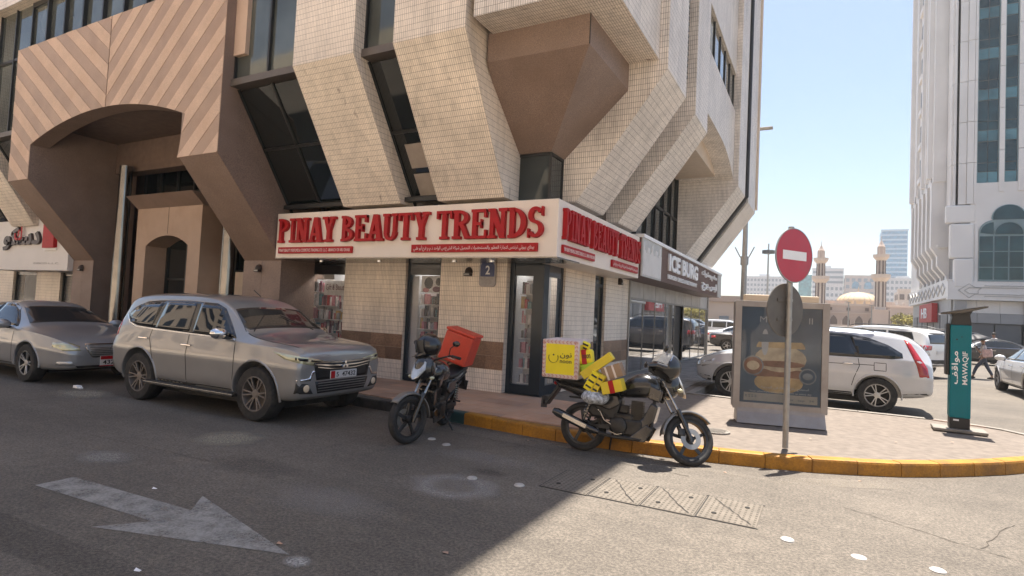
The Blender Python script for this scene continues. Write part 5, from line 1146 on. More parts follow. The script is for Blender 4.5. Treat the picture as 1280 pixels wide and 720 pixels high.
def car(name, label, cat, sp, pm, loc, yaw, group=None, det=2):
    root = thing(name, label, cat, (0, 0, 0), group); me = body_mesh(sp); link('body', me, pm, root, smooth=True, ang=32); pr = Proj(me)
    g = sp.get('glass', 'glass_car')
    for s in (-1, 1):
        if 'band' in sp: pr.patch(sp['band'], 'window_surround', 'blackgl', root, 'side', s, off=.002, th=.003, step=.08)
        for pl in sp['side_glass']: pr.patch(pl, 'side_window', g, root, 'side', s, off=.006, step=.08)
        if det > 0:
            for l_ in sp.get('seams', ()): pr.line(l_, .012, 'door_gap', 'seam', root, 'side', s)
            for (hx, hz) in sp.get('handles', ()):
                p, nn = pr.on((hx, hz), 'side', s); MB().tube([(hx - .09, p.y + s * .01, hz), (hx - .07, p.y + s * .035, hz + .004), (hx + .07, p.y + s * .035, hz + .004), (hx + .09, p.y + s * .01, hz)], .014, 6).build('door_handle', sp.get('handle_m', 'chrome'), root, smooth=True)
            mx_, mz = sp['mirror']; p, nn = pr.on((mx_, mz), 'side', s); y = p.y
            mi = MB().ball((mx_, y + s * .15, mz + .03), .085, .13, .085, n=14, m=8).build('door_mirror', sp.get('mirror_m', pm), root, smooth=True); MB().box(mx_ - .03, mx_ + .03, y, y + s * .1, mz - .05, mz - .01).build('mirror_arm', 'clad', mi)
        for pl, mm, nm in sp.get('side_patch', ()): pr.patch(pl, nm, mm, root, 'side', s, off=.004, step=.09)
        for pl, w_, mm, nm in sp.get('side_line', ()): pr.line(pl, w_, nm, mm, root, 'side', s, off=.005)
    for pl, mm, nm, ax in sp.get('patches', ()): pr.patch(pl, nm, mm, root, ax, 1, off=.004, step=.08)
    for pl, mm, nm, ax in sp.get('pairs', ()):
        for s in (-1, 1):
            q = [(a, b * s) for a, b in pl] if ax == 'top' else [(a * s, b) for a, b in pl]
            if ax == 'fq': pr.patch(pl, nm, mm, root, 'fq', s, off=.009 if nm == 'projector_lamp' else .005, step=.06)
            else: pr.patch(q, nm, mm, root, ax, 1, off=.005, step=.06)
    for pl, w_, mm, nm, ax in sp.get('lines', ()): pr.line(pl, w_, nm, mm, root, ax, 1, off=.004)
    if det > 0:
        for xw in (sp['xf'], sp['xr']):
            for s in (-1, 1):
                Rr = sp['r'] * sp.get('arch', 1.17) + .012; pts = []
                for a in range(-8, 189, 14):
                    q = (xw + Rr * math.cos(R(a)), sp['r'] + Rr * math.sin(R(a)))
                    if q[1] < .28: continue
                    p, nn = pr.on((xw + (Rr + .03) * math.cos(R(a)), max(.36, sp['r'] + (Rr + .03) * math.sin(R(a)))), 'side', s); pts.append((q[0], p.y - s * .004, q[1]))
                MB().tube(pts, .016, 6).build('arch_lip', pm, root, smooth=True)
    if 'extra' in sp: sp['extra'](root, pr)
    MB().box(sp['xr'] - .2, sp['xf'] + .2, -sp['hw'] + .30, sp['hw'] - .30, .16, .40).build('underbody', 'clad', root)
    r = sp['r']; w = sp.get('tw', .24)
    for x in (sp['xf'], sp['xr']):
        for s in (-1, 1): wheel(root, x, s * (sp['hw'] - w / 2 - .015), r, w, sp.get('rimm', 'rim'), sp.get('spokes', 5), s, sp.get('twin', False), steer=sp.get('steer', 0) if x == sp['xf'] else 0)
    root.location = loc; root.rotation_euler = (0, 0, yaw)
    return root
# ------- body specs (front towards +x); stations run from tail to nose
# silver seven seat suv
def suv_spec():
    hw = .87
    st = [(-2.18, .50, .80, .92, 1.02, .70, .66, .52), (-2.14, .42, .78, 1.04, 1.26, .80, .74, .58), (-2.02, .36, .80, 1.12, 1.50, .85, .79, .63), (-1.86, .32, .80, 1.13, 1.63, hw, .81, .64), (-1.3, .30, .80, 1.12, 1.675, hw, .825, .66), (-.5, .30, .80, 1.09, 1.69, hw, .83, .67), (.10, .30, .80, 1.07, 1.67, hw, .83, .66), (.45, .30, .80, 1.06, 1.57, hw, .83, .64),
          (.98, .30, .80, 1.05, 1.19, hw, .835, .72), (1.12, .30, .80, 1.035, 1.125, hw, .835, .74), (1.55, .30, .80, 1.03, 1.085, hw, .835, .75), (1.82, .30, .80, 1.015, 1.065, .865, .82, .73), (1.98, .32, .80, .985, 1.04, .84, .79, .70), (2.06, .36, .78, .95, .995, .80, .74, .66), (2.09, .42, .76, .90, .92, .72, .66, .60)]
    sg = [[(.78, 1.11), (.38, 1.46), (.20, 1.53), (-.12, 1.55), (-.10, 1.125)], [(-.19, 1.13), (-.22, 1.55), (-.93, 1.535), (-1.0, 1.145)], [(-1.10, 1.155), (-1.02, 1.53), (-1.42, 1.505), (-1.68, 1.42), (-1.80, 1.32), (-1.68, 1.215), (-1.45, 1.17)]]
    def extra(root, pr):
        for s in (-1, 1):
            pr.line([(.99, s * .73), (1.5, s * .745), (1.95, s * .70)], .010, 'bonnet_gap', 'seam', root, 'top', 1); pr.line([(1.12, s * .40), (1.6, s * .44), (2.0, s * .42)], .014, 'bonnet_crease', 'p_silver', root, 'top', 1, off=.006)
            q1, q2 = pr.on((1.0, s * .55 - .1), 'top', 1)[0], pr.on((.72, s * .15 - .12), 'top', 1)[0]; MB().cyl(q1 + Vector((0, 0, .02)), q2 + Vector((0, 0, .02)), .007, 6).build('wiper', 'black', root)
        # grille bars, badge, plates, fog lamps, side steps, roof aerial, tissue box
        gr = pr.patch([(-.50, .60), (.50, .60), (.56, .84), (-.56, .84)], 'grille', 'dkchrome', root, 'front', 1, off=.008)
        for z, wd, hh in ((.845, .62, .022), (.80, .58, .018), (.755, .50, .012)):
            pr.line([(-wd, z + .02), (-wd * .5, z - .012), (0, z - .02), (wd * .5, z - .012), (wd, z + .02)], hh, 'grille_bar', 'chrome', gr, 'front', 1, off=.02)
        lw = pr.patch([(-.46, .42), (.46, .42), (.52, .58), (-.52, .58)], 'lower_grille', 'dkchrome', root, 'front', 1, off=.006)
        for z in (.45, .485, .52, .555): pr.line([(-.47, z), (.47, z)], .008, 'grille_mesh', 'steel', lw, 'front', 1, off=.012)
        p, nn = pr.on((0, .79), 'front', 1); bd = MB()
        for k in range(3):
            a = R(90 + 120 * k); c, s_ = math.cos(a), math.sin(a); t = Vector((0, c, s_)); u = Vector((0, -s_, c)); o = Vector((p.x + .03, 0, .785)); q = [o, o + t * .035 + u * .02, o + t * .07, o + t * .035 - u * .02]; bd.add(q + [v + Vector((.012, 0, 0)) for v in q], [(3, 2, 1, 0), (4, 5, 6, 7)] + [(i, (i + 1) % 4, 4 + (i + 1) % 4, 4 + i) for i in range(4)])
        bd.build('badge', 'chrome', gr)
        pl_ = MB().box(p.x + .0, p.x + .018, -.26, .26, .60, .71).build('number_plate', 'plate_w', root, bevel=.006); MB().box(p.x + .018, p.x + .020, -.255, -.175, .605, .705).build('plate_band', 'red', pl_)
        lettering('5  47432', 'black', pl_, (p.x + .0185, -.15, .622), (0, 1, 0), (0, 0, 1), .38, .066, .003, bold=.01)
        for s in (-1, 1):
            y = s * .66; q, _ = pr.on((y, .50), 'front', 1); MB().lathe([(.05, 0), (.05, .012), (.035, .02), (.0001, .02)], (q.x - .005, y, .50), 'x', 14).build('fog_lamp', 'fog', root, smooth=True)
            stp = MB().box(-1.02, 1.0, s * .84, s * .95, .30, .345).build('side_step', 'alu', root, bevel=.012); MB().box(-.95, .95, s * .86, s * .94, .345, .352).build('tread', 'clad', stp)
        MB().cyl((-.25, .45, 1.70), (-.42, .45, 1.80), .008, 6).build('aerial', 'black', root)
        MB().box(.76, .90, -.22, .02, 1.19, 1.27).build('tissue_box', 'tissue', root, bevel=.01)
    return dict(band=[(.85, 1.09), (.40, 1.495), (.21, 1.56), (-.4, 1.58), (-1.0, 1.565), (-1.44, 1.535), (-1.73, 1.44), (-1.86, 1.32), (-1.71, 1.195), (-1.45, 1.145), (-.1, 1.105)], stations=st, hard=(8,), hw=hw, r=.37, xf=1.32, xr=-1.31, tw=.25, arch=1.2, rimm='rim_dk', spokes=6, twin=True, side_glass=sg, mirror=(.66, 1.12), mirror_m='chrome', handles=((-.98 + .82, .93), (-1.22, .97)),
                seams=([(.86, 1.06), (.90, .80), (.86, .38)], [(-.155, 1.1), (-.15, .80), (-.13, .38)], [(-1.05, 1.12), (-1.08, .98), (-.98, .80), (-.92, .55), (-.92, .40)], [(.86, .38), (-.92, .38)]),
                side_patch=[([(-.92, .30), (.95, .30), (.95, .385), (-.92, .385)], 'clad', 'sill_cladding'), ([(-1.95, .98), (-2.12, .92), (-2.13, 1.16), (-2.04, 1.30), (-1.93, 1.14)], 'lens_red', 'tail_light')],
                side_line=[([(.84, 1.075), (-.1, 1.095), (-1.02, 1.115), (-1.5, 1.135), (-1.72, 1.19), (-1.88, 1.31)], .018, 'chrome', 'window_trim')],
                patches=[([(.52, -.60), (.94, -.73), (.94, .73), (.52, .60)], g_ws, 'windscreen', 'top'), ([(-.55, 1.16), (.55, 1.16), (.50, 1.50), (-.50, 1.50)], 'glass_car', 'rear_window', 'rear')],
                pairs=[([(-1.10, .86), (-.92, .905), (-.70, .94), (-.46, .965), (-.60, .885), (-.78, .84), (-.98, .80)], 'lens_amber', 'headlight', 'fq'), ([(-.90, .855), (-.74, .875), (-.74, .91), (-.90, .89)], 'dkchrome', 'projector_lamp', 'fq'), ([(.54, .42), (.80, .44), (.80, .58), (.64, .56)], 'clad', 'bumper_insert', 'front'), ([(.44, .735), (.55, .70), (.60, .60), (.80, .60), (.80, .62), (.62, .635), (.57, .73)], 'chrome', 'bumper_trim', 'front')], extra=extra)
g_ws = glassmat('windscreen_glass', (.02, .02, .02), .02, alpha=.75)
# silver executive sedan
def sedan_spec(L=2.42, r=.335, amber=False, plate=None, glass='glass_car', low=False):
    hw = .90; H = 1.41
    st = [(-L, .42, .66, .84, .90, .70, .66, .60), (-L + .12, .34, .66, .92, 1.00, .83, .79, .70), (-L + .55, .26, .66, .95, 1.045, hw, .85, .72), (-1.45, .22, .66, .95, 1.08, hw, .86, .70), (-1.20, .22, .66, .95, 1.18, hw, .86, .64), (-.72, .22, .66, .945, 1.365, hw, .86, .57), (-.1, .22, .66, .935, H, hw, .86, .56), (.30, .22, .66, .925, 1.365, hw, .86, .57),
          (1.02, .22, .66, .915, 1.02, hw, .86, .68), (1.16, .22, .66, .905, .965, hw, .86, .70), (1.7, .22, .65, .87, .90, .89, .84, .68), (L - .22, .24, .62, .78, .81, .80, .73, .58), (L - .05, .28, .56, .68, .70, .68, .60, .45), (L + .02, .34, .50, .60, .62, .50, .45, .36)]
    sg = [[(.86, .965), (.36, 1.26), (.15, 1.33), (-.14, 1.345), (-.14, .975)], [(-.20, .975), (-.20, 1.345), (-.62, 1.31), (-.98, 1.18), (-1.22, 1.03), (-1.16, .99)]]
    def extra(root, pr):
        gr = pr.patch([(-.33, .50), (.33, .50), (.42, .64), (.40, .70), (-.40, .70), (-.42, .64)], 'grille', 'steel', root, 'front', 1, off=.008, step=.07)
        for z in (.53, .56, .59, .62, .65): pr.line([(-.36, z), (.36, z)], .008, 'grille_bar', 'dkchrome', gr, 'front', 1, off=.016)
        pr.line([(-.33, .49), (-.42, .64), (-.41, .705), (.41, .705), (.42, .64), (.33, .49), (-.33, .49)], .014, 'grille_surround', 'chrome', gr, 'front', 1, off=.014)
        if plate:
            p, nn = pr.on((0, .62), 'front', 1); MB().lathe([(.055, 0), (.055, .008), (.045, .008), (.045, 0)], (p.x + .02, 0, .62), 'x', 18, close=True).build('badge', 'chrome', gr)
            q, _ = pr.on((0, .42), 'front', 1); pl_ = MB().box(q.x + .01, q.x + .03, -.20, .20, .33, .50).build('number_plate', 'plate_w', root); MB().box(q.x + .03, q.x + .032, -.2, .2, .44, .50).build('plate_band', 'red', pl_); MB().box(q.x + .028, q.x + .031, -.21, .21, .32, .335).build('plate_edge', 'red', pl_)
            lettering(plate, 'black', pl_, (q.x + .0305, -.16, .352), (0, 1, 0), (0, 0, 1), .32, .075, .003, bold=.012)
        pr.patch([(-.52, .27), (.52, .27), (.56, .34), (-.56, .34)], 'lower_intake', 'clad', root, 'front', 1, off=.005)
        for s in (-1, 1): pr.patch([(s * .55, .34), (s * .76, .35), (s * .76, .41), (s * .62, .42)], 'fog_lamp', 'lens_clear', root, 'front', 1, off=.006, step=.06)
    return dict(band=[(.92, .95), (.38, 1.285), (.15, 1.35), (-.17, 1.362), (-.64, 1.325), (-1.0, 1.195), (-1.26, 1.02), (-1.18, .975), (-.2, .96)], stations=st, hard=(), hw=hw, r=r, xf=1.42, xr=-1.42, tw=.22, arch=1.13, rimm='rim', spokes=5, twin=True, side_glass=sg, mirror=(.72, .96), handles=((-.02, .80), (-1.06, .83)),
                seams=([(.92, .92), (.96, .66), (.90, .30)], [(-.17, .95), (-.16, .66), (-.15, .30)], [(-1.14, .96), (-1.20, .84), (-1.05, .62), (-.95, .32)], [(.90, .30), (-.95, .30)]),
                side_line=[([(.86, .945), (-.15, .955), (-1.16, .97), (-1.26, 1.03)], .012, 'chrome', 'window_trim')],
                patches=[([(.40, -.52), (1.02, -.68), (1.02, .68), (.40, .52)], g_ws if glass == 'glass_car' else glass, 'windscreen', 'top'), ([(-.84, -.50), (-1.36, -.60), (-1.36, .60), (-.84, .50)], 'glass_car', 'rear_window', 'top')],
                side_patch=[([(-L + .16, .70), (-L + .42, .74), (-L + .40, .86), (-L + .16, .84)], 'lens_red', 'tail_light')],
                pairs=[([(.50, .60), (.72, .60), (.80, .66), (.78, .73), (.62, .735), (.50, .68)], 'lens_amber' if amber else 'lens_clear', 'headlight', 'front'), ([(.40, .66), (.72, .66), (.74, .80), (.46, .82)], 'lens_red', 'tail_lamp', 'rear')], extra=extra)
# rounded silver crossover with tall tail lamps
def crossover_spec():
    hw = .87
    st = [(-2.30, .46, .72, .84, .92, .74, .68, .60), (-2.25, .38, .74, .98, 1.16, .83, .77, .60), (-2.06, .34, .76, 1.06, 1.42, .86, .80, .61), (-1.80, .30, .76, 1.07, 1.55, hw, .81, .62), (-1.1, .28, .76, 1.06, 1.60, hw, .83, .63), (-.4, .28, .76, 1.04, 1.63, hw, .83, .64), (.2, .28, .76, 1.02, 1.60, hw, .83, .63), (.50, .28, .76, 1.01, 1.48, hw, .83, .62),
          (1.12, .28, .76, .995, 1.10, hw, .83, .70), (1.26, .28, .75, .98, 1.05, hw, .83, .71), (1.65, .28, .74, .93, .975, .86, .79, .66), (1.98, .32, .70, .83, .86, .78, .70, .58), (2.12, .38, .64, .74, .76, .64, .56, .46), (2.18, .44, .58, .66, .68, .48, .42, .36)]
    sg = [[(.98, 1.06), (.52, 1.37), (.28, 1.475), (-.02, 1.50), (-.02, 1.075)], [(-.08, 1.075), (-.10, 1.50), (-.80, 1.485), (-.98, 1.10)], [(-1.04, 1.10), (-.88, 1.475), (-1.2, 1.425), (-1.5, 1.33), (-1.72, 1.19), (-1.74, 1.12), (-1.6, 1.09)]]
    def extra(root, pr):
        gr = pr.patch([(-.42, .60), (.42, .60), (.46, .74), (-.46, .74)], 'grille', 'dkchrome', root, 'front', 1, off=.006); pr.line([(-.44, .67), (.44, .67)], .02, 'grille_bar', 'chrome', gr, 'front', 1, off=.012)
        for s in (-1, 1): MB().tube([(-1.3, s * .60, 1.60), (-1.1, s * .62, 1.65), (.1, s * .62, 1.66), (.3, s * .60, 1.60)], .014, 6).build('roof_rail', 'black', root)
        q, _ = pr.on((0, .80), 'rear', 1); MB().box(q.x - .02, q.x, -.26, .26, .74, .85).build('number_plate', 'plate_w', root)
    return dict(band=[(1.02, 1.045), (.54, 1.40), (.28, 1.51), (-.4, 1.54), (-.9, 1.52), (-1.22, 1.46), (-1.54, 1.34), (-1.77, 1.19), (-1.78, 1.10), (-1.6, 1.07), (-.1, 1.06)], stations=st, hard=(8,), hw=hw, r=.345, xf=1.36, xr=-1.36, tw=.24, arch=1.16, rimm='rim', spokes=5, twin=True, side_glass=sg, mirror=(.84, 1.08), handles=((-.86, .93), (.02, .90)),
                seams=([(1.02, 1.0), (1.06, .76), (1.0, .34)], [(-.05, 1.05), (-.04, .76), (-.02, .34)], [(-1.02, 1.09), (-1.05, .90), (-.96, .66), (-.92, .50)], [(1.0, .36), (-.9, .36)], [(-1.30, .83), (-1.30, .98), (-1.50, .98), (-1.50, .83), (-1.30, .83)], [(.95, .90), (-1.3, .93)]),
                side_patch=[([(-1.0, .26), (.98, .26), (.98, .37), (-1.0, .37)], 'clad', 'sill_cladding'), ([(-1.74, .28), (-2.24, .36), (-2.24, .47), (-1.76, .40)], 'clad', 'bumper_cladding'), ([(-1.80, 1.47), (-1.92, 1.38), (-2.06, 1.13), (-2.17, .94), (-2.20, .76), (-2.04, .76), (-2.00, .96), (-1.92, 1.17)], 'lens_red', 'tail_light'), ([(1.62, .30), (2.1, .36), (2.14, .46), (1.7, .42)], 'clad', 'bumper_cladding'), ([(1.72, .82), (1.92, .74), (2.06, .66), (1.98, .62), (1.78, .70)], 'lens_clear', 'headlight_side')],
                patches=[([(.58, -.58), (1.12, -.69), (1.12, .69), (.58, .58)], g_ws, 'windscreen', 'top'), ([(-.54, 1.10), (.54, 1.10), (.50, 1.44), (-.50, 1.44)], 'glass_car', 'rear_window', 'rear')],
                pairs=[([(.48, .62), (.76, .64), (.76, .76), (.56, .76)], 'lens_clear', 'headlight', 'front')], extra=extra)
# boxy white suv seen from behind
def boxsuv_spec():
    hw = .96
    st = [(-2.45, .52, .84, .98, 1.08, .80, .76, .66), (-2.40, .44, .86, 1.12, 1.36, .90, .84, .68), (-2.30, .40, .88, 1.16, 1.60, .94, .87, .70), (-2.1, .36, .88, 1.17, 1.70, hw, .89, .72), (-1.4, .34, .88, 1.16, 1.76, hw, .91, .74), (-.4, .34, .88, 1.15, 1.78, hw, .91, .74), (.3, .34, .88, 1.14, 1.75, hw, .91, .74), (.62, .34, .88, 1.13, 1.62, hw, .91, .72), (1.18, .34, .88, 1.12, 1.24, hw, .91, .80), (1.34, .34, .88, 1.11, 1.18, hw, .91, .82), (1.95, .34, .86, 1.07, 1.12, .94, .88, .78), (2.3, .38, .82, 1.0, 1.04, .86, .78, .66), (2.44, .46, .76, .90, .92, .70, .62, .5)]
    sg = [[(1.0, 1.19), (.62, 1.52), (.42, 1.62), (.05, 1.64), (.05, 1.20)], [(-.02, 1.20), (-.02, 1.64), (-1.0, 1.63), (-1.0, 1.20)], [(-1.08, 1.21), (-1.08, 1.63), (-1.9, 1.60), (-2.06, 1.24)]]
    def extra(root, pr):
        for s in (-1, 1): MB().tube([(-1.9, s * .68, 1.76), (-1.6, s * .70, 1.83), (.2, s * .70, 1.83), (.5, s * .67, 1.74)], .016, 6).build('roof_rail', 'black', root)
        q, _ = pr.on((0, .92), 'rear', 1); MB().box(q.x - .02, q.x, -.26, .26, .86, .97).build('number_plate', 'plate_w', root)
    return dict(stations=st, hard=(), hw=hw, r=.385, xf=1.48, xr=-1.42, tw=.26, arch=1.13, side_glass=sg, mirror=(.9, 1.18), handles=((-.9, 1.05), (.12, 1.04)), seams=([(1.05, 1.12), (1.05, .5), (1.0, .42)], [(.0, 1.17), (.0, .42)], [(-1.05, 1.18), (-1.1, .9), (-.98, .5)]),
                side_patch=[([(-1.0, .32), (1.05, .32), (1.05, .46), (-1.0, .46)], 'clad', 'sill_cladding'), ([(-2.12, .98), (-2.42, 1.0), (-2.38, 1.16), (-2.15, 1.16)], 'lens_red', 'tail_light')],
                patches=[([(-.60, 1.22), (.60, 1.22), (.56, 1.60), (-.56, 1.60)], 'glass_car', 'rear_window', 'rear'), ([(-.8, .42), (.8, .42), (.84, .66), (-.84, .66)], 'clad', 'rear_bumper', 'rear'), ([(.7, -.66), (1.18, -.78), (1.18, .78), (.7, .66)], 'glass_car', 'windscreen', 'top')],
                pairs=[([(.54, 1.00), (.84, .98), (.84, 1.16), (.50, 1.15)], 'lens_red', 'tail_lamp', 'rear'), ([(.62, .80), (.80, .80), (.84, .98), (.70, .98)], 'lens_clear', 'reversing_lamp', 'rear')], extra=extra)
SUV = car('parked_suv', 'warm silver seven seat suv with dented rear wing, facing right before the brown arch', 'suv', suv_spec(), 'p_silver', (-8.07, 6.07, 0), R(1.5))
SED = car('parked_sedan', 'silver executive sedan with red and white plate, nose behind the silver suv', 'sedan', sedan_spec(amber=True, plate='43218'), 'p_silver2', (-13.80, 5.76, 0), R(1.5))
CRX = car('parked_crossover', 'light silver crossover with tall red tail lamps parked behind the billboard', 'suv', crossover_spec(), 'p_crv', (-.38, 14.34, 0), R(180))
BOX = car('parked_suv', 'white suv with roof rails and dark rear window parked behind the silver crossover', 'suv', boxsuv_spec(), 'p_white2', (1.75, 26.6, 0), R(143))
C4 = car('parked_crossover', 'silver car whose roof shows between the nearest crossover and the white suv', 'car', crossover_spec(), 'p_crv', (-.35, 20.2, 0), R(180), det=0)
C5 = car('parked_suv', 'dark graphite suv with red tail lamp parked left of the billboard', 'suv', boxsuv_spec(), 'p_dark', (-1.15, 28.6, 0), 0, det=1)
C6 = car('parked_sedan', 'black sedan parked farther off beside the end of the mirror shopfront', 'sedan', sedan_spec(), 'p_black', (-3.2, 34.6, 0), 0, det=0)
C7 = car('parked_sedan', 'pearl white sedan cut off by the right edge of the photo', 'sedan', sedan_spec(L=2.35), 'p_white', (5.55, 20.9, 0), R(90))
C8 = car('parked_sedan', 'black sedan parked behind the person with the umbrella', 'sedan', sedan_spec(), 'p_black', (7.9, 39.5, 0), R(180), det=1)
C9 = car('parked_suv', 'black suv parked right behind the parking meter before the white tower', 'suv', boxsuv_spec(), 'p_black', (6.2, 44.5, 0), R(175), det=0)
# rows of far parked cars: copies of the first ones
def dupcar(src, label, loc, yaw, m=None):
    c = copy_tree(src); c['label'] = label; c.location = loc; c.rotation_euler = (0, 0, yaw)
    if m:
        for ch in c.children:
            if ch.name.startswith('body') or ch.name.startswith('door_mirror'):
                ch.data = ch.data.copy(); ch.data.materials[0] = M[m]
    c['group'] = 'cars parked around the corner'
    return c
fars = [(C6, 'white sedan in the far row seen just over the black sedan', (-4.6, 41, 0), 0, 'p_white2'), (C9, 'white suv in the far row above the crossover bonnet', (-6.4, 47, 0), 0, 'p_white2'), (C4, 'silver car in the row behind the white suv', (-.2, 33, 0), R(180), None), (C4, 'white car in the middle rows of the car park', (2.4, 40, 0), R(180), 'p_white2'), (C6, 'dark sedan in the middle rows of the car park', (-.5, 46, 0), 0, 'p_dark'),
        (C4, 'silver car in the back row in front of the mosque wall', (5.2, 54, 0), R(180), None), (C6, 'white sedan in the back row below the small tree', (.6, 60, 0), 0, 'p_white2'), (C9, 'dark suv in the back row below the right minaret', (4.2, 70, 0), R(180), None), (C4, 'white car far back beside the red shop sign', (7.2, 62, 0), R(90), 'p_white2'), (C6, 'black sedan at the far right before the tower shutters', (13.2, 46.5, 0), R(180), None), (C9, 'white van like car at the far right edge by the tower', (12.6, 41.5, 0), R(180), 'p_white2')]
for f_ in fars: dupcar(*f_)
for c_ in (SUV, SED, CRX, BOX, C4, C5, C6, C7, C8, C9): c_['group'] = 'cars parked around the corner'
# ================================================================== MOTORCYCLES
M['bikeblack'] = mat('black_bike_paint', (.012, .012, .013), .25, var=.2, coat=.7, dirt=(.05, .045, .04), dirtscale=5); M['engine'] = mat('dusty_engine_alloy', (.035, .033, .031), .45, metal=.5, var=.35, scale=20, dirt=(.06, .052, .042), dirtscale=7)
M['fender'] = mat('grey_fender', (.20, .19, .18), .35, metal=.4, var=.15); M['seatm'] = mat('black_vinyl', (.018, .018, .018), .55, var=.2, bump=.1); M['forkm'] = mat('fork_steel', (.40, .39, .37), .25, metal=.9, var=.1)
M['redbox'] = mat('orange_red_box', (.62, .055, .025), .45, var=.08, scale=4, dirt=(.45, .07, .04), dirtscale=3); M['yellow'] = mat('bright_yellow_print', (.86, .70, .015), .5, var=.04); M['yellow_d'] = mat('yellow_card', (.72, .54, .03), .55, var=.08); M['kraft'] = mat('brown_cardboard', (.33, .22, .14), .8, var=.1)
M['tape'] = mat('pale_tape', (.75, .66, .60), .5, var=.05); M['helm'] = mat('black_helmet_shell', (.012, .012, .013), .22, coat=.5, var=.2); M['visor'] = glassmat('scratched_visor', (.30, .29, .28), .12, alpha=.55)
M['floral'] = mat('blue_white_fabric', (.40, .42, .45), .9, var=.75, scale=28); M['chev'] = mat('red_chevron_print', (.50, .10, .06), .5); M['chevw'] = mat('pink_white_border', (.70, .58, .54), .5); M['green'] = mat('lime_print', (.38, .55, .02), .5)
def moto(label, steer, heat=True):
    """x forward, rear contact at the origin, wheelbase 1.25"""
    t = thing('motorcycle', label, 'motorcycle', (0, 0, 0), 'motorcycles parked at the kerb'); wb, r = 1.25, .292
    def part(name, m, mb, par=None, **k): return mb.build(name, m, par or t, **k)
    def tyre(x, front):
        a = MB().lathe([(r - .075, -.03), (r - .045, -.048), (r - .012, -.036), (r, 0), (r - .012, .036), (r - .045, .048), (r - .075, .03)], (x, 0, r), 'y', 40, close=True)
        b = MB().lathe([(r - .07, -.034), (r - .095, -.03), (r - .095, .03), (r - .07, .034)], (x, 0, r), 'y', 32, close=True)
        for k in range(5):
            an = 2 * math.pi * k / 5 + .3; b.bar((x + .03 * math.cos(an), 0, r + .03 * math.sin(an)), (x + (r - .09) * math.cos(an + .18), 0, r + (r - .09) * math.sin(an + .18)), .035, .022, (0, 1, 0))
        b.lathe([(.045, -.06), (.05, 0), (.045, .06)], (x, 0, r), 'y', 16)
        return a, b
    a, b = tyre(0, 0); w = part('wheel', 'rubber', a, smooth=True, ang=60); part('rim', 'black', b, w)
    part('brake_drum', 'engine', MB().lathe([(.075, .03), (.08, .065), (.03, .075)], (0, 0, r), 'y', 20), w, smooth=True)
    # front end, turned about the raked steering axis
    ax = Vector((wb - .40, 0, .98)); dv = Vector((-.42, 0, .9)).normalized(); MX = Matrix.Translation(ax) @ Matrix.Rotation(steer, 4, dv) @ Matrix.Translation(-ax)
    def fp(name, m, mb, par=None, **k): mb.xf(MX); return part(name, m, mb, par, **k)
    a, b = tyre(wb, 1); fw = fp('wheel', 'rubber', a, smooth=True, ang=60); fp('rim', 'black', b, fw)
    fp('brake_disc', 'steel', MB().lathe([(.062, -.066), (.118, -.066), (.118, -.070), (.062, -.070)], (wb, 0, r), 'y', 28, close=True), fw); fp('brake_caliper', 'engine', MB().box(wb - .15, wb - .07, -.09, -.05, r + .02, r + .10), fw, bevel=.008)
    top = Vector((wb - .36, 0, .90))
    for s in (-1, 1):
        f = fp('fork_leg', 'forkm', MB().cyl((wb - .16, s * .085, .56), top + Vector((0, s * .085, 0)), .016, 12), None, smooth=True)
        fp('fork_slider', 'blackgl', MB().tube([(wb - .01, s * .085, r - .03), (wb - .02, s * .085, r + .02), (wb - .17, s * .085, .60)], [.02, .027, .026], 12), f, smooth=True)
    fd = MB(); A = [R(42 + 11.5 * k) for k in range(13)]; vs = []
    for an in A:
        for y, q in ((-.062, .0), (-.05, .022), (0, .03), (.05, .022), (.062, 0)): vs.append((wb + (r + .012 + q) * math.cos(an), y, r + (r + .012 + q) * math.sin(an)))
    fd.add(vs, [(5 * i + j, 5 * i + j + 1, 5 * i + j + 6, 5 * i + j + 5) for i in range(12) for j in range(4)]); o = fp('front_mudguard', 'fender', fd, None, smooth=True); sm = o.modifiers.new('t', 'SOLIDIFY'); sm.thickness = .004
    fp('handlebar', 'black', MB().tube([(wb - .47, -.36, 1.03), (wb - .44, -.24, 1.06), (wb - .38, -.12, 1.02), (wb - .36, 0, .98), (wb - .38, .12, 1.02), (wb - .44, .24, 1.06), (wb - .47, .36, 1.03)], .012, 8), None, smooth=True)
    for s in (-1, 1):
        fp('grip', 'rubber', MB().cyl((wb - .455, s * .26, 1.055), (wb - .48, s * .385, 1.028), .018, 10)); fp('lever', 'forkm', MB().tube([(wb - .42, s * .2, 1.05), (wb - .37, s * .28, 1.04), (wb - .38, s * .38, 1.02)], .006, 6))
        mi = fp('mirror_stalk', 'black', MB().tube([(wb - .44, s * .22, 1.05), (wb - .42, s * .26, 1.15), (wb - .43, s * .32, 1.19)], .006, 6)); fp('mirror', 'blackgl', MB().ball((wb - .43, s * .35, 1.21), .018, .062, .038, n=14, m=6), mi, smooth=True)
        ind = fp('indicator_arm', 'black', MB().cyl((wb - .24, s * .07, .80), (wb - .20, s * .17, .79), .009, 6)); fp('indicator', 'lens_amber', MB().ball((wb - .19, s * .19, .79), .035, .03, .022, n=10, m=6), ind, smooth=True)
    fr = MB().ball((wb - .25, 0, .90), .14, .135, .17, n=18, m=10); fp('headlight_cowl', 'bikeblack', fr, None, smooth=True)
    hl = MB(); hp = [(-.095, .98), (0, 1.05), (.095, .98), (.115, .88), (.06, .79), (0, .76), (-.06, .79), (-.115, .88)]
    for dx in (0, .03): hl.v += [(wb - .125 - (z - .9) * .45 + dx - abs(y) * .35, y, z) for y, z in hp]
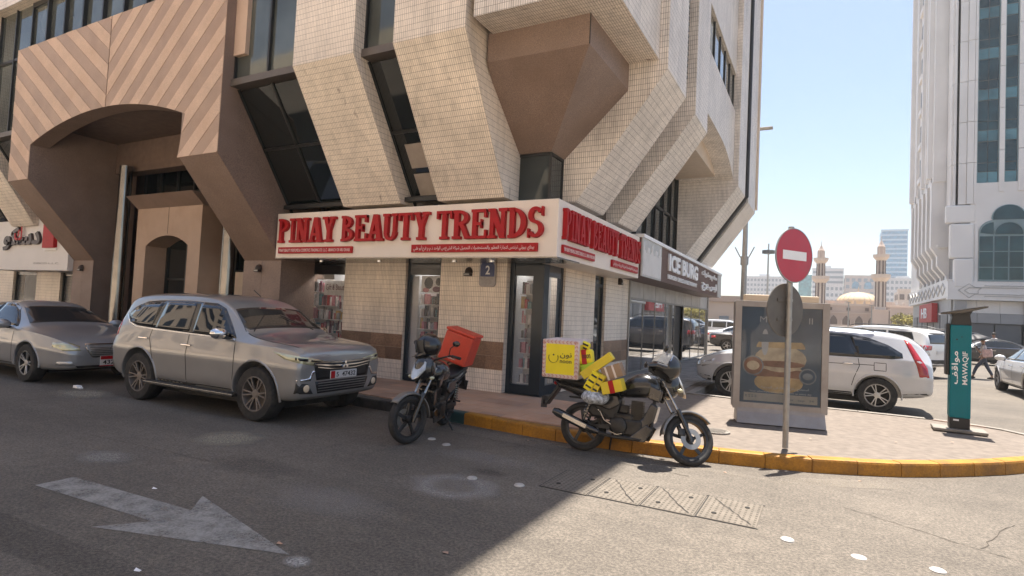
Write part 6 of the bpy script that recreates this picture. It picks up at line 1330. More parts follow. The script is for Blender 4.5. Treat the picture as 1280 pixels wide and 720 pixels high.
    hl.f += [tuple(range(8)), tuple(range(8, 16))[::-1]] + [(i, (i + 1) % 8, 8 + (i + 1) % 8, 8 + i) for i in range(8)]
    fp('headlight', 'lens_clear', hl, None, recalc=True, bevel=.012); fp('flyscreen', 'visor', MB().add([(wb - .25, -.09, 1.03), (wb - .25, .09, 1.03), (wb - .33, .07, 1.14), (wb - .33, -.07, 1.14), (wb - .22, 0, 1.04), (wb - .30, 0, 1.16)], [(0, 4, 5, 3), (4, 1, 2, 5)]), None, smooth=True)
    # fuel tank: shaped loft
    def loft(st, n=16, pw=2.4):
        m_ = MB()
        for (x, z, hy, hz) in st:
            for k in range(n):
                an = 2 * math.pi * k / n; c, s_ = math.cos(an), math.sin(an); m_.v.append((x, hy * abs(c) ** (2 / pw) * (1 if c > 0 else -1), z + hz * abs(s_) ** (2 / pw) * (1 if s_ > 0 else -1)))
        for i in range(len(st) - 1):
            for k in range(n): a_, b_ = i * n + k, i * n + (k + 1) % n; m_.f.append((a_, b_, b_ + n, a_ + n))
        m_.f += [tuple(range(n))[::-1], tuple((len(st) - 1) * n + k for k in range(n))]; return m_
    tk = part('fuel_tank', 'bikeblack', loft([(.42, .75, .05, .03), (.44, .76, .10, .07), (.52, .80, .145, .115), (.64, .84, .17, .145), (.76, .85, .175, .145), (.84, .84, .155, .125), (.90, .83, .09, .08), (.93, .82, .05, .04)]), None, smooth=True, ang=70, recalc=True)
    part('filler_cap', 'forkm', MB().lathe([(.032, 0), (.032, .012), (.0001, .016)], (.74, 0, .97), n=16), tk)
    for s in (-1, 1): part('tank_shroud', 'bikeblack', MB().add([(.80, s * .165, .86), (.96, s * .175, .80), (.92, s * .165, .66), (.78, s * .15, .70), (.80, s * .13, .86), (.96, s * .13, .80), (.92, s * .12, .66), (.78, s * .12, .70)], [(0, 1, 2, 3), (7, 6, 5, 4), (0, 4, 5, 1), (1, 5, 6, 2), (2, 6, 7, 3), (3, 7, 4, 0)]), tk, recalc=True, bevel=.02)
    part('seat', 'seatm', loft([(-.32, .82, .09, .025), (-.28, .82, .12, .04), (-.05, .80, .135, .05), (.12, .76, .13, .05), (.30, .745, .11, .05), (.44, .76, .08, .045), (.48, .77, .05, .03)]), None, smooth=True, ang=70, recalc=True)
    part('tail_cowl', 'bikeblack', loft([(-.40, .80, .05, .02), (-.34, .77, .095, .05), (-.1, .72, .115, .075), (.1, .67, .12, .085), (.22, .64, .11, .08), (.3, .62, .07, .05)]), None, smooth=True, ang=70, recalc=True)
    for s in (-1, 1): part('side_panel', 'bikeblack', MB().prism([(.08, .58), (.34, .52), (.46, .60), (.42, .70), (.12, .70)], 1, s * .10, s * .13), None, bevel=.015)
    part('tail_light', 'lens_red', MB().ball((-.40, 0, .78), .03, .06, .03, n=12, m=6), None, smooth=True)
    rm_ = part('rear_mudguard', 'black', MB().add([(-.36, -.07, .76), (-.36, .07, .76), (-.52, .07, .52), (-.52, -.07, .52), (-.33, -.07, .74), (-.33, .07, .74), (-.49, .07, .50), (-.49, -.07, .50)], [(0, 1, 2, 3), (7, 6, 5, 4), (0, 4, 5, 1), (1, 5, 6, 2), (2, 6, 7, 3), (3, 7, 4, 0)]), None, recalc=True, bevel=.01)
    part('plate_holder', 'black', MB().box(-.55, -.53, -.085, .085, .46, .60), rm_)
    part('grab_rail', 'black', MB().tube([(.0, -.13, .84), (-.25, -.15, .88), (-.40, -.10, .90), (-.44, 0, .90), (-.40, .10, .90), (-.25, .15, .88), (0, .13, .84)], .012, 8), None, smooth=True)
    # frame, engine, exhaust
    f = MB(); f.tube([(wb - .37, 0, .90), (wb - .42, 0, .62), (.74, 0, .30)], .022, 8).tube([(wb - .38, 0, .86), (.45, 0, .70), (.34, 0, .38)], .022, 8)
    for s in (-1, 1): f.tube([(.45, s * .09, .68), (.1, s * .12, .66), (-.3, s * .10, .76)], .013, 6).tube([(.34, s * .1, .42), (-.05, s * .13, .66)], .012, 6)
    part('frame_tubes', 'black', f, None, smooth=True)
    e = part('engine', 'engine', MB().box(.36, .74, -.12, .12, .24, .44).box(.40, .62, -.10, .10, .22, .50), None, bevel=.03)
    part('clutch_cover', 'engine', MB().lathe([(.10, 0), (.10, -.04), (.07, -.06), (.0001, -.06)], (.46, -.12, .35), 'y', 22), e, smooth=True, recalc=True); part('generator_cover', 'engine', MB().lathe([(.09, 0), (.09, .04), (.0001, .055)], (.60, .12, .34), 'y', 20), e, smooth=True, recalc=True)
    cy = MB(); 
    for k in range(9): z = .44 + k * .02; cy.box(.56 - k * .0, .74, -.085, .085, z, z + .009)
    cy.box(.58, .72, -.06, .06, .42, .66); part('finned_cylinder', 'engine', cy, e); part('carburettor', 'engine', MB().box(.44, .55, -.05, .05, .50, .60), e, bevel=.015)
    ex = part('exhaust_pipe', 'engine', MB().tube([(.75, -.04, .52), (.84, -.07, .46), (.84, -.10, .30), (.72, -.13, .22), (.40, -.15, .22), (.20, -.16, .25)], .02, 10), None, smooth=True)
    part('silencer', 'bikeblack', MB().tube([(.24, -.17, .25), (.16, -.175, .27), (-.28, -.185, .42), (-.34, -.185, .44)], [.025, .05, .055, .035], 16), ex, smooth=True, ang=60); part('heat_shield', 'forkm', MB().bar((.10, -.235, .295), (-.20, -.245, .40), .006, .05, (0, 0, 1)), ex, bevel=.003)
    for s in (-1, 1):
        part('swingarm', 'black', MB().bar((.36, s * .09, .33), (-.03, s * .085, r), .03, .045)); sh = part('shock_absorber', 'blackgl', MB().cyl((.02, s * .115, r + .06), (.12, s * .13, .66), .017, 10), None, smooth=True)
        sp_ = MB(); sp_.tube([(.035 + .075 * k / 48 + .034 * math.cos(k * .9), s * .12 + .034 * math.sin(k * .9), r + .12 + .24 * k / 48) for k in range(49)], .005, 5); part('spring', 'forkm', sp_, sh)
        part('footpeg', 'rubber', MB().cyl((.36, s * .12, .30), (.36, s * .24, .30), .014, 8)); part('rear_footpeg', 'rubber', MB().cyl((.10, s * .13, .40), (.10, s * .22, .41), .012, 8))
    part('airbox', 'black', MB().prism([(.02, .50), (.12, .42), (.40, .40), (.48, .66), (.40, .72), (.05, .70)], 1, -.095, .095), None, bevel=.03)
    part('engine_shroud', 'bikeblack', MB().prism([(.70, .30), (.86, .44), (.90, .62), (.82, .66), (.74, .48), (.66, .40)], 1, -.11, .11), None, bevel=.02)
    part('hugger', 'black', MB().box(-.20, .26, -.06, .06, .615, .64), None, bevel=.01)
    for s in (-1, 1): part('lower_cowl', 'bikeblack', MB().prism([(.40, .20), (.78, .20), (.86, .36), (.78, .40), (.60, .24), (.42, .26)], 1, s * .125, s * .145), None, bevel=.01)
    part('kick_lever', 'forkm', MB().tube([(.38, -.17, .36), (.30, -.19, .40), (.24, -.20, .50), (.24, -.26, .51)], .008, 6))
    part('chain_guard', 'black', MB().bar((.36, .125, .36), (-.02, .125, r + .04), .02, .06), None, bevel=.01); part('brake_pedal', 'forkm', MB().tube([(.36, -.15, .28), (.46, -.17, .25), (.52, -.18, .27)], .007, 6))
    part('side_stand', 'black', MB().tube([(.34, .10, .24), (.30, .20, .12), (.28, .27, .012)], .011, 8), None)
    cb = MB()
    for k in range(4): cb.tube([(wb - .40, -.05 + .03 * k, 1.0), (wb - .28 - .02 * k, -.1 + .05 * k, .86), (wb - .42, -.06 + .03 * k, .66)], .004, 5)
    part('control_cables', 'black', cb)
    return t
def place(o, x, y, yaw, lean):
    o.rotation_mode = 'XYZ'; o.matrix_world = Matrix.Translation((x, y, 0)) @ Matrix.Rotation(yaw, 4, 'Z') @ Matrix.Rotation(lean, 4, 'X'); m = o.matrix_world.copy(); o.location = m.translation; o.rotation_euler = m.to_euler()
LEAN = R(-9)
B2 = moto('black commuter motorcycle with a yellow delivery box, parked sideways at the yellow kerb', R(32)); place(B2, -2.55, 6.68, R(4), LEAN)
B2M = Matrix.Translation((-2.55, 6.68, 0)) @ Matrix.Rotation(R(4), 4, 'Z') @ Matrix.Rotation(LEAN, 4, 'X')
B1 = moto('black motorcycle with orange red delivery box, pointing at the viewer beside the shop', R(-26)); place(B1, -4.70, 6.80, R(-75.5), R(-9))
B1M = Matrix.Translation((-4.70, 6.80, 0)) @ Matrix.Rotation(R(-75.5), 4, 'Z') @ Matrix.Rotation(R(-9), 4, 'X')
MB().tube([(.78, .17, .30), (.80, .30, .32), (.82, .30, .62), (.80, .17, .66)], .012, 8).build('crash_guard', 'black', B1, smooth=True)
cg = B1.children[-1]; cg.matrix_parent_inverse = Matrix.Identity(4)
def wthing(name, label, cat, mtx, group=None):
    group = group or {'helmet': 'helmets hung on the motorcycles', 'delivery_box': 'delivery boxes on the motorcycles'}.get(name)
    t = thing(name, label, cat, (0, 0, 0), group); t.location = mtx.translation; t.rotation_euler = mtx.to_euler(); t.scale = mtx.to_scale(); return t
def ipart(name, m, mb, t, **k):
    o = mb.build(name, m, None, **k); o.parent = t; return o
# yellow delivery box of the right motorcycle
bm_ = Matrix.Translation((-2.83, 6.76, 1.10)) @ Matrix.Rotation(R(3), 4, 'Z') @ Matrix.Rotation(R(1.5), 4, 'X')
t = wthing('delivery_box', 'square yellow noon delivery box with red and white chevron edging on the motorcycle rack', 'delivery box', bm_)
ipart('shell', 'chevw', MB().box(-.235, .235, -.235, .235, -.235, .235), t, bevel=.012)
pn = ipart('front_panel', 'yellow', MB().box(-.185, .185, -.239, -.235, -.185, .185), t)
ipart('side_panel', 'yellow_d', MB().box(.235, .239, -.185, .185, -.185, .185), t); ipart('bottom_trim', 'black', MB().box(-.22, .22, -.22, .22, -.25, -.236), t)
chv = MB()
for e in range(4):
    for k in range(9):
        u = -.20 + k * .05
        for a, b in (((u, -.232), (u + .022, -.212)), ((u + .022, -.212), (u, -.190))):
            a_, b_ = (a, b) if e == 0 else ((-a[0], -a[1]), (-b[0], -b[1])) if e == 1 else ((a[1], -a[0]), (b[1], -b[0])) if e == 2 else ((-a[1], a[0]), (-b[1], b[0]))
            chv.bar((a_[0], -.2365, a_[1]), (b_[0], -.2365, b_[1]), .003, .018, (0, 1, 0))
stuff(ipart('chevron_print', 'chev', chv, t))
def lett(text, m, t, o, u, v, w, h, ext=.002, bold=0):
    l = lettering(text, m, None, o, u, v, w, h, ext, bold=bold); l.parent = t; return l
lett('noon', 'black', t, (0.0, -.2392, -.045), (1, 0, 0), (0, 0, 1), .15, .035, bold=.01); lett(ar('نون'), 'black', t, (0.0, -.2392, .012), (1, 0, 0), (0, 0, 1), .15, .07, bold=.015)
ring_ = MB(); P = [(-.085 + .062 * math.cos(R(a)), -.2400, .015 + .062 * math.sin(R(a))) for a in range(150, 391, 12)]
for p, q in zip(P, P[1:]): ring_.bar(p, q, .003, .018, (0, 1, 0))
ring_.lathe([(.011, 0), (.011, .002)], (-.085, -.241, .05), 'y', 10); ipart('round_logo', 'black', ring_, t)
# parcels heaped between box and rider's seat
def parcel(label, m, size, pos, rot, extra=None, bev=.006, cat='parcel'):
    mx = Matrix.Translation(pos) @ Matrix.Rotation(R(rot[2]), 4, 'Z') @ Matrix.Rotation(R(rot[1]), 4, 'Y') @ Matrix.Rotation(R(rot[0]), 4, 'X'); t = wthing('parcel', label, cat, mx, 'parcels heaped on the delivery motorcycle'); a, b, c = size
    ipart('wrapping', m, MB().box(-a / 2, a / 2, -b / 2, b / 2, -c / 2, c / 2), t, bevel=bev)
    if extra: extra(t, a, b, c)
    return t
def band(t, a, b, c): ipart('red_band', 'red', MB().box(-.03, .03, -b / 2 - .002, b / 2 + .002, -c / 2 - .002, c / 2 + .002), t)
def blk(t, a, b, c):
    for k in (-1, 0, 1): ipart('black_print', 'black', MB().box(-a * .38, a * .38, -b / 2 - .002, -b / 2, k * c * .3 - .012, k * c * .3 + .010), t)
def tapes(t, a, b, c):
    for k in (-.25, .12): ipart('tape', 'tape', MB().box(a * k - .012, a * k + .012, -b / 2 - .002, b / 2 + .002, -c / 2 - .002, c / 2 + .002), t)
def scr_(t, a, b, c): lett('noon', 'black', t, (-a * .1, -b / 2 - .001, -.02), (1, 0, 0), (0, 0, 1), a * .5, .05, bold=.02)
parcel('long slim yellow carton lying slantwise across the heap', 'yellow_d', (.44, .10, .10), (-2.36, 6.60, 1.05), (0, -38, 6))
parcel('brown cardboard box with pale tape near the top of the heap', 'kraft', (.24, .16, .16), (-2.18, 6.66, .99), (0, -22, 4), tapes)
parcel('yellow box with a red band at the front of the heap', 'yellow_d', (.25, .18, .14), (-2.14, 6.56, .83), (0, -16, 4), band)
parcel('yellow parcel with black printed bars leaning upright in the middle', 'yellow', (.10, .16, .24), (-2.40, 6.58, .87), (0, 28, 4), blk); parcel('slim yellow parcel with black printing beside the red banded box', 'yellow_d', (.07, .16, .24), (-2.31, 6.56, .84), (0, 26, 4), blk)
parcel('soft yellow bag with a red label sticking out of the delivery box', 'yellow', (.20, .14, .17), (-2.54, 6.66, 1.14), (0, -8, 6), lambda t, a, b, c: (band(t, a * .5, b, c), scr_(t, a, b, c)), .03)
parcel('yellow bag with black scribbled print topmost on the heap', 'yellow', (.15, .12, .15), (-2.60, 6.74, 1.25), (0, 20, 10), blk, .035); parcel('lime green and yellow bag under the soft yellow bags', 'green', (.18, .14, .10), (-2.50, 6.66, 1.02), (0, -20, 5), None, .03)
cl_ = MB().ball((0, 0, 0), .17, .16, .085, n=20, m=10)
for i, v in enumerate(cl_.v): n_ = noise.noise(Vector(v) * 14) * .022; cl_.v[i] = (v[0] * (1 + n_), v[1] * (1 + n_), v[2] + n_)
o = cl_.build('cloth_bundle', 'floral', smooth=True); o.location = (-2.36, 6.56, .68); tag(o, 'crumpled blue and white patterned cloth stuffed under the parcels', 'cloth')
# helmets
def helmet(label, mtx, vis):
    t = wthing('helmet', label, 'helmet', mtx)
    ipart('shell', 'helm', MB().ball((0, 0, 0), .135, .118, .128, n=22, m=14, z0=-.80), t, smooth=True)
    ipart('chin_bar', 'helm', MB().tube([(.02, -.105, -.07), (.10, -.08, -.09), (.135, 0, -.095), (.10, .08, -.09), (.02, .105, -.07)], .028, 10), t, smooth=True)
    v = MB(); 
    for zz in (-.055, -.01, .035, .07): v.v += [((.142 - .25 * max(0, zz) ** 1.3) * math.cos(R(a)) + .004, .126 * math.sin(R(a)), zz) for a in range(-75, 76, 15)]
    v.f += [(i * 11 + j, i * 11 + j + 1, (i + 1) * 11 + j + 1, (i + 1) * 11 + j) for i in range(3) for j in range(10)]
    ipart('visor', 'visor' if vis else 'blackgl', v, t, smooth=True)
    ipart('trim', 'chrome' if vis else 'black', MB().tube([(.03, -.119, .0), (.03, -.10, .07), (.03, 0, .126), (.03, .10, .07), (.03, .119, 0)], .005, 6), t, smooth=True)
helmet('black helmet with a clear scratched visor hanging on the handlebar of the right motorcycle', Matrix.Translation((-1.56, 6.72, 1.10)) @ Matrix.Scale(1.22, 4) @ Matrix.Rotation(R(205), 4, 'Z') @ Matrix.Rotation(R(-35), 4, 'Y') @ Matrix.Rotation(R(25), 4, 'X'), True)
helmet('plain black helmet perched on the handlebar of the left motorcycle', Matrix.Translation((-4.36, 5.92, 1.17)) @ Matrix.Scale(1.2, 4) @ Matrix.Rotation(R(-150), 4, 'Z') @ Matrix.Rotation(R(10), 4, 'Y'), False)
bm_ = B1M @ Matrix.Translation((-.10, 0, 1.13)) @ Matrix.Rotation(R(-8), 4, 'X') @ Matrix.Rotation(R(-90), 4, 'Z')
t = wthing('delivery_box', 'orange red insulated delivery box on the left motorcycle behind its seat', 'delivery box', bm_)
ipart('shell', 'redbox', MB().box(-.21, .21, -.20, .20, -.23, .19), t, bevel=.02); ipart('lid', 'redbox', MB().box(-.222, .222, -.212, .212, .192, .235), t, bevel=.015); ipart('side_cover', 'chevw', MB().box(.212, .216, -.17, .17, -.2, .17), t)
for x in (-.15, .15): ipart('latch', 'steel', MB().box(x - .02, x + .02, -.225, -.212, .17, .22), t)
# ================================================================== BILLBOARD, SIGN, PARKING METER
M['bb_frame'] = mat('warm_grey_aluminium', (.34, .31, .285), .45, metal=.35, var=.06, dirt=(.24, .21, .19), dirtscale=2); M['bb_blue'] = mat('slate_blue_poster', (.055, .095, .14), .5, var=.35, scale=1.6, coat=.4); M['bb_cap'] = mat('cream_cap', (.62, .50, .36), .5, var=.05)
M['bun'] = mat('bun_print', (.46, .33, .16), .6, var=.4, scale=6); M['cream'] = mat('cream_print', (.52, .43, .29), .6, var=.35, scale=7); M['meat'] = mat('meat_print', (.27, .14, .085), .6, var=.3, scale=9); M['print_w'] = mat('white_print', (.45, .47, .48), .6); M['print_g'] = mat('grey_print', (.22, .24, .25), .6, var=.3, scale=9); M['print_t'] = mat('poster_foot_strip', (.36, .34, .29), .6)
bb = thing('advertising_panel', 'grey framed street advertising panel showing a stacked burger, on the sunlit pavement', 'billboard', (-.56, 9.65, .15)); bb.rotation_euler = (0, 0, R(13.5))
BI = Matrix.Translation((-.56, 9.65, .15)) @ Matrix.Rotation(R(13.5), 4, 'Z')
def bp_(name, m, mb, par=None, **k):
    mb.xf(BI); return mb.build(name, m, par or bb, **k)
bp_('plinth', 'bb_frame', MB().prism([(-.20, 0), (.25, 0), (.17, .16), (.17, .22), (-.09, .22), (-.11, .16)], 0, -.60, .62), None, bevel=.006)
H0, H1 = .20, 1.84
cs = bp_('casing', 'bb_frame', MB().box(-.655, .655, -.06, .20, H0, H1), None, bevel=.025)
fr = MB().box(-.655, -.56, -.09, -.06, H0, H1).box(.56, .655, -.09, -.06, H0, H1).box(-.56, .56, -.09, -.06, H0, H0 + .10).box(-.56, .56, -.09, -.06, H1 - .09, H1); bp_('door_frame', 'bb_frame', fr, cs, bevel=.004)
bp_('cap', 'bb_cap', MB().box(-.52, .52, -.03, .18, H1, H1 + .10), None, bevel=.015)
po = bp_('poster', 'bb_blue', MB().box(-.56, .56, -.068, -.0605, H0 + .10, H1 - .09)); bp_('foot_strip', 'print_t', MB().box(-.50, .52, -.0705, -.069, H0 + .13, H0 + .25), po)
def prn(m, pts, d=.071, name='print'):
    area = sum(pts[i][0] * pts[(i + 1) % len(pts)][1] - pts[(i + 1) % len(pts)][0] * pts[i][1] for i in range(len(pts)))
    if area < 0: pts = pts[::-1]
    bp_(name, m, MB().add([(x, -d, z) for x, z in pts], [tuple(range(len(pts)))]), po)
def ell(cx, cz, rx, rz, n=20, a0=0, a1=360): return [(cx + rx * math.cos(R(a0 + (a1 - a0) * k / n)), cz + rz * math.sin(R(a0 + (a1 - a0) * k / n))) for k in range(n + (0 if a1 - a0 == 360 else 1))]
prn('bun', ell(-.02, .62, .34, .16), .0705); prn('cream', ell(-.02, .78, .36, .12), .0710); prn('meat', [(-.36, .70), (.34, .70), (.36, .82), (-.38, .82)], .0715); prn('cream', ell(-.0, .98, .36, .20), .0720); prn('bun', ell(0, 1.14, .34, .19, 16, 0, 180), .0725); prn('meat', ell(.0, .90, .34, .05), .0730); prn('bun', ell(-.03, .66, .30, .05), .0735)
prn('print_g', ell(-.38, .86, .15, .15), .074); prn('meat', ell(-.38, .86, .13, .13), .0745); prn('cream', ell(-.38, .86, .09, .07), .075); prn('print_g', ell(.38, .74, .12, .12), .074); prn('bb_blue', ell(.38, .74, .10, .10), .0745); prn('print_g', ell(.38, .74, .07, .05), .075)
prn('print_w', ell(-.22, 1.22, .05, .2), .0735); prn('bb_blue', [(-.30, 1.22), (.3, 1.24), (.28, 1.36), (-.26, 1.34)], .0738)
def btext(s, x, z, w, h, m='print_w'): l = lettering(s, m, po, BI @ Vector((x, -.0712, z)), BI.to_3x3() @ Vector((1, 0, 0)), (0, 0, 1), w, h, .001); return l
btext('Mal', -.30, 1.52, .20, .09); btext('ll', .38, 1.52, .05, .09); btext(ar('استمتع بكل لحظة في المدينة'), -.26, .51, .66, .055); btext('Your adventure starts here, follow us every day', -.42, .455, .86, .035); btext('= = = =', -.48, .385, .16, .03, 'bb_blue'); btext('www   app   24', .05, .36, .42, .035, 'bb_blue')
bp_('glazing', glassmat('poster_glass', (.05, .055, .06), .03, alpha=.14), MB().box(-.56, .56, -.084, -.080, H0 + .10, H1 - .09))
# no entry sign
M['signred'] = mat('reflective_red_sheet', (.48, .022, .05), .4, var=.06, scale=5, dirt=(.38, .05, .07), dirtscale=4); M['signback'] = mat('weathered_grey_sign_back', (.115, .105, .09), .6, var=.15, dirt=(.17, .15, .13), dirtscale=4)
ns = thing('no_entry_sign', 'red no entry disc on a grey pole above the grey back of another disc', 'traffic sign', (-.364, 7.846, .15))
MB().cyl((-.364, 7.846, .15), (-.364, 7.846, 2.86), .034, 16).build('pole', 'steel', ns, smooth=True)
ug = R(-62 + 28.4 + 20); u = Vector((math.cos(R(-1.8)), math.sin(R(-1.8)), 0))
fa = math.atan2(.879, -.475) - R(63); u = Vector((math.cos(fa), math.sin(fa), 0)); nrm = Vector((u.y, -u.x, 0))
Q = Matrix(((u.x, -nrm.x, 0, 0), (u.y, -nrm.y, 0, 0), (0, 0, 1, 0), (0, 0, 0, 1)))       # local x along the plate, local -y towards the viewer
def sg_(name, m, mb, off, z, par=None, **k): mb.xf(Matrix.Translation((-.364, 7.846, z)) @ Q @ Matrix.Translation((0, off, 0))); return mb.build(name, m, par or ns, **k)
d1 = sg_('red_disc', 'signred', MB().lathe([(.325, 0), (.33, .003), (.33, .010), (.30, .012), (.0001, .012)], (0, 0, 0), 'y', 48), -.055, 2.50, recalc=True)
sg_('rim', 'steel', MB().lathe([(.325, -.004), (.336, -.004), (.336, .012), (.325, .012)], (0, 0, 0), 'y', 48, close=True), -.053, 2.50, d1); sg_('white_bar', 'white', MB().box(-.215, .215, -.004, 0, -.055, .055), -.0565, 2.50, d1)
d2 = sg_('disc_back', 'signback', MB().lathe([(.325, 0), (.33, .004), (.33, .012), (.0001, .012)], (0, 0, 0), 'y', 48), .048, 1.83, recalc=True)
for z in (.12, -.12): sg_('mounting_rail', 'signback', MB().box(-.16, .16, -.012, 0, z - .02, z + .02), .046, 1.83, d2)
for z in (2.38, 2.62, 1.71, 1.95): MB().lathe([(.040, -.014), (.040, .014)], (-.364, 7.846, z), n=14).build('clamp', 'steel', ns)
# parking meter
M['teal'] = mat('teal_enamel', (.002, .165, .20), .4, var=.05, scale=3, spec=.25)
pm_ = thing('parking_meter', 'teal parking payment machine lettered MAWAQIF with a tilted solar panel on top', 'parking meter', (1.86, 11.1, .15)); PI_ = Matrix.Translation((1.86, 11.1, .15)) @ Matrix.Rotation(R(-3), 4, 'Z')
def pq(name, m, mb, par=None, **k): mb.xf(PI_); return mb.build(name, m, par or pm_, **k)
pq('foot_slab', 'kerb_grey', MB().box(-.32, .34, -.20, .24, 0, .045), None, bevel=.01); pq('black_base', 'black', MB().box(-.115, .135, -.10, .14, .045, .21), None, bevel=.008)
by = pq('teal_body', 'teal', MB().box(-.12, .14, -.11, .16, .21, 1.62), None, bevel=.015); pq('side_housing', 'black', MB().box(-.17, -.122, -.08, .14, .85, 1.64), None, bevel=.01)
pq('neck', 'black', MB().prism([(-.12, 1.62), (.14, 1.62), (.12, 1.78), (.16, 1.86), (-.12, 1.80), (-.10, 1.74)], 1, -.10, .14), None, bevel=.01)
sp_ = MB().prism([(-.25, 1.775), (.02, 1.80), (.32, 1.895), (.325, 1.915), (.30, 1.918), (-.25, 1.80)], 1, -.17, .20); pn_ = pq('solar_panel', 'blackgl', sp_, None, bevel=.006); pq('panel_edge', 'steel', MB().prism([(-.24, 1.803), (.29, 1.919), (.29, 1.923), (-.24, 1.807)], 1, -.16, .19), pn_)
pq('sticker', 'white', MB().box(-.07, .0, -.103, -.1005, .165, .19)); pq('lock', 'black', MB().lathe([(.012, 0), (.012, -.004)], (-.04, -.111, 1.40), 'y', 12).lathe([(.008, 0), (.008, -.004)], (.02, -.111, 1.44), 'y', 10), by)
XV = PI_.to_3x3() @ Vector((1, 0, 0))
lettering('MAWAQIF', 'white', by, PI_ @ Vector((.105, -.1105, .72)), (0, 0, 1), -XV, .50, .075, .003, bold=.01); lettering(ar('مواقف'), 'white', by, PI_ @ Vector((.0, -.1105, .72)), (0, 0, 1), -XV, .50, .10, .003, bold=.015)
# ================================================================== SHOP DISPLAYS
M['shelf'] = mat('white_shelf', (.62, .61, .60), .5, var=.04)
pc = {'pink': (.50, .20, .24), 'plum': (.14, .04, .07), 'whitep': (.70, .68, .67), 'blackp': (.03, .03, .035), 'teals': (.10, .24, .27), 'redp': (.42, .04, .05), 'gold': (.45, .30, .10), 'greyp': (.30, .31, .33)}
for k, c in pc.items(): M['pr_' + k] = mat('product_' + k, c, .4, var=.2, scale=12)
def shelves(label, x0, x1, y, z0, z1, n, d=.22, axis='x', seed=1):
    t = thing('display_shelf', label, 'shelf', ((x0 + x1) / 2, y, z0), 'shelves behind the shop windows'); rnd = random.Random(seed); B = {k: MB() for k in pc}
    MB().box(x0, x1, y + d, y + d + .02, z0, z1).build('back_panel', 'shelf', t)
    for i in range(n):
        z = z0 + (z1 - z0) * i / n; MB().box(x0, x1, y, y + d, z, z + .015).build('shelf_board', 'shelf', t)
        x = x0 + .02
        while x < x1 - .05:
            w, h = rnd.uniform(.03, .09), rnd.uniform(.45, .9) * (z1 - z0) / n; b = B[rnd.choice(['whitep', 'whitep', 'greyp', 'pink', 'pink', 'plum', 'blackp', 'redp', 'gold', 'teals', 'whitep'])]; yy = y + rnd.uniform(.0, .05)
            if rnd.random() < .5: b.cyl((x + w / 2, yy + .04, z + .015), (x + w / 2, yy + .04, z + .015 + h), w * .42, 8)
            else: b.box(x, x + w, yy, yy + .09, z + .015, z + .015 + h)
            x += w + rnd.uniform(.002, .012)
    for k, b in B.items():
        if b.v: stuff(b.build('products', 'pr_' + k, t))
    return t
shelves('crowded cosmetics shelves behind the window beside the silver suv', -10.75, -9.75, 9.75, .3, 2.2, 6, seed=2); shelves('second bay of cosmetics shelves near the tiled wall', -9.7, -9.2, 9.55, .3, 1.75, 6, seed=5)
shelves('tall cosmetics shelves behind the narrow doorway glass', -7.26, -6.62, 9.44, .2, 1.95, 7, .2, seed=3); shelves('perfume and cosmetics shelves inside the glass corner cabinet', -4.98, -4.6, 9.53, .33, 2.25, 7, .25, seed=4)
po_ = thing('window_poster', 'poster with a dark haired figure and flowers at the top of the narrow window', 'poster', (-6.95, 9.5, 1.95)); MB().box(-7.2, -6.66, 9.42, 9.425, 1.95, 2.29).build('sheet', 'pr_whitep', po_)
for cx, cz, rx, rz, mm in ((-7.02, 2.14, .11, .12, 'pr_blackp'), (-6.78, 2.17, .07, .08, 'pr_blackp'), (-6.82, 2.02, .10, .06, 'pr_plum'), (-7.08, 2.0, .08, .05, 'pr_pink')): MB().add([(x, 9.4185 - .001 * (cx > -7), z) for x, z in ell(cx, cz, rx, rz, 14)], [tuple(range(14))]).build('print', mm, po_)
p2_ = thing('window_banner', 'pale pink banner with dark ornamental lettering in the wide shop window', 'poster', (-9.8, 9.6, 1.8)); MB().box(-9.95, -9.25, 9.45, 9.455, 1.82, 2.15).build('sheet', 'pr_whitep', p2_); lettering('Gift & Beauty', 'pr_plum', p2_, (-9.9, 9.448, 1.9), (1, 0, 0), (0, 0, 1), .6, .17, .002)
tag(MB().box(-10.9, -10.78, 9.62, 9.66, .3, 2.2).build('white_door_leaf', 'shelf'), 'white inner door leaf at the left of the wide shop window', 'door'); tag(MB().box(-7.43, -7.28, 9.45, 9.5, .2, 2.28).build('white_curtain_panel', 'shelf'), 'plain white panel standing at the left inside the narrow window', 'panel')
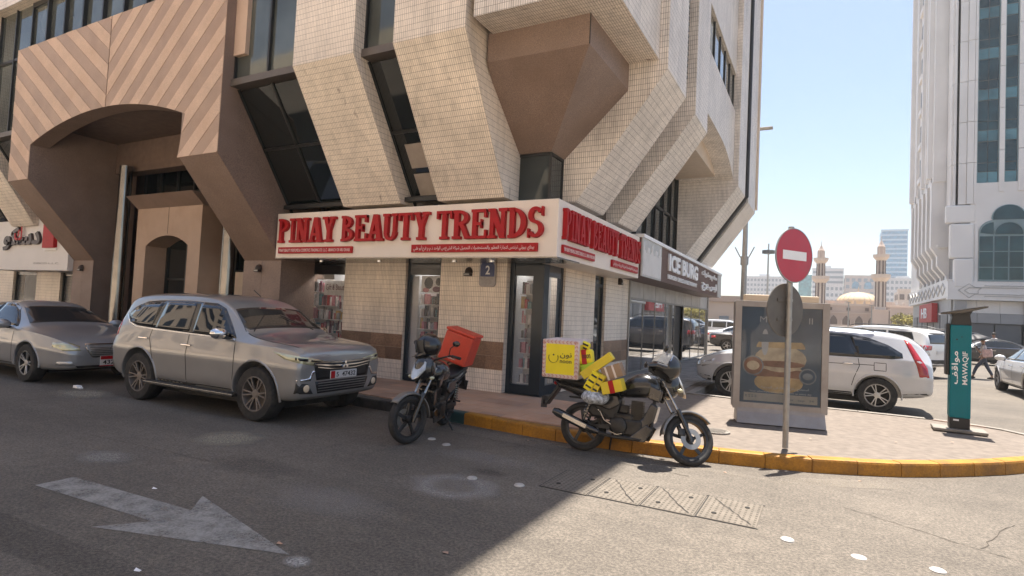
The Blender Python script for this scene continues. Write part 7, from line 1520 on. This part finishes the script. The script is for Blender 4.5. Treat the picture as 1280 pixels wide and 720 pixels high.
# ================================================================== PEOPLE
M['skin'] = mat('skin', (.30, .17, .11), .6, var=.05); M['hair'] = mat('dark_hair', (.015, .012, .010), .6); M['jeans'] = mat('dark_blue_jeans', (.05, .06, .085), .85, var=.15); M['shirt_w'] = mat('white_shirt', (.62, .60, .58), .8, var=.05); M['shirt_p'] = mat('pale_top', (.50, .44, .42), .8, var=.08); M['bagp'] = mat('pink_white_bag', (.55, .38, .36), .7, var=.25, scale=14); M['shoe'] = mat('dark_shoe', (.03, .028, .026), .6); M['umb_b'] = mat('black_umbrella_cloth', (.02, .02, .024), .6); M['umb_w'] = mat('silver_umbrella_cloth', (.55, .56, .58), .45, var=.05)
def skin(name, joints, bones, m, parent, lvl=2):
    me = bpy.data.meshes.new(name); me.from_pydata([j[0] for j in joints], bones, []); o = bpy.data.objects.new(name, me); COL.objects.link(o); o.parent = parent
    s = o.modifiers.new('skin', 'SKIN'); s.use_smooth_shade = True
    for i, j in enumerate(joints): me.skin_vertices[0].data[i].radius = (j[1], j[2] if len(j) > 2 else j[1])
    me.skin_vertices[0].data[0].use_root = True
    ss = o.modifiers.new('sub', 'SUBSURF'); ss.levels = ss.render_levels = lvl
    dg = bpy.context.evaluated_depsgraph_get(); bpy.context.view_layer.update(); nm = bpy.data.meshes.new_from_object(o.evaluated_get(bpy.context.evaluated_depsgraph_get())); bpy.data.objects.remove(o)
    nm.materials.clear(); o = link(name, nm, m, None, smooth=True, ang=180); o.parent = parent; return o
def person(label, loc, yaw, top, legs, arms, bottom='jeans'):
    """faces local +x; legs = foot x offsets, arms = hand positions"""
    t = thing('person', label, 'person', (0, 0, 0), 'people in the car park'); t.location = loc; t.rotation_euler = (0, 0, yaw)
    J = [((0, 0, .92), .12, .15), ((0, 0, 1.12), .11, .135), ((.0, 0, 1.34), .115, .165), ((.01, 0, 1.46), .055), ((.02, 0, 1.52), .05), ((.03, 0, 1.60), .085), ((.03, 0, 1.68), .075)]; Bn = [(i, i + 1) for i in range(6)]
    for s, (hx, hy, hz), (ex, ey, ez) in zip((1, -1), arms[0::2], arms[1::2]):
        k = len(J); J += [((0, s * .19, 1.40), .05), ((ex, ey, ez), .038), ((hx, hy, hz), .026)]; Bn += [(2, k), (k, k + 1), (k + 1, k + 2)]
        f0 = Vector((hx, hy, hz)); dr = (f0 - Vector((ex, ey, ez))).normalized()
        for q in range(4): k2 = len(J); J += [(tuple(f0 + dr * .05 + Vector((0, (q - 1.5) * .018, 0))), .010), (tuple(f0 + dr * (.10 - .012 * abs(q - 1.5)) + Vector((0, (q - 1.5) * .018, -.01))), .008)]; Bn += [(k + 2, k2), (k2, k2 + 1)]
        k2 = len(J); J += [(tuple(f0 + dr * .03 + Vector((.03, 0, 0))), .010)]; Bn += [(k + 2, k2)]
    for s, fx in zip((1, -1), legs):
        k = len(J); kn = fx * .55 + .04; J += [((0, s * .09, .88), .085), ((kn, s * .09, .50), .058), ((fx, s * .09, .10), .040), ((fx + .12, s * .09, .05), .035)]; Bn += [(0, k), (k, k + 1), (k + 1, k + 2), (k + 2, k + 3)]
    skin('body', J, Bn, 'skin', t)
    L = [((0, 0, .94), .14, .17), ((0, 0, .86), .12, .15)]; LB = [(0, 1)]
    for s, fx in zip((1, -1), legs): k = len(L); L += [((0, s * .095, .80), .095), ((fx * .55 + .04, s * .09, .50), .072), ((fx, s * .09, .16), .056)]; LB += [(1, k), (k, k + 1), (k + 1, k + 2)]
    skin('trousers', L, LB, bottom, t)
    T = [((0, 0, .94), .145, .17), ((0, 0, 1.12), .13, .155), ((0, 0, 1.34), .135, .185), ((.01, 0, 1.44), .08)]; TB = [(0, 1), (1, 2), (2, 3)]
    for s, (ex, ey, ez) in zip((1, -1), arms[1::2]): k = len(T); T += [((0, s * .19, 1.39), .066), ((ex * .9, lerp(s * .19, ey, .9), lerp(1.39, ez, .9)), .052)]; TB += [(2, k), (k, k + 1)]
    skin('top', T, TB, top, t)
    o = MB().ball((.015, 0, 1.675), .105, .092, .105, n=16, m=10, z0=-.35).build('hair', 'hair', None, smooth=True); o.parent = t
    for s, fx in zip((1, -1), legs): o = MB().ball((fx + .05, s * .09, .045), .14, .05, .05, n=12, m=6, z0=-.9).build('shoe', 'shoe', None, smooth=True); o.parent = t
    f = MB()
    for s in (-1, 1): f.ball((.108, s * .03, 1.625), .008, .012, .008, n=8, m=5)
    o = f.build('eyes', 'hair', None); o.parent = t; o = MB().ball((.122, 0, 1.60), .016, .012, .018, n=8, m=5).build('nose', 'skin', None, smooth=True); o.parent = t
    return t
p1 = person('person with a patterned pink bag walking left under a black and silver umbrella', (5.25, 27.0, 0), R(165), 'shirt_p', (.34, -.30), ((.22, .14, 1.28), (.10, .24, 1.12), (.12, -.22, .95), (-.05, -.27, 1.14)))
p1.scale = (.86, .86, .86)
um = thing('umbrella', 'open umbrella, black outside with a silver panel, held over the walking person', 'umbrella', (5.05, 26.9, 1.1)); UM = Matrix.Translation((5.02, 26.9, 1.02)) @ Matrix.Scale(.9, 4) @ Matrix.Rotation(R(-14), 4, 'Y')
MB().cyl((0, 0, -.05), (0, 0, .70), .01, 8).xf(UM).build('shaft', 'steel', um)
for k in range(8):
    a0, a1 = k * math.pi / 4, (k + 1) * math.pi / 4; vs = []
    for q in range(6):
        rr_ = .56 * q / 5
        for j in range(4): a = a0 + (a1 - a0) * j / 3; sag = 1 - .035 * math.sin(math.pi * j / 3) * q / 5; vs.append((rr_ * math.cos(a) * sag, rr_ * math.sin(a) * sag, .68 - .24 * (q / 5) ** 2))
    o = MB().add(vs, [(4 * q + j, 4 * q + j + 1, 4 * q + j + 5, 4 * q + j + 4) for q in range(5) for j in range(3)]).xf(UM).build('panel', 'umb_w' if k in (3, 4) else 'umb_b', um, smooth=True); sm = o.modifiers.new('t', 'SOLIDIFY'); sm.thickness = .004
    MB().cyl((.02 * math.cos(a0), .02 * math.sin(a0), .67), (.55 * math.cos(a0), .55 * math.sin(a0), .435), .004, 5).xf(UM).build('rib', 'steel', um)
bg = MB().box(-.17, .17, -.09, .09, -.17, .17); tg = bg.build('shoulder_bag', 'bagp', None, bevel=.04); tg.scale = (.85, .85, .85); tg.location = (5.32, 26.8, .96); tg.rotation_euler = (0, R(6), R(165)); tag(tg, 'pink and white patterned bag on the walking person by the umbrella', 'bag')
p2 = person('person in a white shirt standing behind the black sedan at the far right', (8.55, 41.6, 0), R(200), 'shirt_w', (.08, -.06), ((.12, .24, .92), (.0, .27, 1.14), (.12, -.24, .92), (0, -.27, 1.14)))
# ================================================================== AIR
hz = MB().box(-640, 640, -85, 740, -1.4, 78).build('haze', None); stuff(hz)
hm = bpy.data.materials.new('dusty_air'); hm.use_nodes = True; hn, hl_ = nodes(hm); hn.remove(hn['Principled BSDF'])
pvn = hn.new('ShaderNodeVolumePrincipled'); pvn.inputs['Color'].default_value = (.90, .89, .88, 1); pvn.inputs['Density'].default_value = .0007; pvn.inputs['Anisotropy'].default_value = .3
hl_.new(pvn.outputs[0], hn['Material Output'].inputs['Volume']); hz.data.materials.append(hm)
